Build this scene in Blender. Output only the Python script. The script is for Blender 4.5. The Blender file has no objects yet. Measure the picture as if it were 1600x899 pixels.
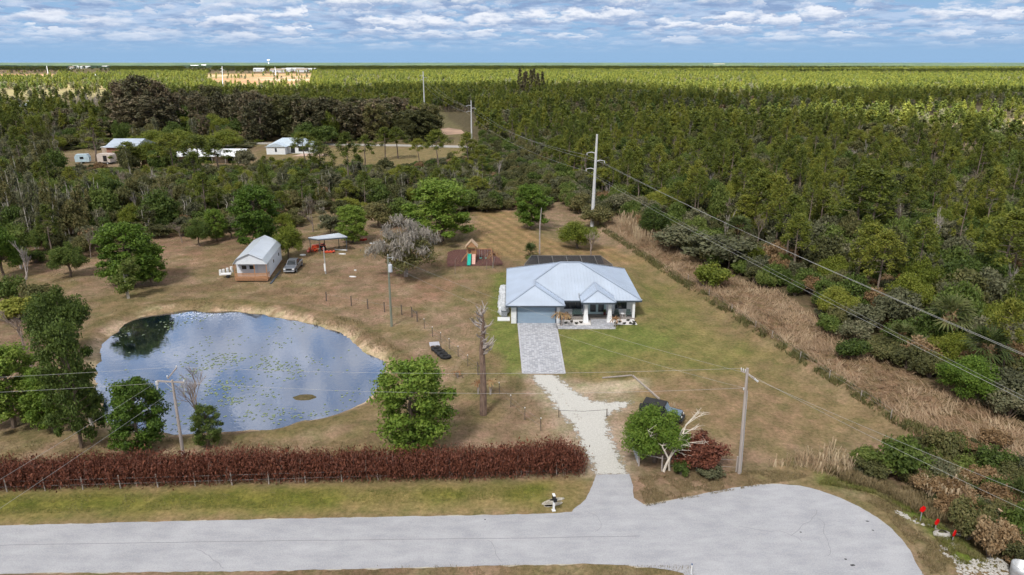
import bpy, math, random
import numpy as np
from mathutils import Vector, Matrix
R = math.radians
rnd = random.Random(11)
rng = np.random.default_rng(11)
sc = bpy.context.scene
C = sc.collection

# ------------------------------------------------------------------ camera
F, CX, CY, CAMH, PITCH = 1110.0, 800.0, 449.5, 34.0, R(17.6)
cam_d = bpy.data.cameras.new('camera'); cam = bpy.data.objects.new('camera', cam_d); C.objects.link(cam)
cam.location = (0, 0, CAMH); cam.rotation_euler = (R(90) - PITCH, 0, 0)
cam_d.sensor_width = 36; cam_d.lens = F / 1600 * 36; cam_d.clip_start = 0.5; cam_d.clip_end = 90000
sc.camera = cam

# ------------------------------------------------------------------ light
SUN_EL, SUN_AZ = R(50), R(205)          # behind the camera, a little to the left
SDIR = Vector((math.sin(SUN_AZ) * math.cos(SUN_EL), math.cos(SUN_AZ) * math.cos(SUN_EL), math.sin(SUN_EL)))
sl = bpy.data.lights.new('sun', 'SUN'); sl.energy = 5.0; sl.angle = R(10); sl.color = (1.0, 0.97, 0.92)
so = bpy.data.objects.new('sun', sl); C.objects.link(so); so.rotation_euler = SDIR.to_track_quat('Z', 'Y').to_euler()
so.location = (0, -50, 300)
sc.view_settings.view_transform = 'Standard'; sc.view_settings.look = 'None'
sc.view_settings.exposure = 1.95; sc.view_settings.gamma = 1
sc.view_settings.use_curve_mapping = False
sc.cycles.use_denoising = True
sc.cycles.max_bounces = 6; sc.cycles.diffuse_bounces = 3; sc.cycles.glossy_bounces = 3
sc.cycles.transmission_bounces = 3; sc.cycles.transparent_max_bounces = 6
sc.cycles.caustics_reflective = False; sc.cycles.caustics_refractive = False

CV = (0.75, 8.0, 0.475, 0.54, 0.06)
def build_world():
    w = bpy.data.worlds.new('World'); sc.world = w; w.use_nodes = True
    nt = w.node_tree; N = nt.nodes; L = nt.links; N.clear()
    out = N.new('ShaderNodeOutputWorld'); bg = N.new('ShaderNodeBackground'); bg.inputs['Strength'].default_value = 0.055
    L.new(bg.outputs[0], out.inputs[0])
    sky = N.new('ShaderNodeTexSky'); sky.sky_type = 'NISHITA'; sky.sun_disc = False
    sky.sun_elevation = SUN_EL; sky.sun_rotation = SUN_AZ; sky.air_density = 1.1; sky.dust_density = 0.6; sky.ozone_density = 1.6
    sky.altitude = 20
    tc = N.new('ShaderNodeTexCoord')
    def math_(op, a, b=None):
        n = N.new('ShaderNodeMath'); n.operation = op
        for i, v in enumerate((a, b)):
            if v is None: continue
            if isinstance(v, (int, float)): n.inputs[i].default_value = v
            else: L.new(v, n.inputs[i])
        return n.outputs[0]
    sep = N.new('ShaderNodeSeparateXYZ'); L.new(tc.outputs['Generated'], sep.inputs[0])
    z0 = math_('MAXIMUM', sep.outputs[2], 0.002)
    def density(z, off=0.0):
        k = math_('POWER', math_('ADD', z, 0.05), -0.5)
        cmb = N.new('ShaderNodeCombineXYZ')
        L.new(math_('MULTIPLY', sep.outputs[0], k), cmb.inputs[0]); L.new(math_('MULTIPLY', sep.outputs[1], k), cmb.inputs[1])
        L.new(math_('DIVIDE', math_('MULTIPLY', math_('LOGARITHM', math_('ADD', z, 0.03), 2.718), CV[0]), math_('ADD', math_('MULTIPLY', z, 1.5), 1.0)), cmb.inputs[2])
        n1 = N.new('ShaderNodeTexNoise'); n1.noise_dimensions = '3D'; L.new(cmb.outputs[0], n1.inputs['Vector'])
        n1.inputs['Scale'].default_value = CV[1]; n1.inputs['Detail'].default_value = 7; n1.inputs['Roughness'].default_value = 0.60
        n2 = N.new('ShaderNodeTexNoise'); L.new(cmb.outputs[0], n2.inputs['Vector']); n2.inputs['Scale'].default_value = 1.1
        n2.inputs['Detail'].default_value = 2
        return math_('ADD', math_('MULTIPLY', n1.outputs[0], 0.72), math_('MULTIPLY', n2.outputs[0], 0.34))
    d0 = density(z0)
    cov = N.new('ShaderNodeMapRange'); L.new(math_('ADD', d0, math_('MULTIPLY', math_('MINIMUM', z0, 0.5), 0.02)), cov.inputs[0]); cov.inputs[1].default_value = 0.45; cov.inputs[2].default_value = 0.53; cov.interpolation_type = 'SMOOTHSTEP'
    # clouds dissolve into the air near the horizon
    def mapr(src, a, b_, c=0.0, d=1.0, smooth=True):
        n = N.new('ShaderNodeMapRange'); L.new(src, n.inputs[0]); n.inputs[1].default_value = a; n.inputs[2].default_value = b_; n.inputs[3].default_value = c; n.inputs[4].default_value = d
        if smooth: n.interpolation_type = 'SMOOTHSTEP'
        return n.outputs[0]
    fade = mapr(sep.outputs[2], 0.008, 0.052)
    # billows: rows of cumulus, lit on top, grey and flat below, smaller towards the horizon
    az = math_('ARCTAN2', sep.outputs[0], sep.outputs[1]); lz = math_('LOGARITHM', math_('ADD', z0, 0.03), 2.718)
    def uv(a, b_, seed):
        c_ = N.new('ShaderNodeCombineXYZ'); L.new(math_('ADD', math_('MULTIPLY', az, a), seed), c_.inputs[0]); L.new(math_('ADD', math_('MULTIPLY', lz, b_), seed), c_.inputs[1]); return c_.outputs[0]
    def billow(a, b_, seed, r0, r1):
        p = uv(a, b_, seed); nz = N.new('ShaderNodeTexNoise'); nz.inputs['Scale'].default_value = 2.1; nz.inputs['Detail'].default_value = 5; nz.inputs['Roughness'].default_value = .62; L.new(p, nz.inputs['Vector'])
        sub = N.new('ShaderNodeVectorMath'); sub.operation = 'SUBTRACT'; L.new(nz.outputs['Color'], sub.inputs[0]); sub.inputs[1].default_value = (.5, .5, .5)
        scl = N.new('ShaderNodeVectorMath'); scl.operation = 'SCALE'; L.new(sub.outputs[0], scl.inputs[0]); scl.inputs['Scale'].default_value = 1.5
        add = N.new('ShaderNodeVectorMath'); L.new(p, add.inputs[0]); L.new(scl.outputs[0], add.inputs[1])
        vo = N.new('ShaderNodeTexVoronoi'); vo.voronoi_dimensions = '2D'; vo.inputs['Scale'].default_value = 1; L.new(add.outputs[0], vo.inputs['Vector'])
        df = N.new('ShaderNodeVectorMath'); df.operation = 'SUBTRACT'; L.new(add.outputs[0], df.inputs[0]); L.new(vo.outputs['Position'], df.inputs[1])
        s2 = N.new('ShaderNodeSeparateXYZ'); L.new(df.outputs[0], s2.inputs[0])
        sc2 = N.new('ShaderNodeSeparateColor'); L.new(vo.outputs['Color'], sc2.inputs[0])
        big = mapr(sc2.outputs[0], 0.10, 0.6)             # some cells stay empty
        m = math_('MULTIPLY', mapr(vo.outputs['Distance'], r1, r0), mapr(s2.outputs[1], -.30, -.12)); m = math_('MULTIPLY', m, big)
        return m, mapr(s2.outputs[1], -.22, .34)
    m1, t1 = billow(16.0, 3.9, 3.3, .34, .66); m2, t2 = billow(34.0, 8.0, 9.1, .28, .64)
    gate = mapr(d0, .34, .47)
    m1 = math_('MULTIPLY', math_('MULTIPLY', m1, gate), fade); m2 = math_('MULTIPLY', math_('MULTIPLY', m2, gate), math_('MULTIPLY', fade, .75))
    def mixc(f, a, b_):
        n = N.new('ShaderNodeMix'); n.data_type = 'RGBA'
        if isinstance(f, float): n.inputs[0].default_value = f
        else: L.new(f, n.inputs[0])
        for k, v in ((6, a), (7, b_)):
            if isinstance(v, tuple): n.inputs[k].default_value = (*v, 1)
            else: L.new(v, n.inputs[k])
        return n.outputs[2]
    GREY, WHITE = (1.55, 2.1, 3.15), (4.3, 4.45, 4.8)
    # low haze on the horizon
    hz = N.new('ShaderNodeMapRange'); L.new(sep.outputs[2], hz.inputs[0]); hz.inputs[1].default_value = 0.08; hz.inputs[2].default_value = 0.42
    hz.inputs[3].default_value = 1.0; hz.inputs[4].default_value = 0.0
    skm = N.new('ShaderNodeMix'); skm.data_type = 'RGBA'; L.new(hz.outputs[0], skm.inputs[0]); L.new(sky.outputs[0], skm.inputs[6])
    skm.inputs[7].default_value = (1.45, 2.35, 3.55, 1)
    c0 = mixc(math_('MULTIPLY', math_('MULTIPLY', cov.outputs[0], fade), .85), skm.outputs[2], mixc(mapr(sep.outputs[2], .12, .30), mixc(mapr(density(math_('ADD', math_('MULTIPLY', z0, 1.25), 0.004)), .44, .62), (2.4, 3.0, 4.0), (1.25, 1.75, 2.8)), (5.6, 5.75, 6.1)))
    c1 = mixc(m2, c0, mixc(t2, (2.0, 2.6, 3.6), (3.6, 3.85, 4.4))); c2 = mixc(m1, c1, mixc(t1, GREY, WHITE)); L.new(c2, bg.inputs['Color'])
    w.cycles.sampling_method = 'MANUAL'; w.cycles.sample_map_resolution = 512
build_world()

# ------------------------------------------------------------------ helpers
cP, sP = math.cos(PITCH), math.sin(PITCH)
def G(px, py, z=0.0):
    u = (CY - py) / F
    t = (z - CAMH) / (-sP + u * cP)
    return (t * (px - CX) / F, t * (cP + u * sP), z)
def zat(Y, py):                       # height of a point at ground distance Y seen at row py
    k = (CY - py) / F
    return CAMH + Y * (k * cP - sP) / (cP + k * sP)
def at(px, py, Y):
    z = zat(Y, py); d = Y * cP - (z - CAMH) * sP
    return ((px - CX) / F * d, Y, z)
def proj(x, y, z):
    d = y * cP - (z - CAMH) * sP
    return CX + F * x / d, CY - F * (y * sP + (z - CAMH) * cP) / d

def empty(name, loc=(0, 0, 0), rz=0.0, label=None, cat=None, group=None, kind=None):
    o = bpy.data.objects.new(name, None); C.objects.link(o); o.location = loc; o.rotation_euler = (0, 0, rz)
    o.empty_display_size = 0.2
    tag(o, label, cat, group, kind); return o
def tag(o, label=None, cat=None, group=None, kind=None):
    if label: o['label'] = label
    if cat: o['category'] = cat
    if group: o['group'] = group
    if kind: o['kind'] = kind
    return o

class MB:
    def __init__(s): s.v = []; s.f = []
    def add(s, vs, fs):
        n = len(s.v); s.v += [tuple(v) for v in vs]; s.f += [tuple(i + n for i in f) for f in fs]; return s
    def box(s, x0, x1, y0, y1, z0, z1):
        return s.add([(x0, y0, z0), (x1, y0, z0), (x1, y1, z0), (x0, y1, z0), (x0, y0, z1), (x1, y0, z1), (x1, y1, z1), (x0, y1, z1)],
                     [(0, 3, 2, 1), (4, 5, 6, 7), (0, 1, 5, 4), (1, 2, 6, 5), (2, 3, 7, 6), (3, 0, 4, 7)])
    def prism(s, pts, y0, y1):          # xz outline swept along y
        n = len(pts)
        s.add([(x, y0, z) for x, z in pts] + [(x, y1, z) for x, z in pts],
              [tuple(range(n)), tuple(range(2 * n - 1, n - 1, -1))] + [(i, i + n, (i + 1) % n + n, (i + 1) % n) for i in range(n)])
        return s
    def slab(s, pts, z0, z1):           # xy outline swept along z
        n = len(pts)
        s.add([(x, y, z0) for x, y in pts] + [(x, y, z1) for x, y in pts],
              [tuple(range(n - 1, -1, -1)), tuple(range(n, 2 * n))] + [(i, (i + 1) % n, (i + 1) % n + n, i + n) for i in range(n)])
        return s
    def tube(s, pts, rad, n=6):
        pts = [Vector(p) for p in pts]
        if not hasattr(rad, '__len__'): rad = [rad] * len(pts)
        rings = []
        for i, p in enumerate(pts):
            d = (pts[min(i + 1, len(pts) - 1)] - pts[max(i - 1, 0)])
            if d.length < 1e-6: d = Vector((0, 0, 1))
            d.normalize(); a = Vector((1, 0, 0)) if abs(d.x) < 0.9 else Vector((0, 1, 0))
            u = d.cross(a).normalized(); w = d.cross(u)
            rings.append([p + (u * math.cos(t) + w * math.sin(t)) * rad[i] for t in [2 * math.pi * k / n for k in range(n)]])
        m = len(pts)
        fs = [(i * n + k, i * n + (k + 1) % n, (i + 1) * n + (k + 1) % n, (i + 1) * n + k) for i in range(m - 1) for k in range(n)]
        fs += [tuple(range(n - 1, -1, -1)), tuple(range((m - 1) * n, m * n))]
        return s.add([v for r in rings for v in r], fs)
    def bar(s, p, q, w, h=None):
        h = h or w; p = Vector(p); q = Vector(q); d = (q - p).normalized()
        a = Vector((0, 0, 1)) if abs(d.z) < 0.95 else Vector((0, 1, 0))
        u = d.cross(a).normalized() * w / 2; v = u.cross(d).normalized() * h / 2
        c = [p - u - v, p + u - v, p + u + v, p - u + v, q - u - v, q + u - v, q + u + v, q - u + v]
        return s.add(c, [(0, 1, 2, 3), (7, 6, 5, 4), (0, 4, 5, 1), (1, 5, 6, 2), (2, 6, 7, 3), (3, 7, 4, 0)])
    def mesh(s, name, m):
        me = bpy.data.meshes.new(name); me.from_pydata(s.v, [], s.f); me.materials.append(m); me.update(); return me
    def build(s, name, m, parent=None, loc=None, **kw):
        o = bpy.data.objects.new(name, s.mesh(name, m)); C.objects.link(o)
        if parent: o.parent = parent
        if loc: o.location = loc
        return tag(o, **kw)

def np_mesh(name, V, F_, mats, mi=None, smooth=False):
    me = bpy.data.meshes.new(name); V = np.asarray(V, np.float32); F_ = np.asarray(F_, np.int32)
    k = F_.shape[1]; me.vertices.add(len(V)); me.vertices.foreach_set('co', V.ravel())
    me.loops.add(F_.size); me.loops.foreach_set('vertex_index', F_.ravel())
    me.polygons.add(len(F_)); me.polygons.foreach_set('loop_start', np.arange(0, F_.size, k, dtype=np.int32))
    if mi is not None: me.polygons.foreach_set('material_index', np.asarray(mi, np.int32))
    if smooth: me.polygons.foreach_set('use_smooth', np.ones(len(F_), bool))
    for m in mats: me.materials.append(m)
    me.update(calc_edges=True); me.validate(); return me
def link(name, me, parent=None, loc=None, rz=None, scale=None, **kw):
    o = bpy.data.objects.new(name, me); C.objects.link(o)
    if parent: o.parent = parent
    if loc is not None: o.location = loc
    if rz is not None: o.rotation_euler = (0, 0, rz)
    if scale is not None: o.scale = scale
    return tag(o, **kw)

_tab = rng.random((256, 256))
def vn(x, y, s, seed=0):
    x = np.asarray(x) / s + seed * 17.3; y = np.asarray(y) / s + seed * 5.7
    i = np.floor(x).astype(int); j = np.floor(y).astype(int); fx = x - i; fy = y - j
    fx = fx * fx * (3 - 2 * fx); fy = fy * fy * (3 - 2 * fy); g = lambda a, b: _tab[a & 255, b & 255]
    return (g(i, j) * (1 - fx) + g(i + 1, j) * fx) * (1 - fy) + (g(i, j + 1) * (1 - fx) + g(i + 1, j + 1) * fx) * fy
def fbm(x, y, s, seed=0, o=4):
    t = 0; a = 0.5; n = 0
    for k in range(o): t = t + a * vn(x, y, s / 2 ** k, seed + k); n += a; a *= 0.55
    return t / n
def sdist(x, y, poly):               # signed distance, negative inside
    P = np.asarray(poly, float); x = np.asarray(x, float); y = np.asarray(y, float)
    d = np.full(x.shape, 1e9); ins = np.zeros(x.shape, bool)
    for a, b in zip(P, np.roll(P, -1, 0)):
        e = b - a; wx = x - a[0]; wy = y - a[1]; t = np.clip((wx * e[0] + wy * e[1]) / (e @ e + 1e-12), 0, 1)
        d = np.minimum(d, np.hypot(wx - t * e[0], wy - t * e[1]))
        c = (a[1] > y) != (b[1] > y)
        ins ^= c & (x < (b[0] - a[0]) * (y - a[1]) / (b[1] - a[1] + 1e-12) + a[0])
    return np.where(ins, -d, d)
def pdist(x, y, line):               # distance to an open line, signed by side (+ is left of travel)
    P = np.asarray(line, float); d = np.full(np.shape(x), 1e9); sg = np.ones(np.shape(x))
    for a, b in zip(P[:-1], P[1:]):
        e = b - a; wx = x - a[0]; wy = y - a[1]; t = np.clip((wx * e[0] + wy * e[1]) / (e @ e), 0, 1)
        q = np.hypot(wx - t * e[0], wy - t * e[1]); s_ = np.sign(e[0] * wy - e[1] * wx); m = q < d
        d = np.where(m, q, d); sg = np.where(m, s_, sg)
    return d * sg
def sstep(a, b, v):
    t = np.clip((v - a) / (b - a), 0, 1); return t * t * (3 - 2 * t)
def PX(pts, z=0.0): return [G(a, b, z)[:2] for a, b in pts]
def resample(poly, step, amp=0.0, sc_=1.5, seed=3, closed=True):
    P = [Vector(p) for p in poly]; out = []
    for a, b in zip(P, P[1:] + ([P[0]] if closed else [])):
        n = max(1, int((b - a).length / step))
        for i in range(n): out.append(a.lerp(b, i / n))
    if not closed: out.append(P[-1])
    X = np.array([p[0] for p in out]); Y = np.array([p[1] for p in out])
    if amp:
        X = X + (fbm(X, Y, sc_, seed) - .5) * 2 * amp; Y = Y + (fbm(X, Y, sc_, seed + 9) - .5) * 2 * amp
    return list(zip(X.tolist(), Y.tolist()))
def smooth_poly(poly, it=2):
    P = np.asarray(poly, float)
    for _ in range(it):
        Q = np.roll(P, -1, 0); P = np.stack([P * .75 + Q * .25, P * .25 + Q * .75], 1).reshape(-1, 2)
    return P.tolist()
def sheet(name, poly, z, m, kind='structure', **kw):
    me = bpy.data.meshes.new(name); me.from_pydata([(x, y, z) for x, y in poly], [], [tuple(range(len(poly)))])
    me.materials.append(m); me.update()
    if me.polygons[0].normal.z < 0: me.flip_normals()
    return link(name, me, kind=kind, **kw)

# ------------------------------------------------------------------ materials
def newmat(name):
    m = bpy.data.materials.new(name); m.use_nodes = True; nt = m.node_tree; nt.nodes.clear()
    o = nt.nodes.new('ShaderNodeOutputMaterial'); b = nt.nodes.new('ShaderNodeBsdfPrincipled'); nt.links.new(b.outputs[0], o.inputs[0])
    return m, nt, b, o
def pm(name, col, rough=0.7, var=0.15, scale=4.0, bump=0.0, metal=0.0, spec=0.3, col2=None, detail=4, stretch=(1, 1, 1), coord='Object'):
    m, nt, b, o = newmat(name); N, L = nt.nodes, nt.links
    tc = N.new('ShaderNodeTexCoord'); mp = N.new('ShaderNodeMapping'); mp.inputs['Scale'].default_value = stretch
    L.new(tc.outputs[coord], mp.inputs[0])
    n = N.new('ShaderNodeTexNoise'); n.inputs['Scale'].default_value = scale; n.inputs['Detail'].default_value = detail; n.inputs['Roughness'].default_value = 0.65
    L.new(mp.outputs[0], n.inputs['Vector'])
    r = N.new('ShaderNodeValToRGB'); r.color_ramp.elements[0].position = 0.32; r.color_ramp.elements[1].position = 0.68
    a = [c * (1 - var) for c in col]; z = list(col2) if col2 else [min(1, c * (1 + var)) for c in col]
    r.color_ramp.elements[0].color = (*a, 1); r.color_ramp.elements[1].color = (*z, 1)
    L.new(n.outputs[0], r.inputs[0]); L.new(r.outputs[0], b.inputs['Base Color'])
    b.inputs['Roughness'].default_value = rough; b.inputs['Metallic'].default_value = metal; b.inputs['Specular IOR Level'].default_value = spec
    if bump:
        bp = N.new('ShaderNodeBump'); bp.inputs['Strength'].default_value = bump; bp.inputs['Distance'].default_value = 0.05
        L.new(n.outputs[0], bp.inputs['Height']); L.new(bp.outputs[0], b.inputs['Normal'])
    return m
def leafmat(name, cols, transl=0.36, scale=0.9, rough=0.6):
    """leaf colour differs from tree to tree (object random) and from clump to clump (noise)"""
    m, nt, b, o = newmat(name); N, L = nt.nodes, nt.links
    oi = N.new('ShaderNodeObjectInfo'); tc = N.new('ShaderNodeTexCoord')
    n = N.new('ShaderNodeTexNoise'); n.inputs['Scale'].default_value = scale; n.inputs['Detail'].default_value = 5; n.inputs['Roughness'].default_value = 0.7
    L.new(tc.outputs['Object'], n.inputs['Vector'])
    n3 = N.new('ShaderNodeTexWhiteNoise'); n3.noise_dimensions = '3D'
    g = N.new('ShaderNodeNewGeometry'); L.new(g.outputs['Random Per Island'], n3.inputs['Vector'])
    mul = N.new('ShaderNodeMath'); mul.operation = 'MULTIPLY_ADD'; L.new(n.outputs[0], mul.inputs[0]); mul.inputs[1].default_value = 1.5; mul.inputs[2].default_value = -0.55
    ad = N.new('ShaderNodeMath'); ad.operation = 'MULTIPLY_ADD'; L.new(g.outputs['Random Per Island'], ad.inputs[0]); ad.inputs[1].default_value = 0.30; L.new(mul.outputs[0], ad.inputs[2])
    a2 = N.new('ShaderNodeMath'); a2.operation = 'MULTIPLY_ADD'; L.new(oi.outputs['Random'], a2.inputs[0]); a2.inputs[1].default_value = 0.5; L.new(ad.outputs[0], a2.inputs[2])
    r = N.new('ShaderNodeValToRGB'); e = r.color_ramp.elements
    while len(e) < len(cols): e.new(0.5)
    for i, c in enumerate(cols): e[i].position = 0.1 + 0.85 * i / (len(cols) - 1); e[i].color = (*c, 1)
    L.new(a2.outputs[0], r.inputs[0]); L.new(r.outputs[0], b.inputs['Base Color'])
    b.inputs['Roughness'].default_value = rough; b.inputs['Specular IOR Level'].default_value = 0.25
    if transl:
        t = N.new('ShaderNodeBsdfTranslucent'); L.new(r.outputs[0], t.inputs[0]); mx = N.new('ShaderNodeMixShader'); mx.inputs[0].default_value = transl
        L.new(b.outputs[0], mx.inputs[1]); L.new(t.outputs[0], mx.inputs[2]); L.new(mx.outputs[0], o.inputs[0])
    return m

M = {}
M['bark'] = pm('bark', (0.17, 0.13, 0.10), 0.9, 0.35, 3, stretch=(3, 3, .6))
M['bark_pine'] = pm('bark_pine', (0.20, 0.155, 0.125), 0.9, 0.35, 3, stretch=(3, 3, .6))
M['bark_pale'] = pm('bark_pale', (0.50, 0.46, 0.40), 0.9, 0.35, 2.5, stretch=(2, 2, .6))
M['dead_wood'] = pm('dead_wood', (0.33, 0.29, 0.27), 0.9, 0.3, 2)
M['dead_white'] = pm('dead_white', (0.62, 0.56, 0.48), 0.9, 0.2, 2)
M['twig'] = pm('twig', (0.24, 0.19, 0.16), 0.9, 0.3, 1)
M['pine'] = leafmat('pine_needles', [(0.054, 0.074, 0.017), (0.102, 0.132, 0.023), (0.165, 0.190, 0.028), (0.245, 0.245, 0.040)])
M['oak'] = leafmat('broad_leaves', [(0.040, 0.060, 0.016), (0.076, 0.116, 0.025), (0.122, 0.172, 0.035), (0.195, 0.230, 0.060)])
M['bright'] = leafmat('bright_leaves', [(0.040, 0.076, 0.012), (0.080, 0.142, 0.018), (0.135, 0.215, 0.028), (0.22, 0.29, 0.05)], 0.3)
M['lime'] = leafmat('lime_leaves', [(0.080, 0.110, 0.014), (0.13, 0.165, 0.022), (0.20, 0.23, 0.032), (0.29, 0.29, 0.055)], 0.3)
M['olive'] = leafmat('olive_leaves', [(0.055, 0.060, 0.026), (0.095, 0.100, 0.040), (0.14, 0.145, 0.052), (0.22, 0.19, 0.08)])
M['greygreen'] = leafmat('grey_green_leaves', [(0.070, 0.074, 0.042), (0.115, 0.122, 0.066), (0.17, 0.175, 0.095), (0.25, 0.23, 0.14)])
M['brown'] = leafmat('casuarina_needles', [(0.040, 0.043, 0.020), (0.080, 0.078, 0.038), (0.125, 0.108, 0.058), (0.20, 0.150, 0.095)], 0.15)
M['moss'] = leafmat('hanging_moss', [(0.14, 0.125, 0.105), (0.23, 0.21, 0.18), (0.33, 0.30, 0.26), (0.42, 0.38, 0.33)], 0.15)
M['rust'] = leafmat('dry_red_leaves', [(0.065, 0.026, 0.018), (0.135, 0.047, 0.030), (0.21, 0.076, 0.044), (0.30, 0.155, 0.09)], 0.15, scale=2.5)
M['drybrown'] = leafmat('dry_brown_leaves', [(0.10, 0.065, 0.035), (0.17, 0.105, 0.05), (0.25, 0.16, 0.08), (0.33, 0.24, 0.14)], 0.15)
M['reed'] = leafmat('straw_reeds', [(0.17, 0.115, 0.07), (0.27, 0.185, 0.115), (0.36, 0.26, 0.165), (0.50, 0.40, 0.27)], 0.2, scale=0.35)
M['palm'] = leafmat('palm_fronds', [(0.045, 0.065, 0.02), (0.075, 0.105, 0.03), (0.12, 0.15, 0.045), (0.19, 0.20, 0.08)])
M['grass'] = leafmat('grass_blades', [(0.07, 0.09, 0.018), (0.11, 0.135, 0.028), (0.16, 0.17, 0.04), (0.25, 0.22, 0.10)], 0.25, scale=0.5)

# ------------------------------------------------------------------ ground plan (world metres, read off the photograph's ground plane)
WATER_Z = -0.7
pond_px = [(150, 600), (152, 547), (175, 522), (205, 502), (250, 489), (300, 486), (350, 487), (400, 490), (440, 497), (480, 506), (520, 518), (550, 531),
           (560, 546), (580, 556), (598, 566), (601, 580), (590, 605), (568, 626), (545, 643), (520, 652), (480, 657), (450, 665), (400, 674), (340, 680), (250, 680), (185, 672), (160, 650)]
POND = smooth_poly(PX(pond_px, WATER_Z), 1)
road_top = PX([(-260, 828), (0, 822), (200, 816.5), (400, 812), (600, 808), (800, 804.5), (893, 801), (910, 795), (1000, 791), (1060, 780), (1130, 765), (1205, 755), (1265, 761), (1330, 784), (1385, 818), (1418, 852), (1432, 885)])
cxr, cyr = G(1210, 845)[0], 42.0
RC = 10.6
ROAD = road_top + [(28.6, 37.5), (26.0, 33.6), (22.0, 31.6), (17.0, 31.8), (12.5, 34.2)] + PX([(1075, 898), (1045, 890), (950, 880.5), (800, 883.5), (600, 888), (400, 893)]) + [(-45, 41.1), (-90, 41.2)]
APRON = PX([(932, 742), (984, 741), (989, 760), (990, 778), (1012, 792.5), (1005, 797), (893, 803), (896, 797), (915, 780), (925, 760)])
GRAVEL = PX([(828, 583), (866, 583), (885, 602), (905, 616), (925, 626), (950, 629), (985, 628), (985, 634), (958, 644), (948, 655), (955, 680), (963, 700), (972, 722), (984, 743), (930, 744), (922, 720), (905, 690), (895, 665), (872, 645), (850, 610), (836, 598)])
DRIVE = PX([(809.5, 505), (868.5, 505), (882.5, 584), (817, 584)])
LAWN_L = PX([(768, 430), (795, 422), (800, 505), (812, 505), (818, 592), (795, 588), (762, 520)])
LAWN_R = PX([(868, 512), (1005, 505), (1000, 432), (1050, 450), (1120, 505), (1175, 555), (1150, 578), (1000, 583), (884, 586)])
YARD = PX([(750, 425), (1000, 400), (1110, 460), (1380, 655), (1300, 700), (1000, 660), (870, 590), (750, 560)])
VERGE = PX([(-60, 764), (500, 757), (900, 748), (925, 740), (925, 765), (905, 800), (-60, 822)])
VERGE_L = PX([(-60, 776), (500, 768), (850, 760), (850, 778), (500, 792), (-60, 806)])
FIELD = PX([(745, 330), (800, 330), (850, 372), (960, 380), (1000, 405), (830, 408), (770, 400), (735, 385)])
MULCH = PX([(699, 395), (710, 391), (765, 389), (775, 398), (786, 412), (784, 415), (699, 417)])
REEDS = PX([(940, 352), (968, 340), (1000, 352), (1075, 405), (1150, 440), (1215, 460), (1275, 495), (1310, 540), (1370, 560), (1450, 600), (1540, 640), (1640, 690), (1640, 760), (1560, 720), (1490, 690), (1405, 655), (1300, 585), (1200, 524), (1100, 460), (1020, 408)])
BRIGHT = PX([(1285, 742), (1345, 752), (1400, 772), (1450, 805), (1500, 840), (1545, 880), (1500, 885), (1440, 815), (1370, 770), (1280, 757)])
SANDY = PX([(560, 545), (598, 556), (622, 566), (612, 580), (585, 572)])
SANDPATCH = PX([(905, 607), (950, 600), (1000, 595), (1005, 605), (960, 613), (915, 615)])
DITCH = PX([(935, 352), (1020, 408), (1100, 460), (1200, 524), (1300, 588), (1405, 655), (1470, 690), (1560, 730), (1640, 765)])
MIDFIELD = PX([(415, 232), (740, 230), (745, 262), (700, 285), (520, 290), (410, 262)])
FOREST_R = PX([(680, 150), (700, 185), (760, 232), (800, 262), (870, 300), (945, 335), (1000, 352), (1075, 405), (1150, 440), (1215, 460), (1275, 495), (1310, 540), (1370, 560), (1450, 600), (1540, 640), (1700, 700), (1700, 130), (680, 130)])

CLEARED = [PX([(330, 111.5), (488, 110.5), (486, 143), (340, 143), (320, 125)]), PX([(-40, 109.8), (60, 110.2), (95, 111), (90, 126), (-40, 126)])]
NOTREES = [CLEARED[0], CLEARED[1], PX([(103, 102.5), (174, 102.5), (172, 120), (106, 120)]), PX([(285, 103), (335, 103), (330, 112), (290, 112)]), PX([(1110, 100.6), (1140, 100.6), (1140, 105), (1110, 105)])]
CLEAR = [(70, 262, 26, 13), (120, 258, 26, 15), (170, 272, 36, 18), (222, 300, 45, 20), (255, 362, 60, 24), (185, 350, 30, 18), (330, 420, 80, 36), (240, 470, 50, 26)]
def clearing(x, y):
    k = np.full(np.shape(x), 9.0)
    for a, b_, c, d in CLEAR: k = np.minimum(k, ((x - a) / c) ** 2 + ((y - b_) / d) ** 2)
    return k + (fbm(x, y, 14, 77) - .5) * 1.6
def axis(a, b, step, far_lo, far_hi, g=1.07):
    m = list(np.arange(a, b + 1e-6, step)); s_ = step; lo = []; v = a
    while v > far_lo: s_ *= g; v -= s_; lo.append(v)
    s_ = step; hi = []; v = m[-1]
    while v < far_hi: s_ *= g; v += s_; hi.append(v)
    return np.array(lo[::-1] + m + hi)
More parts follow.
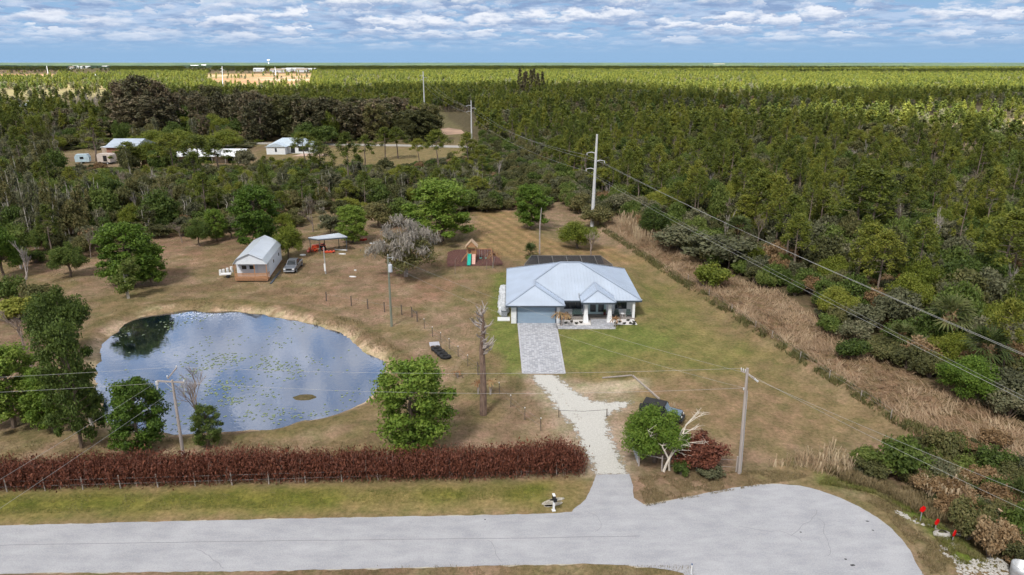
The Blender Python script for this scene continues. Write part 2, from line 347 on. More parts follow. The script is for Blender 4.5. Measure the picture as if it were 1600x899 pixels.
def ground_color(x, y):
    n1 = fbm(x, y, 9, 1); n2 = fbm(x, y, 2.5, 2); n3 = fbm(x, y, 30, 3); n4 = fbm(x, y, 1.0, 4, 2)
    def mixc(c, d, w): return c * (1 - w[..., None]) + np.asarray(d) * w[..., None]
    c = np.empty(x.shape + (3,)); c[:] = (0.205, 0.152, 0.106)
    c = mixc(c, (0.150, 0.132, 0.060), sstep(.46, .62, n1) * .65)
    rd = np.exp(-((x + 14) / 22) ** 2 - ((y - 106) / 12) ** 2) + .8 * np.exp(-((x + 60) / 25) ** 2 - ((y - 128) / 22) ** 2); c = mixc(c, (0.225, 0.140, 0.100), np.clip(rd, 0, 1) * sstep(.35, .6, fbm(x, y, 6, 44)) * .75)
    c = mixc(c, (0.265, 0.205, 0.145), sstep(.52, .72, n2) * .6)
    c = mixc(c, (0.135, 0.090, 0.062), sstep(.5, .7, fbm(x, y, 5, 7)) * .55)
    far = sstep(230, 420, y)
    c = mixc(c, (0.10, 0.10, 0.045), far * .7)
    tanf = sstep(.53, .60, fbm(x, y, 120, 12)) * sstep(200, 330, y)
    c = mixc(c, (0.20, 0.165, 0.085), tanf * .9)
    def patch(poly, col, w, amt=1.0, namp=1.5):
        nonlocal c
        P = np.asarray(poly); mar = 8
        m = (x > P[:, 0].min() - mar) & (x < P[:, 0].max() + mar) & (y > P[:, 1].min() - mar) & (y < P[:, 1].max() + mar)
        s_ = sdist(x[m], y[m], poly) + (fbm(x[m], y[m], 3.5, 5) - .5) * 2 * namp
        k = sstep(w, -w, s_) * amt; cc = c[m]; c[m] = cc * (1 - k[:, None]) + np.asarray(col) * k[:, None]
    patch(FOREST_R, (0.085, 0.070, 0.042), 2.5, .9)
    c = mixc(c, (0.26, 0.215, 0.115), sstep(1.1, .7, clearing(x, y)) * .9)
    patch(YARD, (0.175, 0.145, 0.068), 5, .8, 3)
    patch(PX([(1000, 590), (1180, 580), (1300, 640), (1260, 700), (1010, 650)]), (0.205, 0.148, 0.095), 3, .7, 4)
    patch(LAWN_R, (0.160, 0.158, 0.055), 3.5, .75, 4.0)
    patch(PX([(868, 512), (1000, 506), (1030, 500), (1060, 540), (960, 560), (882, 582)]), (0.122, 0.160, 0.042), 2.5, .7, 2.5)
    patch(LAWN_L, (0.128, 0.162, 0.042), 1.2, .85, 1.5)
    patch(VERGE, (0.200, 0.165, 0.075), 1, .9, .5)
    patch(VERGE_L, (0.125, 0.140, 0.026), 1.3, .85, 1.4)
    patch(FIELD, (0.235, 0.165, 0.085), 2, .8, 1.5)
    patch(MIDFIELD, (0.19, 0.155, 0.075), 5, .8, 3)
    patch(REEDS, (0.22, 0.155, 0.10), 1.5, .95, .8)
    patch(BRIGHT, (0.085, 0.140, 0.020), .8, .9, .6)
    patch(PX([(815, 583), (880, 590), (990, 615), (1000, 640), (965, 660), (985, 700), (1000, 745), (920, 745), (885, 680), (820, 610)]), (0.36, 0.31, 0.25), 1.3, .55, 2.2)
    patch(MULCH, (0.095, 0.045, 0.038), .35, .95, .25)
    patch(SANDPATCH, (0.42, 0.37, 0.29), .9, .75, 1.6)
    patch(SANDY, (0.50, 0.40, 0.26), .6, .95, .6)
    # mowing lines in the yard and the field
    q = (x * 0.80 - y * 0.60); st = (np.sin(q * 2.1 + fbm(x, y, 12, 8) * 3) * .5 + .5)
    yd = sstep(3, -3, sdist(x, y, YARD)) * (y < 96)
    c *= (1 + (st - .5) * .15 * yd)[..., None]
    q = (x * 0.93 + y * 0.37); st = np.sin(q * 2.6 + fbm(x, y, 15, 8) * 2) * .5 + .5
    fd = sstep(2, -2, sdist(x, y, FIELD)); c *= (1 + (st - .4) * .35 * fd)[..., None]
    # worn wheel track through the meadow west of the drive
    tr = np.abs(np.abs(pdist(x, y, PX([(700, 600), (735, 560), (715, 505), (640, 455), (560, 440), (470, 440)]))) - .85)
    c = mixc(c, (0.27, 0.20, 0.15), sstep(.55, .1, tr) * .5 * sstep(.35, .6, n2 + .1))
    # pond rim
    near = (x > -75) & (x < 5) & (y > 45) & (y < 115); s_ = sdist(x[near], y[near], POND) + (fbm(x[near], y[near], 2.5, 6) - .5) * 1.4
    k = sstep(1.5, .5, s_) * sstep(-3, 0.2, s_ + .2); cc = c[near]
    sandy = np.where((n2[near] > .42)[:, None], (0.40, 0.325, 0.235), (0.24, 0.185, 0.12))
    cc = cc * (1 - k[:, None]) + sandy * k[:, None]
    k2 = sstep(.0, -1.2, s_); cc = cc * (1 - k2[:, None]) + np.array((0.10, 0.085, 0.05)) * k2[:, None]
    k3 = sstep(1.4, 2.2, s_) * sstep(4.2, 2.8, s_) * .6; cc = cc * (1 - k3[:, None]) + np.array((0.12, 0.10, 0.045)) * k3[:, None]
    c[near] = cc
    # pale cleared land on the skyline, left
    for poly in CLEARED:
        s_ = sdist(x, y, poly); c = mixc(c, (0.22, 0.120, 0.075), sstep(60, -60, s_) * (.15 + .85 * sstep(.46, .56, fbm(x, y, 60, 21))))
        c = mixc(c, (0.30, 0.25, 0.20), sstep(60, -60, s_) * sstep(.58, .66, fbm(x, y, 90, 23)))
    c *= (0.86 + 0.28 * n4)[..., None]
    c *= (0.92 + 0.16 * n3)[..., None]
    return c
def ground_z(x, y):
    x = np.asarray(x, float); y = np.asarray(y, float); z = (fbm(x, y, 6, 30, 3) - .5) * .10
    s_ = sdist(x, y, POND) + (fbm(x, y, 3.0, 6) - .5) * 1.9
    z = np.where(s_ < 2.0, z * sstep(.6, 2, s_) + WATER_Z - .02 + (1 - WATER_Z * 0 - .3) * sstep(-.1, 1.5, s_) - .9 * sstep(0.2, -2.2, s_), z)
    z = z + .18 * sstep(1.4, 2.2, s_) * sstep(4.5, 2.4, s_)
    isl = np.hypot((x - G(475, 612)[0]) / 1.9, (y - G(475, 612)[1]) / 1.1)
    z = np.where(isl < 1.6, np.maximum(z, WATER_Z - .25 + .37 * sstep(1.5, .2, isl)), z)
    d = pdist(x, y, DITCH); z = z - .75 * sstep(.2, -2.2, d) * sstep(-16, -7, d) * (np.abs(d) < 30)
    for P in (ROAD, APRON, DRIVE, GRAVEL): z = z * sstep(0, 2.5, sdist(x, y, P)) + np.where(sdist(x, y, P) < .6, -.012, 0)
    z = z * sstep(0, 2, sdist(x, y, [(-3, 89), (20, 89), (20, 118), (-3, 118)]))
    return z
def build_ground():
    xs = axis(-110, 110, .62, -42000, 42000, 1.09); ys = axis(34, 150, .62, -3000, 60000, 1.05)
    X, Y = np.meshgrid(xs, ys); nx, ny = len(xs), len(ys)
    Z = np.zeros_like(X); m = (np.abs(X) < 130) & (Y > 25) & (Y < 260); Z[m] = ground_z(X[m], Y[m])
    V = np.stack([X, Y, Z], -1).reshape(-1, 3)
    i = np.arange(nx - 1)[None, :] + np.arange(ny - 1)[:, None] * nx
    Fq = np.stack([i, i + 1, i + nx + 1, i + nx], -1).reshape(-1, 4)
    m_, nt, b, o = newmat('ground_soil'); N, L = nt.nodes, nt.links
    at_ = N.new('ShaderNodeAttribute'); at_.attribute_name = 'soil'
    geo = N.new('ShaderNodeNewGeometry')
    n = N.new('ShaderNodeTexNoise'); n.inputs['Scale'].default_value = 2.6; n.inputs['Detail'].default_value = 7; n.inputs['Roughness'].default_value = .8
    n2 = N.new('ShaderNodeTexNoise'); n2.inputs['Scale'].default_value = .45; n2.inputs['Detail'].default_value = 5; n2.inputs['Roughness'].default_value = .7
    L.new(geo.outputs['Position'], n.inputs['Vector']); L.new(geo.outputs['Position'], n2.inputs['Vector'])
    r = N.new('ShaderNodeValToRGB'); r.color_ramp.elements[0].position = .3; r.color_ramp.elements[1].position = .7
    r.color_ramp.elements[0].color = (.48, .50, .42, 1); r.color_ramp.elements[1].color = (1.55, 1.48, 1.5, 1); L.new(n.outputs[0], r.inputs[0])
    r2 = N.new('ShaderNodeValToRGB'); r2.color_ramp.elements[0].position = .35; r2.color_ramp.elements[1].position = .65
    r2.color_ramp.elements[0].color = (.74, .84, .66, 1); r2.color_ramp.elements[1].color = (1.28, 1.16, 1.2, 1); L.new(n2.outputs[0], r2.inputs[0])
    mu = N.new('ShaderNodeMix'); mu.data_type = 'RGBA'; mu.blend_type = 'MULTIPLY'; mu.inputs[0].default_value = 1; L.new(at_.outputs['Color'], mu.inputs[6]); L.new(r.outputs[0], mu.inputs[7])
    mu2 = N.new('ShaderNodeMix'); mu2.data_type = 'RGBA'; mu2.blend_type = 'MULTIPLY'; mu2.inputs[0].default_value = 1; L.new(mu.outputs[2], mu2.inputs[6]); L.new(r2.outputs[0], mu2.inputs[7])
    L.new(mu2.outputs[2], b.inputs['Base Color']); b.inputs['Roughness'].default_value = .95; b.inputs['Specular IOR Level'].default_value = .1
    bp = N.new('ShaderNodeBump'); bp.inputs['Strength'].default_value = .6; bp.inputs['Distance'].default_value = .12; L.new(n.outputs[0], bp.inputs['Height']); L.new(bp.outputs[0], b.inputs['Normal'])
    me = np_mesh('ground', V, Fq, [m_], smooth=True)
    col = ground_color(X, Y).reshape(-1, 3); a = me.color_attributes.new('soil', 'FLOAT_COLOR', 'POINT')
    a.data.foreach_set('color', np.concatenate([np.clip(col, 0.01, 1), np.ones((len(col), 1))], 1).astype(np.float32).ravel())
    link('ground', me, kind='structure')
build_ground()
def gz(x, y): return float(ground_z(np.array([x]), np.array([y]))[0])

def build_pavements():
    m, nt, b, o = newmat('asphalt'); N, L = nt.nodes, nt.links
    geo = N.new('ShaderNodeNewGeometry')
    mp = N.new('ShaderNodeMapping'); mp.inputs['Scale'].default_value = (.35, 1, 1); L.new(geo.outputs['Position'], mp.inputs[0])
    def noise(s_, d, src, rr=.6):
        n = N.new('ShaderNodeTexNoise'); n.inputs['Scale'].default_value = s_; n.inputs['Detail'].default_value = d; n.inputs['Roughness'].default_value = rr; L.new(src, n.inputs['Vector']); return n.outputs[0]
    a = noise(.35, 4, geo.outputs['Position']); c = noise(9, 5, geo.outputs['Position'], .8); d = noise(1.2, 5, mp.outputs[0])
    s1 = N.new('ShaderNodeMath'); s1.operation = 'MULTIPLY_ADD'; L.new(a, s1.inputs[0]); s1.inputs[1].default_value = .45; L.new(c, s1.inputs[2])
    s2 = N.new('ShaderNodeMath'); s2.operation = 'MULTIPLY_ADD'; L.new(d, s2.inputs[0]); s2.inputs[1].default_value = .55; L.new(s1.outputs[0], s2.inputs[2])
    r = N.new('ShaderNodeValToRGB'); r.color_ramp.elements[0].position = .62; r.color_ramp.elements[1].position = 1.0
    r.color_ramp.elements[0].position = .75; r.color_ramp.elements[1].position = 1.0
    mr = N.new('ShaderNodeMapRange'); L.new(s2.outputs[0], mr.inputs[0]); mr.inputs[1].default_value = .7; mr.inputs[2].default_value = 1.3
    r.color_ramp.elements[0].position = .2; r.color_ramp.elements[1].position = .8
    r.color_ramp.elements[0].color = (.29, .297, .325, 1); r.color_ramp.elements[1].color = (.415, .42, .445, 1); L.new(mr.outputs[0], r.inputs[0]); L.new(r.outputs[0], b.inputs['Base Color'])
    b.inputs['Roughness'].default_value = .9; b.inputs['Specular IOR Level'].default_value = .2
    bp = N.new('ShaderNodeBump'); bp.inputs['Strength'].default_value = .4; bp.inputs['Distance'].default_value = .03; L.new(c, bp.inputs['Height']); L.new(bp.outputs[0], b.inputs['Normal'])
    M['asphalt'] = m
    sheet('road', resample(smooth_poly(ROAD, 1), .35, .10, .8), .010, m)
    sheet('driveway_apron', resample(APRON, .3, .10, .8), .014, m)
    edge = pm('sandy_shoulder', (.40, .35, .27), .95, .25, 3, col2=(.5, .46, .38), coord='Object')
    sheet('road_shoulder', resample(smooth_poly([(x, y) for x, y in ROAD], 1), .35, .30, 1.1, seed=8), .004, edge)
    g = pm('limestone_gravel', (.45, .44, .41), .95, .14, 7.0, bump=.10, detail=10, col2=(.57, .56, .53))
    seam = seam_m = pm('crack_seam', (.235, .235, .25), .9, .2, 5)
    # loose edge: the gravel thins out into the grass
    P = np.array(GRAVEL); xs = np.arange(P[:, 0].min() - 2, P[:, 0].max() + 2, .25); ys = np.arange(P[:, 1].min() - 2, P[:, 1].max() + 2, .25); X, Y = np.meshgrid(xs, ys); s_ = sdist(X, Y, GRAVEL); nx = len(xs)
    cell = (s_[:-1, :-1] < 1.5) & (sdist(X[:-1, :-1], Y[:-1, :-1], DRIVE) > .15) & (sdist(X[1:, 1:], Y[1:, 1:], DRIVE) > .15) & (sdist(X[:-1, :-1], Y[:-1, :-1], APRON) > -.2); jj, ii = np.nonzero(cell); a = jj * nx + ii
    me = np_mesh('gravel_driveway', np.stack([X, Y, 0 * X + .018], -1).reshape(-1, 3), np.stack([a, a + 1, a + nx + 1, a + nx], -1), [g], smooth=True)
    at_ = me.attributes.new('depth', 'FLOAT', 'POINT'); at_.data.foreach_set('value', (-s_).astype(np.float32).ravel())
    nt = g.node_tree; N, L = nt.nodes, nt.links; bs = next(n for n in N if n.type == 'BSDF_PRINCIPLED'); ou = next(n for n in N if n.type == 'OUTPUT_MATERIAL')
    aa = N.new('ShaderNodeAttribute'); aa.attribute_name = 'depth'; ge = N.new('ShaderNodeNewGeometry'); n_ = N.new('ShaderNodeTexNoise'); n_.inputs['Scale'].default_value = 1.6; n_.inputs['Detail'].default_value = 8; n_.inputs['Roughness'].default_value = .75; L.new(ge.outputs['Position'], n_.inputs['Vector'])
    ma = N.new('ShaderNodeMath'); ma.operation = 'MULTIPLY_ADD'; L.new(n_.outputs[0], ma.inputs[0]); ma.inputs[1].default_value = 4.4; L.new(aa.outputs['Fac'], ma.inputs[2]); mr_ = N.new('ShaderNodeMapRange'); L.new(ma.outputs[0], mr_.inputs[0]); mr_.inputs[1].default_value = 2.15; mr_.inputs[2].default_value = 2.5
    tr = N.new('ShaderNodeBsdfTransparent'); mx = N.new('ShaderNodeMixShader'); L.new(mr_.outputs[0], mx.inputs[0]); L.new(tr.outputs[0], mx.inputs[1]); L.new(bs.outputs[0], mx.inputs[2]); L.new(mx.outputs[0], ou.inputs[0])
    link('gravel_driveway', me, kind='structure')
    rr_ = random.Random(2)
    for k in range(6):
        px, py = rr_.uniform(60, 1350), rr_.uniform(822, 872); x, y, _ = G(px, py); a = rr_.uniform(-.5, .5) + (1.57 if k % 3 == 0 else 0); pts = [(x, y)]
        for _ in range(14): a += rr_.uniform(-.5, .5); x += math.cos(a) * .35; y += math.sin(a) * .35; pts.append((x, y))
        pts = [(p, q) for p, q in pts if sdist(np.array([p]), np.array([q]), ROAD)[0] < -.3]
        if len(pts) > 4:
            mb = MB()
            for (p, q), (p2, q2) in zip(pts, pts[1:]):
                l = math.hypot(p2 - p, q2 - q); nx_, ny_ = -(q2 - q) / l * .016, (p2 - p) / l * .016; mb.add([(p - nx_, q - ny_, .0165), (p2 - nx_, q2 - ny_, .0165), (p2 + nx_, q2 + ny_, .0165), (p + nx_, q + ny_, .0165)], [(0, 1, 2, 3)])
            mb.build('road_crack', seam_m, kind='structure')
    for (pts, w) in (([(-40, 853), (200, 849), (400, 846), (640, 843), (800, 841.5), (1000, 838)], .03),):
        P = resample(PX(pts), .5, .05, 1.0, closed=False); sheet('road_seam', [(x, y - w) for x, y in P] + [(x, y + w) for x, y in P[::-1]], .015, seam)
    spot = pm('oil_spot', (.05, .05, .055), .8, .3, 5)
    for i, (px, py, rr) in enumerate(((1251, 832, .09), (1321, 874, .11), (1332, 883.5, .15), (1355, 815, .12), (1364, 829, .09), (758, 812, .08))):
        x, y, _ = G(px, py); sheet('oil_stain', [(x + rr * rnd.uniform(.7, 1.3) * math.cos(t), y + rr * rnd.uniform(.5, 1.1) * math.sin(t)) for t in np.linspace(0, 6.28, 10)[:-1]], .019, spot)
    # skid ring worn into the turning circle mouth
    # paver driveway: patterned blocks, too small to tell apart at this distance
    m, nt, b, o = newmat('grey_pavers'); N, L = nt.nodes, nt.links
    geo = N.new('ShaderNodeNewGeometry'); vo = N.new('ShaderNodeTexVoronoi'); vo.inputs['Scale'].default_value = 3.2; vo.inputs['Randomness'].default_value = .45
    L.new(geo.outputs['Position'], vo.inputs['Vector']); sx = N.new('ShaderNodeSeparateColor'); L.new(vo.outputs['Color'], sx.inputs[0])
    r = N.new('ShaderNodeValToRGB'); r.color_ramp.elements[0].color = (.30, .31, .34, 1); r.color_ramp.elements[1].color = (.48, .49, .53, 1); L.new(sx.outputs[0], r.inputs[0])
    v2 = N.new('ShaderNodeTexVoronoi'); v2.feature = 'DISTANCE_TO_EDGE'; v2.inputs['Scale'].default_value = 3.2; v2.inputs['Randomness'].default_value = .45; L.new(geo.outputs['Position'], v2.inputs['Vector'])
    lt = N.new('ShaderNodeMapRange'); L.new(v2.outputs[0], lt.inputs[0]); lt.inputs[1].default_value = 0; lt.inputs[2].default_value = .08; lt.inputs[3].default_value = .6; lt.inputs[4].default_value = 1
    mu = N.new('ShaderNodeMix'); mu.data_type = 'RGBA'; mu.blend_type = 'MULTIPLY'; mu.inputs[0].default_value = 1; L.new(r.outputs[0], mu.inputs[6]); L.new(lt.outputs[0], mu.inputs[7])
    L.new(mu.outputs[2], b.inputs['Base Color']); b.inputs['Roughness'].default_value = .85
    bp = N.new('ShaderNodeBump'); bp.inputs['Strength'].default_value = .5; bp.inputs['Distance'].default_value = .02; L.new(lt.outputs[0], bp.inputs['Height']); L.new(bp.outputs[0], b.inputs['Normal'])
    M['pavers'] = m
    MB().slab(DRIVE, -.08, .045).build('paver_driveway', m, kind='structure')
    kb = pm('paver_border', (.42, .42, .45), .85, .2, 5)
    d = DRIVE; f = MB()
    for a, b2 in ((d[0], d[3]), (d[1], d[2]), (d[3], d[2])): f.bar((*a, .03), (*b2, .03), .2, .05)
    f.build('driveway_border', kb, kind='structure')
    gr = pm('farm_road', (.36, .34, .31), .9, .2, .5)
    sheet('far_road', PX([(180, 218), (300, 221), (500, 224.3), (620, 226), (730, 228), (745, 232), (730, 231.6), (620, 229), (500, 227.3), (300, 224), (180, 221)]), .05, gr)
    sheet('far_sand_patch', PX([(683, 203), (700, 200), (720, 203), (728, 209), (700, 211), (685, 210)]), .03, pm('red_sand', (.36, .24, .17), .95, .3, .1))
build_pavements()

# pond water, lily pads
def build_pond():
    m, nt, b, o = newmat('pond_water'); N, L = nt.nodes, nt.links
    b.inputs['Base Color'].default_value = (.010, .020, .035, 1); b.inputs['Roughness'].default_value = .03; b.inputs['IOR'].default_value = 1.33
    gl = N.new('ShaderNodeBsdfGlossy'); gl.inputs['Roughness'].default_value = .02; gl.inputs['Color'].default_value = (.52, .55, .63, 1)
    fr = N.new('ShaderNodeLayerWeight'); fr.inputs['Blend'].default_value = .56
    mx = N.new('ShaderNodeMixShader'); L.new(fr.outputs['Facing'], mx.inputs[0]); L.new(b.outputs[0], mx.inputs[1]); L.new(gl.outputs[0], mx.inputs[2]); L.new(mx.outputs[0], o.inputs[0])
    geo = N.new('ShaderNodeNewGeometry'); n = N.new('ShaderNodeTexNoise'); n.inputs['Scale'].default_value = 2.2; n.inputs['Detail'].default_value = 3; L.new(geo.outputs['Position'], n.inputs['Vector'])
    bp = N.new('ShaderNodeBump'); bp.inputs['Strength'].default_value = .10; bp.inputs['Distance'].default_value = .05; L.new(n.outputs[0], bp.inputs['Height'])
    L.new(bp.outputs[0], b.inputs['Normal']); L.new(bp.outputs[0], gl.inputs['Normal'])
    n2 = N.new('ShaderNodeTexNoise'); n2.inputs['Scale'].default_value = .12; n2.inputs['Detail'].default_value = 4; L.new(geo.outputs['Position'], n2.inputs['Vector'])
    r = N.new('ShaderNodeValToRGB'); r.color_ramp.elements[0].position = .4; r.color_ramp.elements[1].position = .62; r.color_ramp.elements[0].color = (.008, .022, .045, 1); r.color_ramp.elements[1].color = (.05, .055, .05, 1)
    L.new(n2.outputs[0], r.inputs[0]); L.new(r.outputs[0], b.inputs['Base Color'])
    P = np.array(POND); c = P.mean(0); big = [tuple(c + (p - c) * 1.05) for p in P]
    sheet('pond_water', big, WATER_Z, m)
    V = []; k = 0
    xs, ys = P[:, 0], P[:, 1]
    pts = []
    while len(pts) < 9000 and k < 90000:
        k += 1; x = rnd.uniform(xs.min(), xs.max()); y = rnd.uniform(ys.min(), ys.max()); pts.append((x, y))
    X = np.array(pts)[:, 0]; Y = np.array(pts)[:, 1]; s_ = sdist(X, Y, POND); u = rng.random(len(X))
    pr = sstep(.40, .60, fbm(X, Y, 7, 51)) * (.12 + .88 * sstep(.45, .6, fbm(X, Y, 2.4, 52))); ctr = np.exp(-((X + 29) / 11) ** 2 - ((Y - 73) / 9) ** 2)
    keep = (s_ < -.6) & (u < pr * (.28 + 1.2 * ctr)) & (np.hypot(X + 22.4, Y - 69.6) > 2.4)
    Fs = []; V = []
    for x, y in zip(X[keep], Y[keep]):
        rr = rnd.uniform(.07, .17); a0 = rnd.uniform(0, 6.28); b0 = len(V)
        V += [(x + rr * math.cos(a0 + t), y + rr * math.sin(a0 + t), WATER_Z + .012 + rnd.uniform(0, .02)) for t in (0, 1, 2, 3, 4.1, 5.2)]; Fs.append(tuple(range(b0, b0 + 6)))
    me = bpy.data.meshes.new('lily_pads'); me.from_pydata(V, [], Fs); me.materials.append(leafmat('lily_pad', [(.10, .14, .07), (.16, .21, .11), (.22, .28, .17), (.34, .38, .26)], 0, 3)); me.update()
    link('lily_pads', me, kind='stuff', label='small pale lily pads floating over the middle of the pond')
build_pond()
# ------------------------------------------------------------------ unseen clouds above the frame, outlined to put shade on near and far land
def cloud_mesh(poly, alt, step, seed, thick=260):
    P = np.array(poly, float); xs = np.arange(P[:, 0].min() - step, P[:, 0].max() + 2 * step, step); ys = np.arange(P[:, 1].min() - step, P[:, 1].max() + 2 * step, step)
    X, Y = np.meshgrid(xs, ys); s_ = sdist(X, Y, poly) + (fbm(X, Y, 150, seed) - .5) * 150
    V = []; Fs = []; idx = {}
    top = np.clip(-s_ / 160, 0, 1) ** .5 * thick * (.35 + fbm(X, Y, 180, seed + 3)); bot = -np.clip(-s_ / 120, 0, 1) ** .5 * 40 * fbm(X, Y, 60, seed + 5)
    ins = s_ < 0; ny, nx = X.shape
    cell = ins[:-1, :-1] | ins[1:, :-1] | ins[:-1, 1:] | ins[1:, 1:]
    n = nx * ny; Vt = np.stack([X, Y, alt + top], -1).reshape(-1, 3); Vb = np.stack([X, Y, alt + bot - .5], -1).reshape(-1, 3)
    jj, ii = np.nonzero(cell); a = jj * nx + ii
    ft = np.stack([a, a + 1, a + nx + 1, a + nx], -1); fb = np.stack([a + n, a + nx + n, a + nx + 1 + n, a + 1 + n], -1)
    side = []
    cs = np.zeros((ny + 1, nx + 1), bool); cs[1:ny, 1:nx] = cell
    for j, i in zip(jj, ii):
        a = j * nx + i
        if not cs[j, i + 1]: side.append((a, a + n, a + 1 + n, a + 1))
        if not cs[j + 2, i + 1]: side.append((a + nx + 1, a + nx + 1 + n, a + nx + n, a + nx))
        if not cs[j + 1, i]: side.append((a + nx, a + nx + n, a + n, a))
        if not cs[j + 1, i + 2]: side.append((a + 1, a + 1 + n, a + nx + 1 + n, a + nx + 1))
    return np.vstack([Vt, Vb]), np.vstack([ft, fb, np.array(side)])
def build_shade_clouds():
    m, nt, b, o = newmat('shade_cloud_vapour'); b.inputs['Base Color'].default_value = (.93, .94, .96, 1); b.inputs['Roughness'].default_value = 1; b.inputs['Specular IOR Level'].default_value = 0
    tr = nt.nodes.new('ShaderNodeBsdfTransparent'); mx = nt.nodes.new('ShaderNodeMixShader'); mx.inputs[0].default_value = .58    # share of sun let through, set for the depth of shade
    nt.links.new(tr.outputs[0], mx.inputs[1]); nt.links.new(b.outputs[0], mx.inputs[2]); nt.links.new(mx.outputs[0], o.inputs[0])
    polys = [[(-1500, 640), (-700, 680), (-300, 720), (60, 900), (150, 980), (190, 620), (150, 520), (120, 400), (140, 315), (200, 275), (400, 250), (900, 240), (900, -400), (-1500, -400)],
             [(130, 500), (230, 440), (420, 500), (520, 640), (330, 700), (170, 660)],
             [(-4600, 2250), (-1000, 2300), (300, 2700), (1300, 3200), (2400, 4300), (-400, 5400), (-4600, 5300)],
             [(500, 2300), (1400, 1900), (3200, 1800), (5200, 1900), (5200, 3100), (1800, 2900)]]
    for i, p in enumerate(polys):
        ALT = 420.0 if i < 2 else 600.0; off = SDIR / SDIR.z * ALT
        V, Fq = cloud_mesh(p, ALT, 30 if i < 2 else 90, 60 + i, 120)
        V = V + np.array((off.x, off.y, 0)); me = np_mesh('shade_cloud', V, Fq, [m], smooth=True)
        link('shade_cloud', me, kind='structure')
build_shade_clouds()

# ------------------------------------------------------------------ plant templates
def leaves(cent, rad, n, size, rg, up=.35, shell=.45, asp=.55, droop=0.0):
    """n small leaf faces spread through every ellipsoid clump"""
    cent = np.asarray(cent, float); rad = np.asarray(rad, float)
    if rad.ndim == 1: rad = np.repeat(rad[:, None], 3, 1)
    cnt = np.full(len(cent), n) if np.isscalar(n) else np.asarray(n)
    id_ = np.repeat(np.arange(len(cent)), cnt); N = len(id_)
    d = rg.normal(size=(N, 3)); d /= np.linalg.norm(d, axis=1)[:, None]
    r = rg.random(N) ** shell; lump = 1 + .28 * np.sin(d[:, 0] * 5 + id_) * np.cos(d[:, 1] * 4 + d[:, 2] * 5 + id_ * 2)
    p = cent[id_] + d * rad[id_] * (r * lump)[:, None]
    nr = d * .8 + rg.normal(size=(N, 3)) * .75; nr[:, 2] += up; nr /= np.linalg.norm(nr, axis=1)[:, None]
    t = np.cross(nr, rg.normal(size=(N, 3))); t /= np.linalg.norm(t, axis=1)[:, None]; t[:, 2] -= droop; b = np.cross(nr, t)
    s = size * (.55 + .9 * rg.random(N)); t = t * s[:, None]; b = b * (s * asp)[:, None]
    V = np.stack([p - t, p - b * .9, p + t, p + b * 1.1], 1).reshape(-1, 3)
    return V
def quads(V): return np.arange(len(V)).reshape(-1, 4)
def leaf_mesh(name, V, mat): return np_mesh(name, V, quads(V), [mat])
def limb(mb, p, q, r0, r1, n=5, wob=.06, seg=3, rr=rnd):
    p = Vector(p); q = Vector(q); L_ = (q - p).length; pts = []; rad = []
    for i in range(seg + 1):
        t = i / seg; w = Vector((rr.uniform(-1, 1), rr.uniform(-1, 1), rr.uniform(-.5, .5))) * L_ * wob * (0 if i in (0, seg) else 1)
        pts.append(p.lerp(q, t) + w); rad.append(r0 + (r1 - r0) * t)
    mb.tube(pts, rad, n); return pts
def tmp_broad(name, mat, seed, w=10., h=9., n=26, per=260, leaf=.28, trunk='bark', base=.25, clump=.2, flat=1.0):
    rg = np.random.default_rng(seed); rr = random.Random(seed); mb = MB(); cs = []; rs = []
    for i in range(n):
        a = i * 2.4 + rr.uniform(-.4, .4); q = math.sqrt((i + .5) / n); zz = base + (1 - base) * (.12 + .78 * rr.random() * (1.05 - .55 * q))
        cs.append((math.cos(a) * q * w * .36, math.sin(a) * q * w * .36, zz * h - .05 * h)); rs.append((w * clump * rr.uniform(.7, 1.2), w * clump * rr.uniform(.7, 1.2), h * clump * flat * rr.uniform(.6, .95)))
    top = Vector((rr.uniform(-.3, .3), rr.uniform(-.3, .3), h * .5)); limb(mb, (0, 0, -.3), top, w * .032, w * .016, 7)
    for c in cs[::2]:
        st = Vector((0, 0, -.3)).lerp(top, rr.uniform(.45, .95)); limb(mb, st, Vector(c) * .95, w * .013, w * .003, 4, .08)
    return mb.mesh(name + '_trunk', M[trunk]), leaf_mesh(name + '_crown', leaves(cs, rs, per, leaf, rg), M[mat])
def tmp_full(name, mat, seed, w=8., h=9., n=46, per=520, leaf=.125, wide=.30):
    # crown reaching almost to the ground, widest below the middle, uneven outline
    rg = np.random.default_rng(seed); rr = random.Random(seed); mb = MB(); cs = []; rs = []
    limb(mb, (0, 0, -.3), (rr.uniform(-.2, .2), 0, h * .8), w * .03, w * .01, 7)
    for i in range(n):
        t = (i + .5) / n; z = h * (.14 + .80 * t); prof = math.sqrt(max(.04, 1 - ((t - .40) / .64) ** 2)) * rr.uniform(.62, 1.2); a = i * 2.4 + rr.uniform(-.3, .3); q = w * .36 * prof * math.sqrt(rr.uniform(.35, 1))
        cs.append((math.cos(a) * q, math.sin(a) * q, z)); k = rr.uniform(.5, 1.3); rs.append((w * .125 * k, w * .125 * k, h * .07 * k)); limb(mb, (0, 0, z * .8), cs[-1], .05, .015, 3, .05, 2)
    return mb.mesh(name + '_trunk', M['bark']), leaf_mesh(name + '_crown', leaves(cs, rs, per, leaf, rg, shell=.6), M[mat])
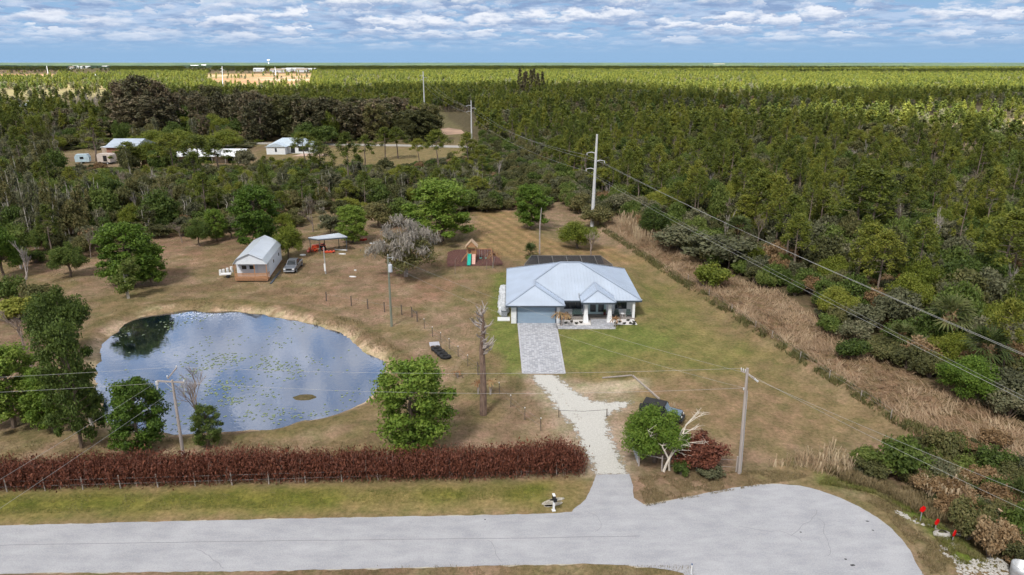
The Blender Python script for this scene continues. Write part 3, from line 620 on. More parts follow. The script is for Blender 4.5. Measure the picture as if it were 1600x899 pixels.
def tmp_pine(name, mat, seed, h=14., w=5., n=20, per=150, leaf=.21, clear=.5, trunk='bark_pine'):
    rg = np.random.default_rng(seed); rr = random.Random(seed); mb = MB(); cs = []; rs = []
    lean = Vector((rr.uniform(-.5, .5), rr.uniform(-.5, .5), h * .97)); pts = limb(mb, (0, 0, -.3), lean, .17, .05, 6, .012, 4)
    for i in range(n):
        t = clear + (1 - clear) * ((i + .5) / n) ** .85; a = i * 2.4 + rr.uniform(-.5, .5); q = w * .5 * (1.08 - ((t - clear) / (1 - clear)) ** 1.6) * rr.uniform(.45, 1)
        b = Vector((0, 0, -.3)).lerp(lean, t); c = b + Vector((math.cos(a) * q, math.sin(a) * q, .5)); limb(mb, b, c, .045, .012, 3, .05, 2)
        cs.append(c); rs.append((w * .15 * rr.uniform(.6, 1.3),) * 2 + (w * .17 * rr.uniform(.7, 1.3),))
    cs.append(lean + Vector((0, 0, .2))); rs.append((w * .14, w * .14, w * .16))
    return mb.mesh(name + '_trunk', M[trunk]), leaf_mesh(name + '_crown', leaves([tuple(c) for c in cs], rs, per, leaf, rg, asp=.35, shell=.6), M[mat])
def tmp_multi(name, mat, seed, h=12., w=5., stems=3, n=16, per=110, leaf=.28, trunk='bark_pale', low=.45):
    rg = np.random.default_rng(seed); rr = random.Random(seed); mb = MB(); cs = []; rs = []
    for s_ in range(stems):
        a = rr.uniform(0, 6.3); tp = Vector((math.cos(a) * w * .2, math.sin(a) * w * .2, h * rr.uniform(.8, .97))); b0 = Vector((math.cos(a) * .25, math.sin(a) * .25, -.3))
        limb(mb, b0, tp, .14, .03, 5, .03, 4)
        for i in range(n // stems):
            t = low + (1 - low) * rr.random(); c = b0.lerp(tp, t) + Vector((rr.uniform(-1, 1), rr.uniform(-1, 1), rr.uniform(0, .6))) * w * .2
            limb(mb, b0.lerp(tp, t - .06), c, .04, .01, 3, .05, 2); cs.append(tuple(c)); rs.append((w * .16 * rr.uniform(.6, 1.2), w * .16 * rr.uniform(.6, 1.2), h * .09 * rr.uniform(.7, 1.3)))
    return mb.mesh(name + '_trunk', M[trunk]), leaf_mesh(name + '_crown', leaves(cs, rs, per, leaf, rg, droop=.4, asp=.4, shell=.7), M[mat])
def tmp_plume(name, mat, seed, h=20., w=9., n=34, per=170, leaf=.42):
    rg = np.random.default_rng(seed); rr = random.Random(seed); mb = MB(); cs = []; rs = []
    limb(mb, (0, 0, -.3), (0, 0, h * .9), .35, .06, 6, .01, 4)
    for i in range(n):
        t = (i + .5) / n; a = i * 2.4; q = w * .40 * math.sqrt(max(.06, 1 - ((t - .42) / .62) ** 2)) * rr.uniform(.45, 1.15); z = h * (.10 + .84 * t)
        cs.append((math.cos(a) * q, math.sin(a) * q, z)); rs.append((w * .13 * rr.uniform(.7, 1.2), w * .13 * rr.uniform(.7, 1.2), h * .085 * rr.uniform(.7, 1.3)))
        mb.tube([(0, 0, z * .85), cs[-1]], [.05, .015], 3)
    return mb.mesh(name + '_trunk', M['bark']), leaf_mesh(name + '_crown', leaves(cs, rs, per, leaf, rg, asp=.28, droop=-.5, shell=.65), M[mat])
def tmp_shrub(name, mat, seed, w=4., h=2.6, n=14, per=300, leaf=.12, twig='twig'):
    rg = np.random.default_rng(seed); rr = random.Random(seed); mb = MB(); cs = []; rs = []
    for i in range(n):
        a = i * 2.4; q = math.sqrt(i / n) * w * .33; c = (math.cos(a) * q, math.sin(a) * q, h * rr.uniform(.35, .72) * (1.1 - .3 * q / w)); cs.append(c)
        rs.append((w * .15 * rr.uniform(.6, 1.4), w * .15 * rr.uniform(.6, 1.4), h * .24 * rr.uniform(.6, 1.3))); mb.tube([(0, 0, -.2), (c[0] * .5, c[1] * .5, c[2] * .6), c], [.05, .03, .01], 4)
    return mb.mesh(name + '_stems', M[twig]), leaf_mesh(name + '_leaves', leaves(cs, rs, per, leaf, rg), M[mat])
def tmp_bare(name, seed, h=7., w=5., mat='twig', depth=5, r0=.12, wig=.55):
    rr = random.Random(seed); mb = MB(); fine = MB()
    def grow(p, d, L_, r, k):
        q = p + d * L_; tgt = mb if k < 3 else fine; mid = p.lerp(q, .5) + Vector((rr.uniform(-1, 1), rr.uniform(-1, 1), rr.uniform(-1, 1))) * L_ * .07
        tgt.tube([p, mid, q], [r, r * .82, r * .62], 5 if k < 2 else 3)
        if k >= depth: return
        for j in range(3 if k < depth - 1 else 4):
            nd = (d + Vector((rr.uniform(-1, 1) * w / h, rr.uniform(-1, 1) * w / h, rr.uniform(-.25, .5))) * wig * 1.5).normalized(); grow(p.lerp(q, rr.uniform(.55, 1)), nd, L_ * rr.uniform(.55, .8), r * .6, k + 1)
    grow(Vector((0, 0, -.2)), Vector((rr.uniform(-.1, .1), rr.uniform(-.1, .1), 1)).normalized(), h * .34, r0, 0)
    return mb.mesh(name + '_trunk', M[mat]), fine.mesh(name + '_twigs', M[mat])
def frond_fan(rg, n, R_, cen, size, droop=.5):
    V = []
    for i in range(n):
        th = rg.uniform(0, 6.283); el = rg.uniform(-.5, 1.35); d = np.array((math.cos(th) * math.cos(el), math.sin(th) * math.cos(el), math.sin(el)))
        base = cen + d * R_ * .45; side = np.cross(d, (0, 0, 1.)); side /= np.linalg.norm(side) + 1e-6; upv = np.cross(side, d)
        for k in range(9):
            a = (k - 4) * .30; v = d * math.cos(a) + side * math.sin(a) + upv * rg.uniform(-.12, .12); tip = base + v * size * rg.uniform(.85, 1.1) + np.array((0, 0, -droop * size * rg.uniform(.2, .6)))
            wv = np.cross(v, upv) * size * .055; mid = base + v * size * .5
            V += [base, mid - wv, tip, mid + wv]
        V += [cen - side * .03, base - side * .03, base + side * .03, cen + side * .03]
    return V
def tmp_palm(name, seed, h=5.0, r=1.9):
    rg = np.random.default_rng(seed); mb = MB(); mb.tube([(0, 0, -.3), (.08, .05, h * .5), (.15, .0, h)], [.2, .16, .17], 8)
    V = np.array(frond_fan(rg, 34, r, np.array((.15, 0, h)), r * .72)); sk = leaves([(.15, 0, h - .5)], [(.5, .5, .6)], 160, .3, rg, droop=1.2, asp=.2)
    return mb.mesh(name + '_trunk', M['bark']), leaf_mesh(name + '_fronds', V, M['palm']), leaf_mesh(name + '_dead_fronds', sk, M['drybrown'])

T = {}
def reg(key, parts, size): T.setdefault(key, []).append((parts, size))
for i in range(4): reg('pine', tmp_pine('pine', 'pine', 100 + i, h=14, w=5 + .5 * i, n=18 + 2 * i, clear=.38 + .06 * i), (5.5, 14))
for i in range(4): reg('oak', tmp_broad('broadleaf', 'oak', 120 + i, per=230), (9.0, 8.6))
for i in range(3): reg('olive', tmp_broad('olive', 'olive', 130 + i, per=200, clump=.17), (8.8, 8.6))
for i in range(3): reg('grey', tmp_broad('greygreen', 'greygreen', 140 + i, per=170, clump=.15, n=30), (8.6, 8.6))
for i in range(2): reg('bright', tmp_broad('bright', 'bright', 150 + i, n=38, per=700, leaf=.13, clump=.15), (8.8, 8.8))
for i in range(3): reg('full', tmp_full('full', 'bright', 410 + i), (7.4, 9.2))
for i in range(3): reg('fulloak', tmp_full('fulloak', 'oak', 420 + i, per=400), (7.4, 9.2))
for i in range(2): reg('fineoak', tmp_broad('fineoak', 'oak', 155 + i, n=38, per=700, leaf=.13, clump=.145), (8.8, 8.8))
for i in range(2): reg('lime', tmp_broad('lime', 'lime', 160 + i, n=32, per=480, leaf=.15, clump=.16), (9, 8.6))
for i in range(3): reg('melaleuca', tmp_multi('melaleuca', 'olive' if i == 1 else 'greygreen', 170 + i, per=200, leaf=.2), (5, 12))
for i in range(3): reg('tallgreen', tmp_multi('tallgreen', 'oak', 180 + i, h=9, w=5, stems=2, n=22, per=240, leaf=.2, low=.25), (5, 9))
for i in range(3): reg('casuarina', tmp_plume('casuarina', ('brown', 'brown', 'olive')[i], 190 + i), (8.0, 20))
for i in range(2): reg('spire', tmp_pine('spire', 'brown', 195 + i, h=16, w=3.2, n=26, clear=.12, per=90, leaf=.4), (3.2, 16))
for i in range(3): reg('shrub', tmp_shrub('shrub', 'oak', 200 + i), (4, 2.4))
for i in range(3): reg('olive_shrub', tmp_shrub('olive_shrub', 'olive', 210 + i), (4, 2.4))
for i in range(2): reg('lime_shrub', tmp_shrub('lime_shrub', 'lime', 220 + i), (4, 2.4))
for i in range(2): reg('grey_shrub', tmp_shrub('grey_shrub', 'greygreen', 225 + i, per=240), (4, 2.4))
for i in range(2): reg('rust_shrub', tmp_shrub('rust_shrub', 'rust', 230 + i, n=16, per=480, leaf=.09), (4, 2.4))
for i in range(2): reg('brown_shrub', tmp_shrub('brown_shrub', 'drybrown', 235 + i, per=260, leaf=.13), (4, 2.4))
for i in range(3): reg('bare', tmp_bare('bare', 240 + i), (5, 6.5))
for i in range(2): reg('bare_tall', tmp_bare('bare_tall', 250 + i, h=12, w=3.5, mat='dead_wood', wig=.4, depth=4), (4, 11))
for i in range(3): reg('palm', tmp_palm('palm', 260 + i, h=3.2 + i), (5, 4.6 + i))
reg('palm_low', tmp_palm('palm_low', 266, h=.8, r=1.6), (4.2, 2.3))

ROT = {}
def plant(key, name, x, y, h, w, label, cat, group=None, v=None, rz=None, pn=('trunk', 'crown', 'dead_fronds')):
    vs = T[key]; parts, (tw, th) = vs[(v if v is not None else rnd.randrange(len(vs))) % len(vs)]
    z = gz(x, y) - .03 if (abs(x) < 120 and y < 250) else 0
    e = empty(name, (x, y, z), rnd.uniform(0, 6.28) if rz is None else rz, label, cat, group); e.scale = (w / tw, w / tw, h / th)
    for p, n_ in zip(parts, pn): link(n_, p, e)
    return e
def pp(key, name, px, py, top, wpx, label, cat='tree', group=None, v=None, rz=None, pn=('trunk', 'crown', 'dead_fronds')):
    """plant standing on the ground seen at (px, py), its size measured in the photograph"""
    x, y, _ = G(px, py); d = y * cP + CAMH * sP; w = wpx / F * d; return plant(key, name, x, y, max(.5, zat(y + .15 * w, top)), w, label, cat, group, v, rz, pn)
SH = ('stems', 'leaves', 'dead_fronds')

# -------- plants one can name, from the road outwards
pp('full', 'evergreen_tree', 652, 706, 546, 148, 'vivid green dense tree behind the red hedge, beside the pond', v=0)
pp('full', 'evergreen_tree', 222, 704, 578, 106, 'round green tree at the near pond edge left of the roadside pole', v=1)
pp('fulloak', 'evergreen_tree', 326, 698, 628, 56, 'thin olive green tree just right of the roadside pole by the pond', v=0)
pp('bare', 'bare_tree', 312, 690, 566, 90, 'leafless grey twiggy tree at the pond edge behind the roadside pole', v=0, pn=('trunk', 'twigs'))
pp('fulloak', 'evergreen_tree', 128, 700, 488, 96, 'tall stacked green tree at the left end of the pond', v=1)
pp('tallgreen', 'evergreen_tree', 150, 672, 545, 66, 'dark green tree overhanging the left corner of the pond', v=2)
pp('fineoak', 'evergreen_tree', 100, 560, 433, 92, 'rounded olive green tree on the left bank above the pond', v=0)
pp('full', 'evergreen_tree', 22, 668, 530, 128, 'broad dark tree at the left edge of the meadow near the hedge', v=1)
pp('full', 'evergreen_tree', 84, 672, 568, 84, 'leaning bushy green tree between the left edge tree and pond', v=0)
pp('bare', 'bare_tree', 38, 545, 468, 70, 'small leafless brown tree on the left bank', v=1, pn=('trunk', 'twigs'))
pp('bare', 'bare_tree', 62, 610, 528, 74, 'leafless twiggy tree behind the leaning bushy tree at the left', v=2, pn=('trunk', 'twigs'))
pp('bare', 'bare_tree', 118, 660, 590, 50, 'small leafless tree in front of the tall stacked tree', v=1, pn=('trunk', 'twigs'))
pp('shrub', 'round_shrub', 60, 640, 606, 60, 'green bush between the left edge tree and the leaning tree', 'shrub', v=1, pn=SH)
pp('olive_shrub', 'round_shrub', 60, 480, 440, 60, 'olive bush at the foot of the dead pale tree', 'shrub', v=1, pn=SH)
pp('full', 'evergreen_tree', 236, 446, 374, 60, 'smaller green tree touching the right side of the spreading meadow tree', v=1)
pp('shrub', 'round_shrub', 15, 470, 432, 60, 'green bush at the left picture edge above the yellow mound', 'shrub', v=0, pn=SH)
for _px, _py, _top, _w, _key, _lab in ((168, 398, 330, 34, 'tallgreen', 'slim upright green tree at the belt edge above the spreading meadow tree'), (232, 372, 322, 36, 'melaleuca', 'thin grey green tree at the belt edge behind the meadow'), (285, 380, 336, 34, 'bare', 'low leafless tree left of the small bushy tree above the cabin'), (340, 376, 322, 42, 'full', 'leafy tree at the belt edge left of the tall lush tree'), (142, 404, 352, 30, 'bare', 'small leafless tree near the pale trunk stand'), (32, 420, 350, 50, 'tallgreen', 'green tree just right of the left picture edge in the meadow'), (362, 372, 330, 30, 'grey', 'grey green small tree tucked left of the tall lush tree'), (516, 366, 326, 34, 'grey', 'grey green tree behind the carport roof'), (592, 356, 310, 50, 'olive', 'olive tree filling the belt edge right of the carport'), (628, 352, 306, 46, 'oak', 'dark tree filling the belt edge behind the moss draped tree'), (180, 428, 398, 26, 'olive_shrub', 'low olive bush at the left foot of the spreading meadow tree')):
    pp(_key, 'round_shrub' if 'shrub' in _key else 'bare_tree' if _key == 'bare' else 'evergreen_tree', _px, _py, _top, _w, _lab, 'shrub' if 'shrub' in _key else 'tree', v=1, pn=('trunk', 'twigs') if _key == 'bare' else SH if 'shrub' in _key else ('trunk', 'crown'))
pp('lime_shrub', 'round_shrub', 28, 498, 462, 74, 'yellow green mound of leaves on the left bank', 'shrub', v=0, pn=SH)
pp('bare_tall', 'bare_tree', 42, 452, 374, 50, 'dead pale tree with many fine branches at the left meadow edge', v=0, pn=('trunk', 'twigs'))
pp('fineoak', 'evergreen_tree', 110, 432, 372, 56, 'small round green tree in the left meadow near the pale trunks', v=0)
pp('bright', 'evergreen_tree', 8, 435, 338, 60, 'dark green tree cut by the left picture edge above the meadow', v=1)
pp('fineoak', 'evergreen_tree', 72, 398, 345, 42, 'slim green tree beside the pale melaleuca trunks', v=1)
pp('full', 'evergreen_tree', 208, 446, 338, 112, 'large spreading green tree alone in the left meadow', v=1)
pp('tallgreen', 'evergreen_tree', 200, 466, 395, 52, 'green tree with pale bare lower trunk in front of the spreading meadow tree', v=2)
pp('fineoak', 'evergreen_tree', 312, 385, 338, 38, 'small bushy tree in the meadow above the white cabin', v=0)
pp('oak', 'evergreen_tree', 252, 358, 292, 58, 'dark green round tree at the back edge of the left meadow', v=1)
pp('full', 'evergreen_tree', 402, 390, 286, 94, 'tall lush green tree directly behind the white cabin', v=0)
pp('lime', 'evergreen_tree', 452, 404, 338, 48, 'thin yellow green tree between the cabin and the metal carport', v=0)
pp('bare', 'bare_tree', 489, 362, 302, 50, 'pinkish leafless tree behind the metal carport', v=2, pn=('trunk', 'twigs'))
pp('full', 'evergreen_tree', 552, 380, 316, 64, 'light green bushy tree to the right of the metal carport', v=1)
pp('full', 'evergreen_tree', 688, 378, 274, 130, 'large round oak with yellow green crown behind the playset', v=2)
pp('full', 'evergreen_tree', 830, 358, 284, 66, 'bright tree with pale trunk at the back of the ploughed field', v=0)
pp('lime', 'evergreen_tree', 902, 384, 334, 66, 'loose yellowish tree left of the tall concrete pole', v=1)
pp('bare', 'bare_tree', 922, 398, 352, 60, 'leafless grey tree behind the right end of the pool cage', v=0, pn=('trunk', 'twigs'))
pp('olive', 'evergreen_tree', 934, 352, 312, 50, 'dense bush like tree hiding the foot of the tall concrete pole', v=0)
pp('palm_low', 'palm', 831, 404, 377, 34, 'short bushy palm behind the house beside the pool cage', 'palm', v=0, pn=('trunk', 'fronds', 'dead_fronds'))
pp('lime_shrub', 'round_shrub', 1112, 447, 413, 72, 'light green rounded bush between the reeds and the woods', 'shrub', v=1, pn=SH)
pp('lime', 'evergreen_tree', 1306, 503, 438, 62, 'bright yellow green round tree at the edge of the right woods', v=1)
pp('fineoak', 'evergreen_tree', 1022, 374, 312, 48, 'dark green bush like tree at the top of the reed strip', v=1)
pp('grey', 'evergreen_tree', 1064, 392, 345, 90, 'wide grey green tree bordering the reed strip', v=0)
pp('grey', 'evergreen_tree', 1125, 412, 352, 110, 'broad dull green tree behind the light green bush', v=1)
pp('shrub', 'round_shrub', 1328, 560, 528, 62, 'low green bush standing in the dry reeds', 'shrub', v=0, pn=SH)
pp('palm', 'palm', 1472, 560, 464, 92, 'large sabal palm at the edge of the right woods', 'palm', v=1, pn=('trunk', 'fronds', 'dead_fronds'))
pp('palm', 'palm', 1535, 600, 512, 96, 'fan palm half buried in green vines by the reeds', 'palm', v=0, pn=('trunk', 'fronds', 'dead_fronds'))
pp('palm', 'palm', 1150, 400, 338, 58, 'sabal palm rising from the woods edge under the power lines', 'palm', v=2, pn=('trunk', 'fronds', 'dead_fronds'))
pp('palm', 'palm', 1408, 550, 505, 60, 'dark sabal palm in the brush left of the large sabal palm', 'palm', v=0, pn=('trunk', 'fronds', 'dead_fronds'))
pp('bright', 'evergreen_tree', 1510, 625, 545, 90, 'leafy yellow green tree in front of the vine covered palm', v=1)
pp('shrub', 'round_shrub', 1408, 738, 664, 92, 'large bushy green shrub at the lower right beside the turning circle', 'shrub', v=1, pn=SH)
pp('shrub', 'round_shrub', 1352, 722, 684, 60, 'smaller dark green shrub left of the large bushy shrub', 'shrub', v=2, pn=SH)
pp('shrub', 'round_shrub', 1553, 735, 694, 66, 'green shrub among dry reeds near the right picture edge', 'shrub', v=0, pn=SH)
pp('palm_low', 'palm', 1521, 800, 762, 54, 'low light green fan palm above the culvert', 'palm', v=0, pn=('trunk', 'fronds', 'dead_fronds'))
pp('palm_low', 'palm', 1594, 790, 730, 60, 'low fan palm cut by the right picture edge', 'palm', v=0, pn=('trunk', 'fronds', 'dead_fronds'))
pp('olive_shrub', 'round_shrub', 1512, 838, 775, 84, 'olive bush behind the row of red markers', 'shrub', v=0, pn=SH)
pp('grey_shrub', 'round_shrub', 1455, 745, 700, 70, 'grey green bush behind the fallen log', 'shrub', v=0, pn=SH)
pp('brown_shrub', 'round_shrub', 1545, 868, 800, 66, 'tangled dry brown brush above the culvert pipe', 'shrub', v=0, pn=SH)
pp('olive_shrub', 'round_shrub', 1470, 715, 655, 66, 'dull olive shrub where the reed strip meets the lower right bushes', 'shrub', v=1, pn=SH)
pp('shrub', 'round_shrub', 1592, 845, 775, 70, 'dark green bush above the culvert at the right picture edge', 'shrub', v=2, pn=SH)
pp('rust_shrub', 'round_shrub', 1088, 728, 680, 100, 'burgundy leaved bush behind the white bare tree', 'shrub', v=0, pn=SH)
pp('shrub', 'round_shrub', 1064, 742, 716, 34, 'small dark green bush beside the wooden fence post', 'shrub', v=1, pn=SH)
pp('grey_shrub', 'round_shrub', 1108, 744, 722, 56, 'low grey brush at the foot of the burgundy bush', 'shrub', v=1, pn=SH)
pp('bright', 'evergreen_tree', 1022, 722, 618, 104, 'bright green tree hiding most of the parked black jeep', v=0)

BANK = PX([(1335, 712), (1400, 700), (1445, 690), (1600, 690), (1640, 900), (1560, 868), (1505, 815), (1465, 785), (1400, 762), (1330, 742)])
_k = 0
for _i in range(900):
    _px, _py = rnd.uniform(1330, 1640), rnd.uniform(690, 880); _x, _y, _ = G(_px, _py)
    if sdist(np.array([_x]), np.array([_y]), BANK)[0] > -.4 or _k >= 72: continue
    _k += 1; _key = rnd.choice(['olive_shrub', 'shrub', 'grey_shrub', 'brown_shrub', 'brown_shrub', 'olive_shrub']); _c = {'olive_shrub': 'olive', 'shrub': 'dark green', 'grey_shrub': 'grey green', 'brown_shrub': 'dry brown'}[_key]
    plant(_key, 'bank_shrub', _x, _y, rnd.uniform(.9, 2.2), rnd.uniform(2.0, 3.6), _c + ' brush covering the bank above the red markers', 'shrub', _c + ' brush on the bank', pn=SH)
# mossy tree: dark crown with hanging grey moss on top
def mossy():
    x, y, _ = G(634, 432); d = y * cP + CAMH * sP; w = 122 / F * d; h = zat(y + 1.5, 326); rg = np.random.default_rng(5); rr = random.Random(5)
    e = empty('moss_draped_tree', (x, y, 0), 0, 'grey moss draped tree with dark lower crown behind the transformer pole', 'tree')
    mb = MB(); limb(mb, (0, 0, -.2), (.3, 0, h * .55), .35, .2, 7); cs = []; ms = []
    for i in range(26):
        a = i * 2.4; q = math.sqrt((i + .5) / 26) * w * .42; c = (math.cos(a) * q, math.sin(a) * q, h * (.80 - .35 * (q / (w * .42)) + rr.uniform(-.12, .14))); limb(mb, (0, 0, h * rr.uniform(.25, .5)), c, .10, .02, 4, .1)
        ms.append((c, (w * .11 * rr.uniform(.6, 1.2), w * .11, h * .09)))
    for i in range(16):
        a = i * 2.4; q = math.sqrt((i + .5) / 16) * w * .30; cs.append(((math.cos(a) * q + .6, math.sin(a) * q - .4, h * rr.uniform(.22, .55)), (w * .13, w * .13, h * .11)))
    mb.build('trunk', M['dead_wood'], e)
    link('crown', leaf_mesh('crown', leaves([c for c, r in cs], [r for c, r in cs], 420, .17, rg), M['olive']), e)
    link('hanging_moss', leaf_mesh('moss', leaves([c for c, r in ms], [r for c, r in ms], 260, .22, rg, asp=.22, droop=.8, shell=.7), M['moss']), e)
mossy()
# white bare tree by the gate and the dead snag
def white_bare():
    x, y, _ = G(1038, 737); e = empty('white_bare_tree', (x, y, 0), 0, 'leafless tree with pale white trunk beside the open farm gate', 'tree')
    s_ = 1 / F * (y * cP + CAMH * sP); rr = random.Random(9); mb = MB(); tw = MB()
    def P(px, py, dy=0): p = at(px, py, y + dy); return Vector((p[0] - x, p[1] - y, p[2]))
    f = P(1046, 716); mb.tube([P(1037, 737), P(1041, 726), f], [.13, .11, .10], 7); mb.tube([P(1046, 737, .2), P(1045, 726, .1), f], [.10, .09, .08], 6)
    for pts in ([(1046, 716), (1053, 706), (1068, 695), (1078, 692)], [(1046, 716), (1052, 703), (1058, 690), (1066, 672), (1075, 662)], [(1044, 716), (1038, 704), (1034, 696), (1024, 690), (1016, 682)], [(1058, 690), (1066, 680), (1072, 664), (1080, 655)]):
        q = [P(a, b, i * .35 * rr.uniform(-1, 1)) for i, (a, b) in enumerate(pts)]; mb.tube(q, [.075 * (1 - i / (len(q) + .3)) + .015 for i in range(len(q))], 5)
        for k in range(9):
            a = q[rr.randrange(1, len(q))]; b = a + Vector((rr.uniform(-.4, 1.3), rr.uniform(-.8, .8), rr.uniform(.0, .9))); c = b + Vector((rr.uniform(-.4, .7), rr.uniform(-.4, .4), rr.uniform(-.1, .5))); tw.tube([a, b, c], [.028, .018, .008], 4)
            for _ in range(2): tw.tube([b, b + Vector((rr.uniform(-.5, .8), rr.uniform(-.5, .5), rr.uniform(-.2, .5)))], [.014, .006], 3)
    mb.build('trunk', M['dead_white'], e); tw.build('twigs', M['dead_white'], e)
white_bare()
def snag():
    x, y, _ = G(755, 648); h = zat(y, 482); e = empty('dead_snag', (x, y, 0), 0, 'tall dead trunk with short broken branches near the grey driveway', 'tree'); rr = random.Random(4); mb = MB(); br = MB()
    lm = pm('snag_bark', (.15, .10, .08), .95, .45, 2.2, stretch=(2, 2, .5), col2=(.25, .175, .135)); p0 = [(0, 0, -.2), (.05, 0, h * .3), (-.05, .1, h * .6), (.12, 0, h * .83), (.02, .05, h * .99)]
    mb.tube(p0, [.38, .32, .28, .19, .07], 9)
    for i in range(26):
        t = 1 - (i / 26) ** 1.2 * .42; z = h * t * .97; a = rr.uniform(0, 6.28); L_ = rr.uniform(.5, 1.9) * (1.15 - .4 * t); p = Vector((0.04, 0, z)); q = p + Vector((math.cos(a) * L_ * .6, math.sin(a) * L_ * .6, L_ * .25)); s2 = q + Vector((math.cos(a + .8) * L_ * .35, math.sin(a + .8) * L_ * .35, L_ * .45))
        br.tube([p, q, s2], [.11, .075, .03], 5); br.tube([q, q + Vector((rr.uniform(-.5, .5), rr.uniform(-.5, .5), .5))], [.045, .015], 4); br.tube([q.lerp(p, .4), q.lerp(p, .4) + Vector((rr.uniform(-.6, .6), rr.uniform(-.6, .6), rr.uniform(-.2, .5)))], [.04, .015], 4)
    mb.build('trunk', lm, e); br.build('branches', M['dead_wood'], e)
snag()

# -------- woods: individuals where the photograph shows single trees, one mass beyond
def scatter(n, box, ok, mind, tries=40):
    out = []; cell = {}; x0, x1, y0, y1 = box; k = 0
    while len(out) < n and k < n * tries:
        k += 1; x = rnd.uniform(x0, x1); y = rnd.uniform(y0, y1); q = (int(x // mind), int(y // mind))
        if any(math.hypot(x - a, y - b) < mind for i in (-1, 0, 1) for j in (-1, 0, 1) for a, b in cell.get((q[0] + i, q[1] + j), ())): continue
        out.append((x, y)); cell.setdefault(q, []).append((x, y))
    A = np.array(out); return A[ok(A[:, 0], A[:, 1])]
def inview(x, y, m=60):
    d = y * cP + CAMH * sP; px = CX + F * x / d; return (px > -m) & (px < 1600 + m)
EDGE_R = PX([(757, 225), (800, 262), (835, 285), (880, 305), (945, 330), (1010, 352), (1085, 398), (1160, 432), (1225, 455), (1290, 488), (1330, 532), (1385, 552), (1460, 592), (1550, 632), (1700, 700), (1700, 150), (700, 150), (725, 200)])
LEFTW = PX([(-80, 150), (170, 150), (175, 205), (410, 205), (420, 240), (495, 262), (640, 262), (760, 240), (835, 290), (800, 325), (745, 335), (700, 345), (600, 335), (540, 345), (470, 356), (380, 366), (300, 368), (265, 376), (215, 376), (150, 398), (118, 418), (60, 432), (-80, 475)])
COR = PX([(-80, 222), (410, 218), (420, 262), (330, 266), (100, 262), (-80, 250)])
def ok_r(x, y): return (sdist(x, y, EDGE_R) < 0) & inview(x, y) & (y < 330) & ((clearing(x, y) > 1) | (rng.random(len(x)) < .08))
def ok_l(x, y): return (sdist(x, y, LEFTW) < 0) & inview(x, y) & (y < 330) & ~((y > 236) & (x < -75) & (x > -178) & (y < 292)) & ~((x > -110) & (x < -45) & (y > 245))
G_PINE = 'pines standing in the woods'; 
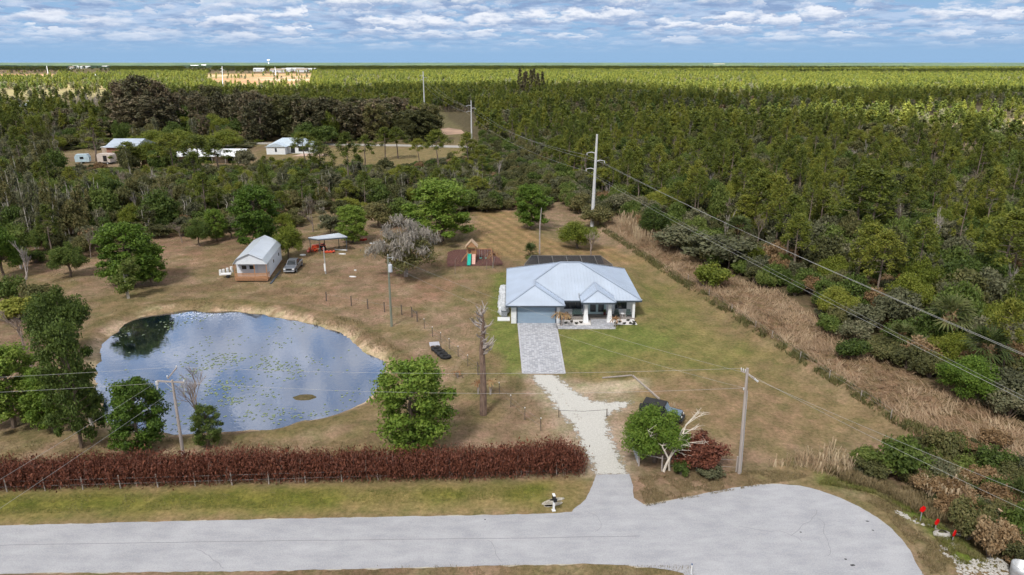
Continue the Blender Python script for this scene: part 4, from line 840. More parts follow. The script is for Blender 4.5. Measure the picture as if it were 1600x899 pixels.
def woods():
    A = scatter(3100, (-20, 300, 55, 330), ok_r, 3.6); B = scatter(2300, (-230, 25, 125, 330), ok_l, 3.9)
    A = A[np.argsort(A[:, 1])]; B = B[np.argsort(B[:, 1])]
    rest = {}
    count = dict(pine=0, broad=0, shrub=0, bare=0)
    def put(x, y, side):
        q = rnd.random(); dens = fbm(np.array([x]), np.array([y]), 25, 71)[0]
        edge = -sdist(np.array([x]), np.array([y]), EDGE_R if side == 'r' else LEFTW)[0]
        sc_ = .55 + .45 * min(1, max(.1, edge / 14)) if side == 'r' else .62 + .38 * min(1, edge / 12)
        if side == 'l': sc_ *= .98 if x < -85 else .72
        ztop = 1.0
        if q < ((.16 + .20 * (dens > .5)) if side == 'r' else .09) and edge > 5: kind, key = 'pine', 'pine'; h = rnd.uniform(8.5, 15.5) * min(1, sc_ + .05); w = rnd.uniform(3.4, 7.4)
        elif q < .93: kind = 'broad'; key = rnd.choice(['oak', 'oak', 'olive', 'olive', 'grey', 'grey', 'lime'] + (['melaleuca', 'melaleuca'] if side == 'l' else ['oak'])); h = rnd.uniform(5.5, 9.5) * sc_ * (1.15 if side == 'l' and x < -60 else 1); w = rnd.uniform(4.5, 7.5) * (.6 + .4 * sc_)
        else: kind, key = 'bare', 'bare_tall' if rnd.random() < .5 else 'bare'; h = rnd.uniform(6, 11) * sc_; w = rnd.uniform(3.2, 5)
        if key == 'melaleuca': h *= 1.35; w *= .8
        if side == 'l':        # the belt stays low where the far buildings and the field show over it
            qx, qy = proj(x, y, 0.0); cl = np.interp(qx, [85, 105, 395, 410, 500, 520, 730, 760], [150, 262, 255, 244, 246, 258, 256, 150]); lim = zat(y, cl)
            if rnd.random() > .05: h = min(h, max(1.6, lim * rnd.uniform(.82, 1.0)))
        return kind, key, h, w
    cap = dict(pine=270, broad=300, bare=60)
    both = sorted([(y, x, 'r') for x, y in A] + [(y, x, 'l') for x, y in B])
    for y, x, s_ in both:
        kind, key, h, w = put(x, y, s_)
        sd = 'the right hand woods beyond the reeds' if s_ == 'r' else 'the tree belt behind the meadow'
        if count[kind] < cap[kind]:
            count[kind] += 1
            if kind == 'pine': plant(key, 'slash_pine', x, y, h, w, 'slender pine with open green crown in ' + sd, 'tree', 'pines in ' + sd)
            elif kind == 'broad':
                col = {'lime': 'bright yellow green', 'oak': 'dark green', 'olive': 'olive green', 'grey': 'dull grey green', 'melaleuca': 'pale trunked upright'}[key]
                plant(key, 'wild_tree', x, y, h, w, col + ' leafy tree crowded into ' + sd, 'tree', col + ' trees in ' + sd)
            else: plant(key, 'leafless_tree', x, y, h, w, 'leafless grey tree standing in ' + sd, 'tree', 'bare trees in ' + sd, pn=('trunk', 'twigs'))
        else: rest.setdefault(key, []).append((x, y, h, w))
    GAP = PX([(745, 332), (700, 338), (690, 290), (745, 262), (752, 222), (770, 222), (800, 255), (870, 292), (950, 322), (940, 345), (900, 335), (878, 318), (862, 318), (850, 330), (800, 328)])
    g_ = scatter(1700, (-25, 45, 140, 340), lambda x, y: sdist(x, y, GAP) < 0, 2.8)
    for x, y in g_:
        key = rnd.choice(['oak', 'olive', 'grey', 'olive', 'shrub', 'olive_shrub', 'brown_shrub', 'grey_shrub']); sh = 'shrub' in key; cn = {'oak': 'dark green', 'olive': 'olive green', 'grey': 'dull grey green', 'shrub': 'dark green', 'olive_shrub': 'olive', 'brown_shrub': 'dry brown', 'grey_shrub': 'grey'}[key]
        plant(key, 'thicket_shrub' if sh else 'thicket_tree', x, y, rnd.uniform(1.8, 3.2) if sh else rnd.uniform(3.5, 6.5), rnd.uniform(3, 4.6) if sh else rnd.uniform(3.6, 5.6), cn + (' bush' if sh else ' small tree') + ' in the thicket running back from the tall concrete pole', 'shrub' if sh else 'tree', cn + ' plants of the thicket beside the tall pole', pn=SH if sh else ('trunk', 'crown'))
    # understorey along both woods
    U = scatter(4200, (20, 260, 50, 260), lambda x, y: (sdist(x, y, EDGE_R) < 2.2) & inview(x, y), 2.2); U = U[np.argsort(U[:, 1])]
    U2 = scatter(700, (-200, 25, 120, 260), lambda x, y: ok_l(x, y), 3.2); U2 = U2[np.argsort(U2[:, 1])]
    keys = ['shrub', 'olive_shrub', 'olive_shrub', 'grey_shrub', 'brown_shrub', 'shrub']; n_ = 0
    for (x, y), s_ in [((a, b), 'r') for a, b in U[:290]] + [((a, b), 'l') for a, b in U2[:70]]:
        key = rnd.choice(keys + ['rust_shrub'] * (rnd.random() < .2)); plant(key, 'wild_shrub', x, y, rnd.uniform(1.6, 4.0), rnd.uniform(3.2, 5.2), {'shrub': 'dark green', 'olive_shrub': 'olive green', 'grey_shrub': 'grey green', 'brown_shrub': 'dry brown', 'rust_shrub': 'reddish brown'}[key] + (' undergrowth bush at the foot of the right hand woods' if s_ == 'r' else ' undergrowth bush below the tree belt behind the meadow'), 'shrub',
              {'shrub': 'green', 'olive_shrub': 'olive', 'grey_shrub': 'grey', 'brown_shrub': 'brown', 'rust_shrub': 'red'}[key] + ' undergrowth ' + s_.replace('r', 'right').replace('l', 'belt') if False else key.replace('_', ' ') + (' undergrowth of the right hand woods' if s_ == 'r' else ' undergrowth of the tree belt'), pn=SH)
    for (x, y) in list(U[290:]) + list(U2[70:]): rest.setdefault(rnd.choice(keys), []).append((x, y, rnd.uniform(1.6, 3.6), rnd.uniform(3.4, 5.4)))
    return rest
REST = woods()

# distinct woodland trees that stand out
for i, (px, py, top, w, key, nm, lab) in enumerate((
    (1334, 392, 262, 66, 'pine', 'slash_pine', 'tall pine with long bare trunk, left of a matching pair above the plumed reeds'),
    (1357, 392, 268, 60, 'pine', 'slash_pine', 'tall pine with long bare trunk, right of a matching pair above the plumed reeds'),
    (1178, 378, 268, 44, 'pine', 'slash_pine', 'bright narrow pine whose two trunks show under the power lines'),
    (1192, 376, 275, 46, 'pine', 'slash_pine', 'leafy pine leaning right beside the bright narrow pine'),
    (1232, 372, 296, 52, 'lime', 'wild_tree', 'yellow green pointed tree right of the two power line pines'),
    (1406, 384, 302, 60, 'melaleuca', 'wild_tree', 'grey tree with white lower trunk above the plumed reeds'),
    (1560, 470, 330, 66, 'pine', 'slash_pine', 'pine rising at the right picture edge over the brush'),
    (685, 266, 205, 32, 'pine', 'slash_pine', 'lone pine on the brown field before the farm road'),
    (732, 268, 208, 34, 'pine', 'slash_pine', 'open pine at the right end of the brown field'),
    (545, 296, 208, 36, 'pine', 'slash_pine', 'tall pine near the field left of the farm road'),
    (500, 275, 222, 34, 'pine', 'slash_pine', 'thin pine in front of the far white house'),
    (478, 262, 208, 34, 'pine', 'slash_pine', 'pine overlapping the roof of the far white house'),
    (570, 262, 212, 28, 'pine', 'slash_pine', 'young pine beyond the field, second from the farm road'),
    (602, 250, 200, 30, 'pine', 'slash_pine', 'light green pine in front of the dark casuarina belt'),
    (622, 248, 200, 30, 'pine', 'slash_pine', 'paler pine just right of the light green casuarina belt pine'),
    (655, 256, 218, 22, 'pine', 'slash_pine', 'small pine midway along the farm road field'),
    (518, 222, 166, 30, 'lime', 'wild_tree', 'light green pointed tree against the dark casuarina belt'),
    (478, 226, 190, 40, 'oak', 'wild_tree', 'round green tree behind the far white house'),
    (508, 226, 192, 40, 'oak', 'wild_tree', 'round green tree right of the far white house'),
    (236, 232, 200, 60, 'lime', 'wild_tree', 'flat topped yellow green tree above the long metal roof'),
    (292, 236, 195, 48, 'lime', 'wild_tree', 'yellow green tree right of the flat topped tree'),
    (350, 236, 198, 60, 'lime', 'wild_tree', 'wide yellow green tree over the right end of the long roof'),
    (270, 280, 210, 42, 'pine', 'slash_pine', 'slim pine in front of the parked vehicle by the long roof'),
    (310, 280, 214, 44, 'pine', 'slash_pine', 'slim pine in front of the middle of the long metal roof'),
    (345, 282, 218, 42, 'pine', 'slash_pine', 'slim pine in front of the right end of the long metal roof'),
    (205, 268, 222, 40, 'pine', 'slash_pine', 'thin pine covering the grey barn roof'),
    (226, 264, 213, 52, 'lime', 'wild_tree', 'loose yellow green tree covering the right part of the grey barn'),
    (252, 270, 226, 36, 'oak', 'wild_tree', 'dark green tree at the left end of the long white roofed shed'),
    (150, 252, 185, 40, 'pine', 'slash_pine', 'tall thin trunked pine behind the blue trailer'),
)): pp(key, nm, px, py, top, w * (1.3 if key == 'pine' else 1), lab, v=i)
pale = [(58, 385, 285), (28, 372, 262), (32, 352, 262), (82, 378, 300), (95, 388, 292), (102, 372, 305), (112, 368, 306), (138, 362, 298), (5, 330, 258), (62, 342, 280), (78, 352, 296), (14, 368, 290)]
for i, (px, py, top) in enumerate(pale): pp('melaleuca', 'melaleuca_tree', px, py + 4, top - 14, 34, 'slender tree with pale white trunk in the stand on the left', group='pale trunked trees on the left', v=i)
# casuarina belt and clumps
cas = [(185, 205, 140, 40), (205, 207, 122, 46), (228, 208, 116, 50), (250, 208, 124, 46), (268, 206, 140, 40), (215, 212, 150, 60), (245, 213, 150, 60)]
for px, py, top, w in [(a, b_, c, d * 1.15) for a, b_, c, d in cas]: pp('casuarina', 'casuarina_tree', px, py, top, w, 'dark brownish casuarina in the rounded clump on the left skyline', group='casuarinas in the rounded clump')
for i in range(30):
    px = 400 + i * 9.4 + rnd.uniform(-4, 4); pp('casuarina', 'casuarina_tree', px, 214 + rnd.uniform(-6, 8), 148 + 14 * abs(math.sin(i * 1.3)) - 6 * (i < 10) + (12 if i > 24 else 0), rnd.uniform(40, 62), 'dark brownish casuarina in the long belt behind the farm road', group='casuarinas in the long belt')
for i in range(9): pp('casuarina', 'casuarina_tree', 290 + i * 13 + rnd.uniform(-4, 4), 205 + rnd.uniform(-6, 6), 138 + rnd.uniform(-8, 12), 40, 'dull brown casuarina linking the rounded clump to the long belt', group='casuarinas between clump and belt')
for i, px in enumerate((812, 818, 823, 829, 834, 841, 847)): pp('spire', 'spire_tree', px, 150, 107 + (i * 7) % 9, 10, 'thin dark spire tree standing above the woods on the skyline', group='dark spire trees on the skyline')
for i in range(70):
    key = rnd.choice(['oak', 'olive', 'grey', 'casuarina', 'lime', 'oak']); px = rnd.uniform(-20, 425); py = rnd.uniform(196, 217) if px > 120 else rnd.uniform(200, 232); pp(key, 'wild_tree', px, py, py - rnd.uniform(22, 42), rnd.uniform(24, 44), {'oak': 'dark green', 'olive': 'olive green', 'grey': 'grey green', 'casuarina': 'brownish', 'lime': 'yellow green'}[key] + ' tree filling the ground between the far barn and the casuarinas', group={'oak': 'dark green', 'olive': 'olive green', 'grey': 'grey green', 'casuarina': 'brownish', 'lime': 'yellow green'}[key] + ' trees behind the far barn')
for i in range(16): pp('bare_tall', 'leafless_tree', 120 + i * 5 + rnd.uniform(-2, 2), 178 + rnd.uniform(-5, 4), 148 + rnd.uniform(-4, 6), 16, 'grey leafless tree in the stand left of the casuarina clump', group='grey trees left of the casuarina clump', pn=('trunk', 'twigs'))

# ---- mass planting with instances (kind stuff)
def simple(name, parts, mats_merge=True):
    V = []; Fs = []; mi = []; mats = []; n = 0
    for p in parts:
        k = len(mats); mats.append(p.materials[0])
        V += [v.co[:] for v in p.vertices]; Fs += [tuple(i + n for i in q.vertices) for q in p.polygons]; mi += [k] * len(p.polygons); n = len(V)
    me = bpy.data.meshes.new(name); me.from_pydata(V, [], Fs)
    for m in mats: me.materials.append(m)
    me.polygons.foreach_set('material_index', mi); me.update(); return me
def low_tree(name, mat, seed, h, w, n, per, leaf, clear):
    rg = np.random.default_rng(seed); rr = random.Random(seed); mb = MB().tube([(0, 0, 0), (0, 0, h * .9)], [.2, .05], 3); cs = []; rs = []
    for i in range(n):
        t = clear + (1 - clear) * (i + .5) / n; a = i * 2.4; q = w * .3 * (1.15 - t) / (1.15 - clear) * rr.uniform(.5, 1.2); cs.append((math.cos(a) * q, math.sin(a) * q, h * t)); rs.append((w * .19, w * .19, h * .12))
    return simple(name, (mb.mesh('t', M['bark_pine']), leaf_mesh('c', leaves(cs, rs, per, leaf, rg, shell=.8), M[mat])))
def mass(name, meshes, pts, label):
    """one object: every point becomes a plant"""
    col = bpy.data.collections.new(name + '_kinds')
    for i, me in enumerate(meshes): o = bpy.data.objects.new(name + '_plant', me); col.objects.link(o)
    pts = np.asarray(pts, float); n = len(pts)
    me = bpy.data.meshes.new(name); me.vertices.add(n); me.vertices.foreach_set('co', pts[:, :3].astype(np.float32).ravel())
    a = me.attributes.new('size', 'FLOAT_VECTOR', 'POINT'); a.data.foreach_set('vector', np.stack([pts[:, 4], pts[:, 4], pts[:, 3]], 1).astype(np.float32).ravel())
    a = me.attributes.new('turn', 'FLOAT', 'POINT'); a.data.foreach_set('value', rng.uniform(0, 6.28, n).astype(np.float32))
    a = me.attributes.new('pick', 'INT', 'POINT'); a.data.foreach_set('value', rng.integers(0, len(meshes), n).astype(np.int32))
    o = link(name, me, kind='stuff', label=label)
    ng = bpy.data.node_groups.new(name, 'GeometryNodeTree'); ng.interface.new_socket('Geometry', in_out='INPUT', socket_type='NodeSocketGeometry'); ng.interface.new_socket('Geometry', in_out='OUTPUT', socket_type='NodeSocketGeometry')
    N, L = ng.nodes, ng.links; gi = N.new('NodeGroupInput'); go = N.new('NodeGroupOutput'); ip = N.new('GeometryNodeInstanceOnPoints'); ci = N.new('GeometryNodeCollectionInfo')
    ci.inputs['Collection'].default_value = col; ci.inputs['Separate Children'].default_value = True; ci.inputs['Reset Children'].default_value = True
    def attr(nm, t):
        q = N.new('GeometryNodeInputNamedAttribute'); q.data_type = t; q.inputs[0].default_value = nm; return q.outputs[0]
    L.new(gi.outputs[0], ip.inputs['Points']); L.new(ci.outputs[0], ip.inputs['Instance']); ip.inputs['Pick Instance'].default_value = True
    L.new(attr('pick', 'INT'), ip.inputs['Instance Index']); L.new(attr('size', 'FLOAT_VECTOR'), ip.inputs['Scale'])
    cx = N.new('ShaderNodeCombineXYZ'); L.new(attr('turn', 'FLOAT'), cx.inputs[2]); L.new(cx.outputs[0], ip.inputs['Rotation']); L.new(ip.outputs[0], go.inputs[0])
    md = o.modifiers.new('plants', 'NODES'); md.node_group = ng; return o
def mass_all():
    MID = {'pine': 'pine', 'oak': 'oak', 'olive': 'olive', 'grey': 'greygreen', 'melaleuca': 'greygreen', 'bare': None, 'bare_tall': None}
    names = {'pine': ('pine_woods', 'dense pines of the woods further back'), 'oak': ('green_woods', 'dense dark green trees of the woods further back'), 'olive': ('olive_woods', 'dense olive trees of the woods further back'),
             'grey': ('grey_woods', 'grey green trees of the woods further back'), 'lime': ('bright_woods', 'bright yellow green trees of the woods further back'), 'melaleuca': ('melaleuca_woods', 'pale trunked trees mixed into the back of the tree belt'), 'shrub': ('green_undergrowth', 'dark green undergrowth deep in the woods'),
             'olive_shrub': ('olive_undergrowth', 'olive undergrowth deep in the woods'), 'grey_shrub': ('grey_undergrowth', 'grey green undergrowth deep in the woods'), 'brown_shrub': ('dry_undergrowth', 'dry brown undergrowth deep in the woods'),
             'bare': ('bare_woods', 'leafless low trees deep in the woods'), 'bare_tall': ('bare_tall_woods', 'leafless tall trees deep in the woods')}
    for key, lst in REST.items():
        tw, th = T[key][0][1]
        mass(names[key][0], [simple(key, p) for p, s_ in T[key]], [(x, y, -.1, h / th, w / tw) for x, y, h, w in lst], names[key][1])
    # middle distance 330 m - 900 m
    def band(r0, r1, n, box=None):
        r = np.sqrt(rng.uniform(r0 ** 2, r1 ** 2, n)); a = rng.uniform(-R(38), R(38), n); x = r * np.sin(a); y = r * np.cos(a); return x, y
    low = {k: [low_tree(k + '_far', k, 300 + i, 13 if k == 'pine' else 9, 5.2 if k == 'pine' else 7, 9, 40, .46, .45 if k == 'pine' else .3) for i in range(4)] for k in ('pine', 'oak', 'olive', 'greygreen', 'drybrown', 'brown')}
    def clear(x, y):
        px, py = proj(x, y, 0 * x); c = np.zeros(x.shape, bool)
        c |= (sdist(x, y, MIDFIELD) < 0) | ((px < 760) & (px > -80) & (py > 214) & (py < 233)) | ((px > 672) & (px < 745) & (py > 176) & (py < 232))
        c |= (px < 175) & (px > -80) & (py > 141) & (py < 176) & (rng.random(len(x)) > .10)
        c |= (y < 500) & (px < 430) & (px > 150) & (py > 205) & (py < 265)
        c |= (py > 218) & (px < 300)
        c |= (clearing(x, y) < 1) & (rng.random(len(x)) > .12)
        return c
    acc = {k: [] for k in low}
    for r0, r1, n in ((318, 500, 5200), (500, 900, 12500), (900, 1700, 24000), (1700, 3000, 34000), (3000, 5200, 42000)):
        x, y = band(r0, r1, n); keep = ~clear(x, y); tan = sstep(.53, .60, fbm(x, y, 120, 12))
        keep &= rng.random(n) > tan * (.86 if r1 < 1700 else .7)
        for poly in NOTREES: keep &= ~((sdist(x, y, poly) < 0) & (rng.random(n) > .04))
        x, y = x[keep], y[keep]; d = fbm(x, y, 70, 81); u = rng.random(len(x)); right = x > 120
        kind = np.where(u < .64, 'pine', np.where(u < .80, 'oak', np.where(u < .89, 'olive', np.where(u < .96, 'greygreen', 'drybrown'))))
        kind = np.where((u < .40) & (d < .43), 'greygreen', np.where((u < .5) & (d > .60), 'olive', kind))
        g = 1.0 + .12 * (r0 > 900) + .25 * (r0 > 1700) + .5 * (r0 > 2900)
        h = rng.uniform(.72, 1.12, len(x)) * (1 - .25 * (kind == 'drybrown')); w = rng.uniform(.8, 1.35, len(x)) * g
        for k in low:
            m = kind == k; acc[k] += list(zip(x[m], y[m], 0 * x[m] - .1, h[m], w[m]))
    lab = {'pine': ('pine_forest', 'pine forest stretching to the horizon'), 'oak': ('green_forest', 'green broadleaf trees in the far forest'), 'olive': ('olive_forest', 'olive trees in the far forest'), 'greygreen': ('grey_green_forest', 'grey green trees in the far forest'), 'drybrown': ('dry_scrub_forest', 'dry tan scrub trees in the far forest'), 'brown': ('brown_forest', 'brown trees in the far forest')}
    for k, v in acc.items():
        if v: mass(lab[k][0], low[k], v, lab[k][1])
    # beyond 5 km: the canopy itself, a bumpy sheet of tree tops
    rr_ = np.concatenate([np.linspace(5000, 9000, 60), np.geomspace(9200, 42000, 50)]); aa = np.linspace(-R(41), R(41), 340); A_, R_ = np.meshgrid(aa, rr_)
    x = R_ * np.sin(A_); y = R_ * np.cos(A_); z = 3 + 9 * fbm(x, y, 260, 91) + rng.random(x.shape) * 4; z[0] = 0; ny, nx = x.shape
    i = np.arange(nx - 1)[None, :] + np.arange(ny - 1)[:, None] * nx
    m, nt, b, o = newmat('far_canopy'); n = nt.nodes.new('ShaderNodeTexNoise'); n.inputs['Scale'].default_value = .0016; n.inputs['Detail'].default_value = 6; g_ = nt.nodes.new('ShaderNodeNewGeometry'); nt.links.new(g_.outputs['Position'], n.inputs['Vector'])
    r = nt.nodes.new('ShaderNodeValToRGB'); r.color_ramp.elements[0].position = .38; r.color_ramp.elements[1].position = .62; r.color_ramp.elements[0].color = (.035, .055, .045, 1); r.color_ramp.elements[1].color = (.075, .10, .055, 1)
    nt.links.new(n.outputs[0], r.inputs[0]); nt.links.new(r.outputs[0], b.inputs['Base Color']); b.inputs['Roughness'].default_value = 1; b.inputs['Specular IOR Level'].default_value = 0
    link('horizon_forest', np_mesh('horizon_forest', np.stack([x, y, z], -1).reshape(-1, 3), np.stack([i, i + 1, i + nx + 1, i + nx], -1).reshape(-1, 4), [m]), kind='stuff', label='continuous far forest canopy along the horizon')
mass_all()

def build_haze():
    m = bpy.data.materials.new('air_haze'); m.use_nodes = True; nt = m.node_tree; nt.nodes.clear(); o = nt.nodes.new('ShaderNodeOutputMaterial'); v = nt.nodes.new('ShaderNodeVolumePrincipled')
    v.inputs['Color'].default_value = (.20, .34, .58, 1); v.inputs['Density'].default_value = HAZE; v.inputs['Anisotropy'].default_value = .2; nt.links.new(v.outputs[0], o.inputs['Volume'])
    MB().box(-48000, 48000, -3600, 64000, -3.0, 95.0).build('haze', m, kind='stuff')
HAZE = .000004
build_haze()

# ------------------------------------------------------------------ materials for built things
M['white'] = pm('white_paint', (.74, .75, .76), .6, .05, 1.5)
M['stucco'] = pm('white_stucco', (.70, .72, .74), .85, .06, 2.0, bump=.2)
M['dark_trim'] = pm('dark_grey_trim', (.060, .075, .095), .5, .15, 2)
M['glass'] = pm('dark_glass', (.02, .026, .032), .12, .3, .6, spec=.6)
M['black'] = pm('black_plastic', (.02, .02, .022), .5, .2, 3)
M['rubber'] = pm('tyre_rubber', (.022, .022, .023), .8, .2, 5)
M['galv'] = pm('galvanised_steel', (.48, .50, .53), .45, .12, 2, metal=.4)
M['pole_wood'] = pm('weathered_pole_wood', (.34, .30, .275), .9, .22, 1.5, stretch=(4, 4, .4))
M['green_pole'] = pm('treated_green_pole', (.20, .215, .17), .9, .2, 1.5, stretch=(4, 4, .4))
M['concrete'] = pm('pole_concrete', (.52, .53, .54), .85, .10, .6)
M['porcelain'] = pm('insulator', (.55, .56, .58), .35, .1, 3)
M['post_wood'] = pm('fence_post_wood', (.125, .10, .082), .9, .3, 3)
M['fence_wire'] = pm('fence_wire', (.30, .30, .30), .5, .1, 3, metal=.6)
M['cable'] = pm('aluminium_cable', (.38, .38, .38), .5, .08, .5)
M['cedar'] = pm('cedar_boards', (.38, .20, .105), .8, .25, 2.5, stretch=(1, 1, 3))
M['shelter_roof'] = pm('metal_sheet_roof', (.55, .60, .67), .35, .06, .5, metal=.25)

def roof_mat(name, col):
    m, nt, b, o = newmat(name); N, L = nt.nodes, nt.links
    tc = N.new('ShaderNodeTexCoord'); n = N.new('ShaderNodeTexNoise'); n.inputs['Scale'].default_value = .35; n.inputs['Detail'].default_value = 5; L.new(tc.outputs['Object'], n.inputs['Vector'])
    r = N.new('ShaderNodeValToRGB'); r.color_ramp.elements[0].position = .3; r.color_ramp.elements[1].position = .7; r.color_ramp.elements[0].color = (*[c * .90 for c in col], 1); r.color_ramp.elements[1].color = (*[c * 1.07 for c in col], 1)
    L.new(n.outputs[0], r.inputs[0]); L.new(r.outputs[0], b.inputs['Base Color']); b.inputs['Roughness'].default_value = .42; b.inputs['Metallic'].default_value = .3; return m
M['roof'] = roof_mat('ribbed_metal_roof', (.49, .565, .68))
M['roof_cap'] = pm('roof_hip_cap', (.37, .43, .53), .45, .06, 1, metal=.3)

def roof_plane(mb, ribs, p, eave_dir, thick=.07, pitch=.41, step=.46):
    """one sloping face (planar polygon, first edge is the eave) with standing ribs running up the slope"""
    P = [Vector(q) for q in p]; n = len(P); nr = Vector((0, 0, 0))
    for i in range(1, n - 1): nr += (P[i] - P[0]).cross(P[i + 1] - P[0])
    nr.normalize()
    if nr.z < 0: P = P[::-1]; nr = -nr; P = [P[-2 % n], *P[:-2], P[-1]] if False else P
    mb.add([*P, *[q - Vector((0, 0, thick)) for q in P]], [tuple(range(n)), tuple(range(2 * n - 1, n - 1, -1))] + [(i + n, (i + 1) % n + n, (i + 1) % n, i) for i in range(n)])
    e = Vector(p[1]) - Vector(p[0]); L_ = e.length; e.normalize(); up = nr.cross(e).normalized()
    if up.z < 0: up = -up
    O = Vector(p[0]); uv = [((q - O).dot(e), (q - O).dot(up)) for q in P]
    k = step / 2 + min(u for u, v in uv); mx = max(u for u, v in uv)
    while k < mx:
        hit = []
        for (a, b), (c, d) in zip(uv, uv[1:] + uv[:1]):
            if (a - k) * (c - k) < 0: hit.append(b + (d - b) * (k - a) / (c - a))
        if len(hit) >= 2:
            lo, hi = min(hit), max(hit)
            if hi - lo > .25: ribs.bar(O + e * k + up * (lo + .02) + nr * .022, O + e * k + up * (hi - .05) + nr * .022, .055, .05)
        k += step

def hedge_and_verge():
    # long hedge with dry red leaves: one continuous row
    x0, x1 = -60.0, G(908, 742)[0]; rg = np.random.default_rng(7); n = 520
    xs = np.linspace(x0, x1, n); P = [G(a, b) for a, b in ((-60, 762), (200, 752), (500, 744), (700, 742), (905, 735))]
    yc = np.interp(xs, [p[0] for p in P], [p[1] for p in P]) + .15 * rg.normal(size=n)
    hh = 2.35 + 1.4 * (fbm(xs, xs * 0 + 3, 4, 61) - .4); hh[-14:] *= np.linspace(1.12, .8, 14)
    cen, rad = [], []
    for k in range(3):
        oy = (k - 1) * .75; cen.append(np.stack([xs + rg.normal(size=n) * .2, yc + oy, hh * (.5 + .05 * (k == 1))], 1)); rad.append(np.stack([np.full(n, .62), np.full(n, .62), hh * .5], 1))
    V = leaves(np.vstack(cen), np.vstack(rad) * 1.08, 130, .085, rg, up=.2, asp=.35, droop=-.7, shell=.7)
    e = empty('red_hedge', (0, 0, 0), 0, 'long hedge of dry dark red leaves along the grass verge', 'hedge')
    link('foliage', leaf_mesh('hedge_foliage', V, M['rust']), e)
    mb = MB()
    for i in range(260):
        x = rg.uniform(x0, x1); y = np.interp(x, [p[0] for p in P], [p[1] for p in P]) + rg.uniform(-.9, .9); a = rg.uniform(-.3, .3); mb.tube([(x, y, 0), (x + a, y + rg.uniform(-.3, .3), 1.2), (x + a * 1.8, y + rg.uniform(-.4, .4), rg.uniform(1.8, 2.5))], [.03, .02, .008], 3)
    mb.build('stems', M['twig'], e)
    # roadside wire fence in front of the hedge
    f = empty('roadside_fence', (0, 0, 0), 0, 'low post and wire fence running along the front of the red hedge', 'fence'); Q = [G(a, b) for a, b in ((-60, 771), (200, 763), (500, 754), (905, 742))]
    fx = list(np.arange(-48, x1 - 1, 3.05)); fy = np.interp(fx, [p[0] for p in Q], [p[1] for p in Q])
    pw = pm('grey_post', (.36, .32, .29), .9, .2, 3)
    for x, y in zip(fx, fy): MB().tube([(x, y, -.2), (x + rnd.uniform(-.04, .04), y, 1.25)], .05, 6).build('post', pw, f)
    w = MB()
    for z in (.5, 1.0):
        for a in range(len(fx) - 1): w.tube([(fx[a], fy[a] - .05, z), (fx[a + 1], fy[a + 1] - .05, z)], .006, 3)
    w.build('wire', M['fence_wire'], f)
hedge_and_verge()

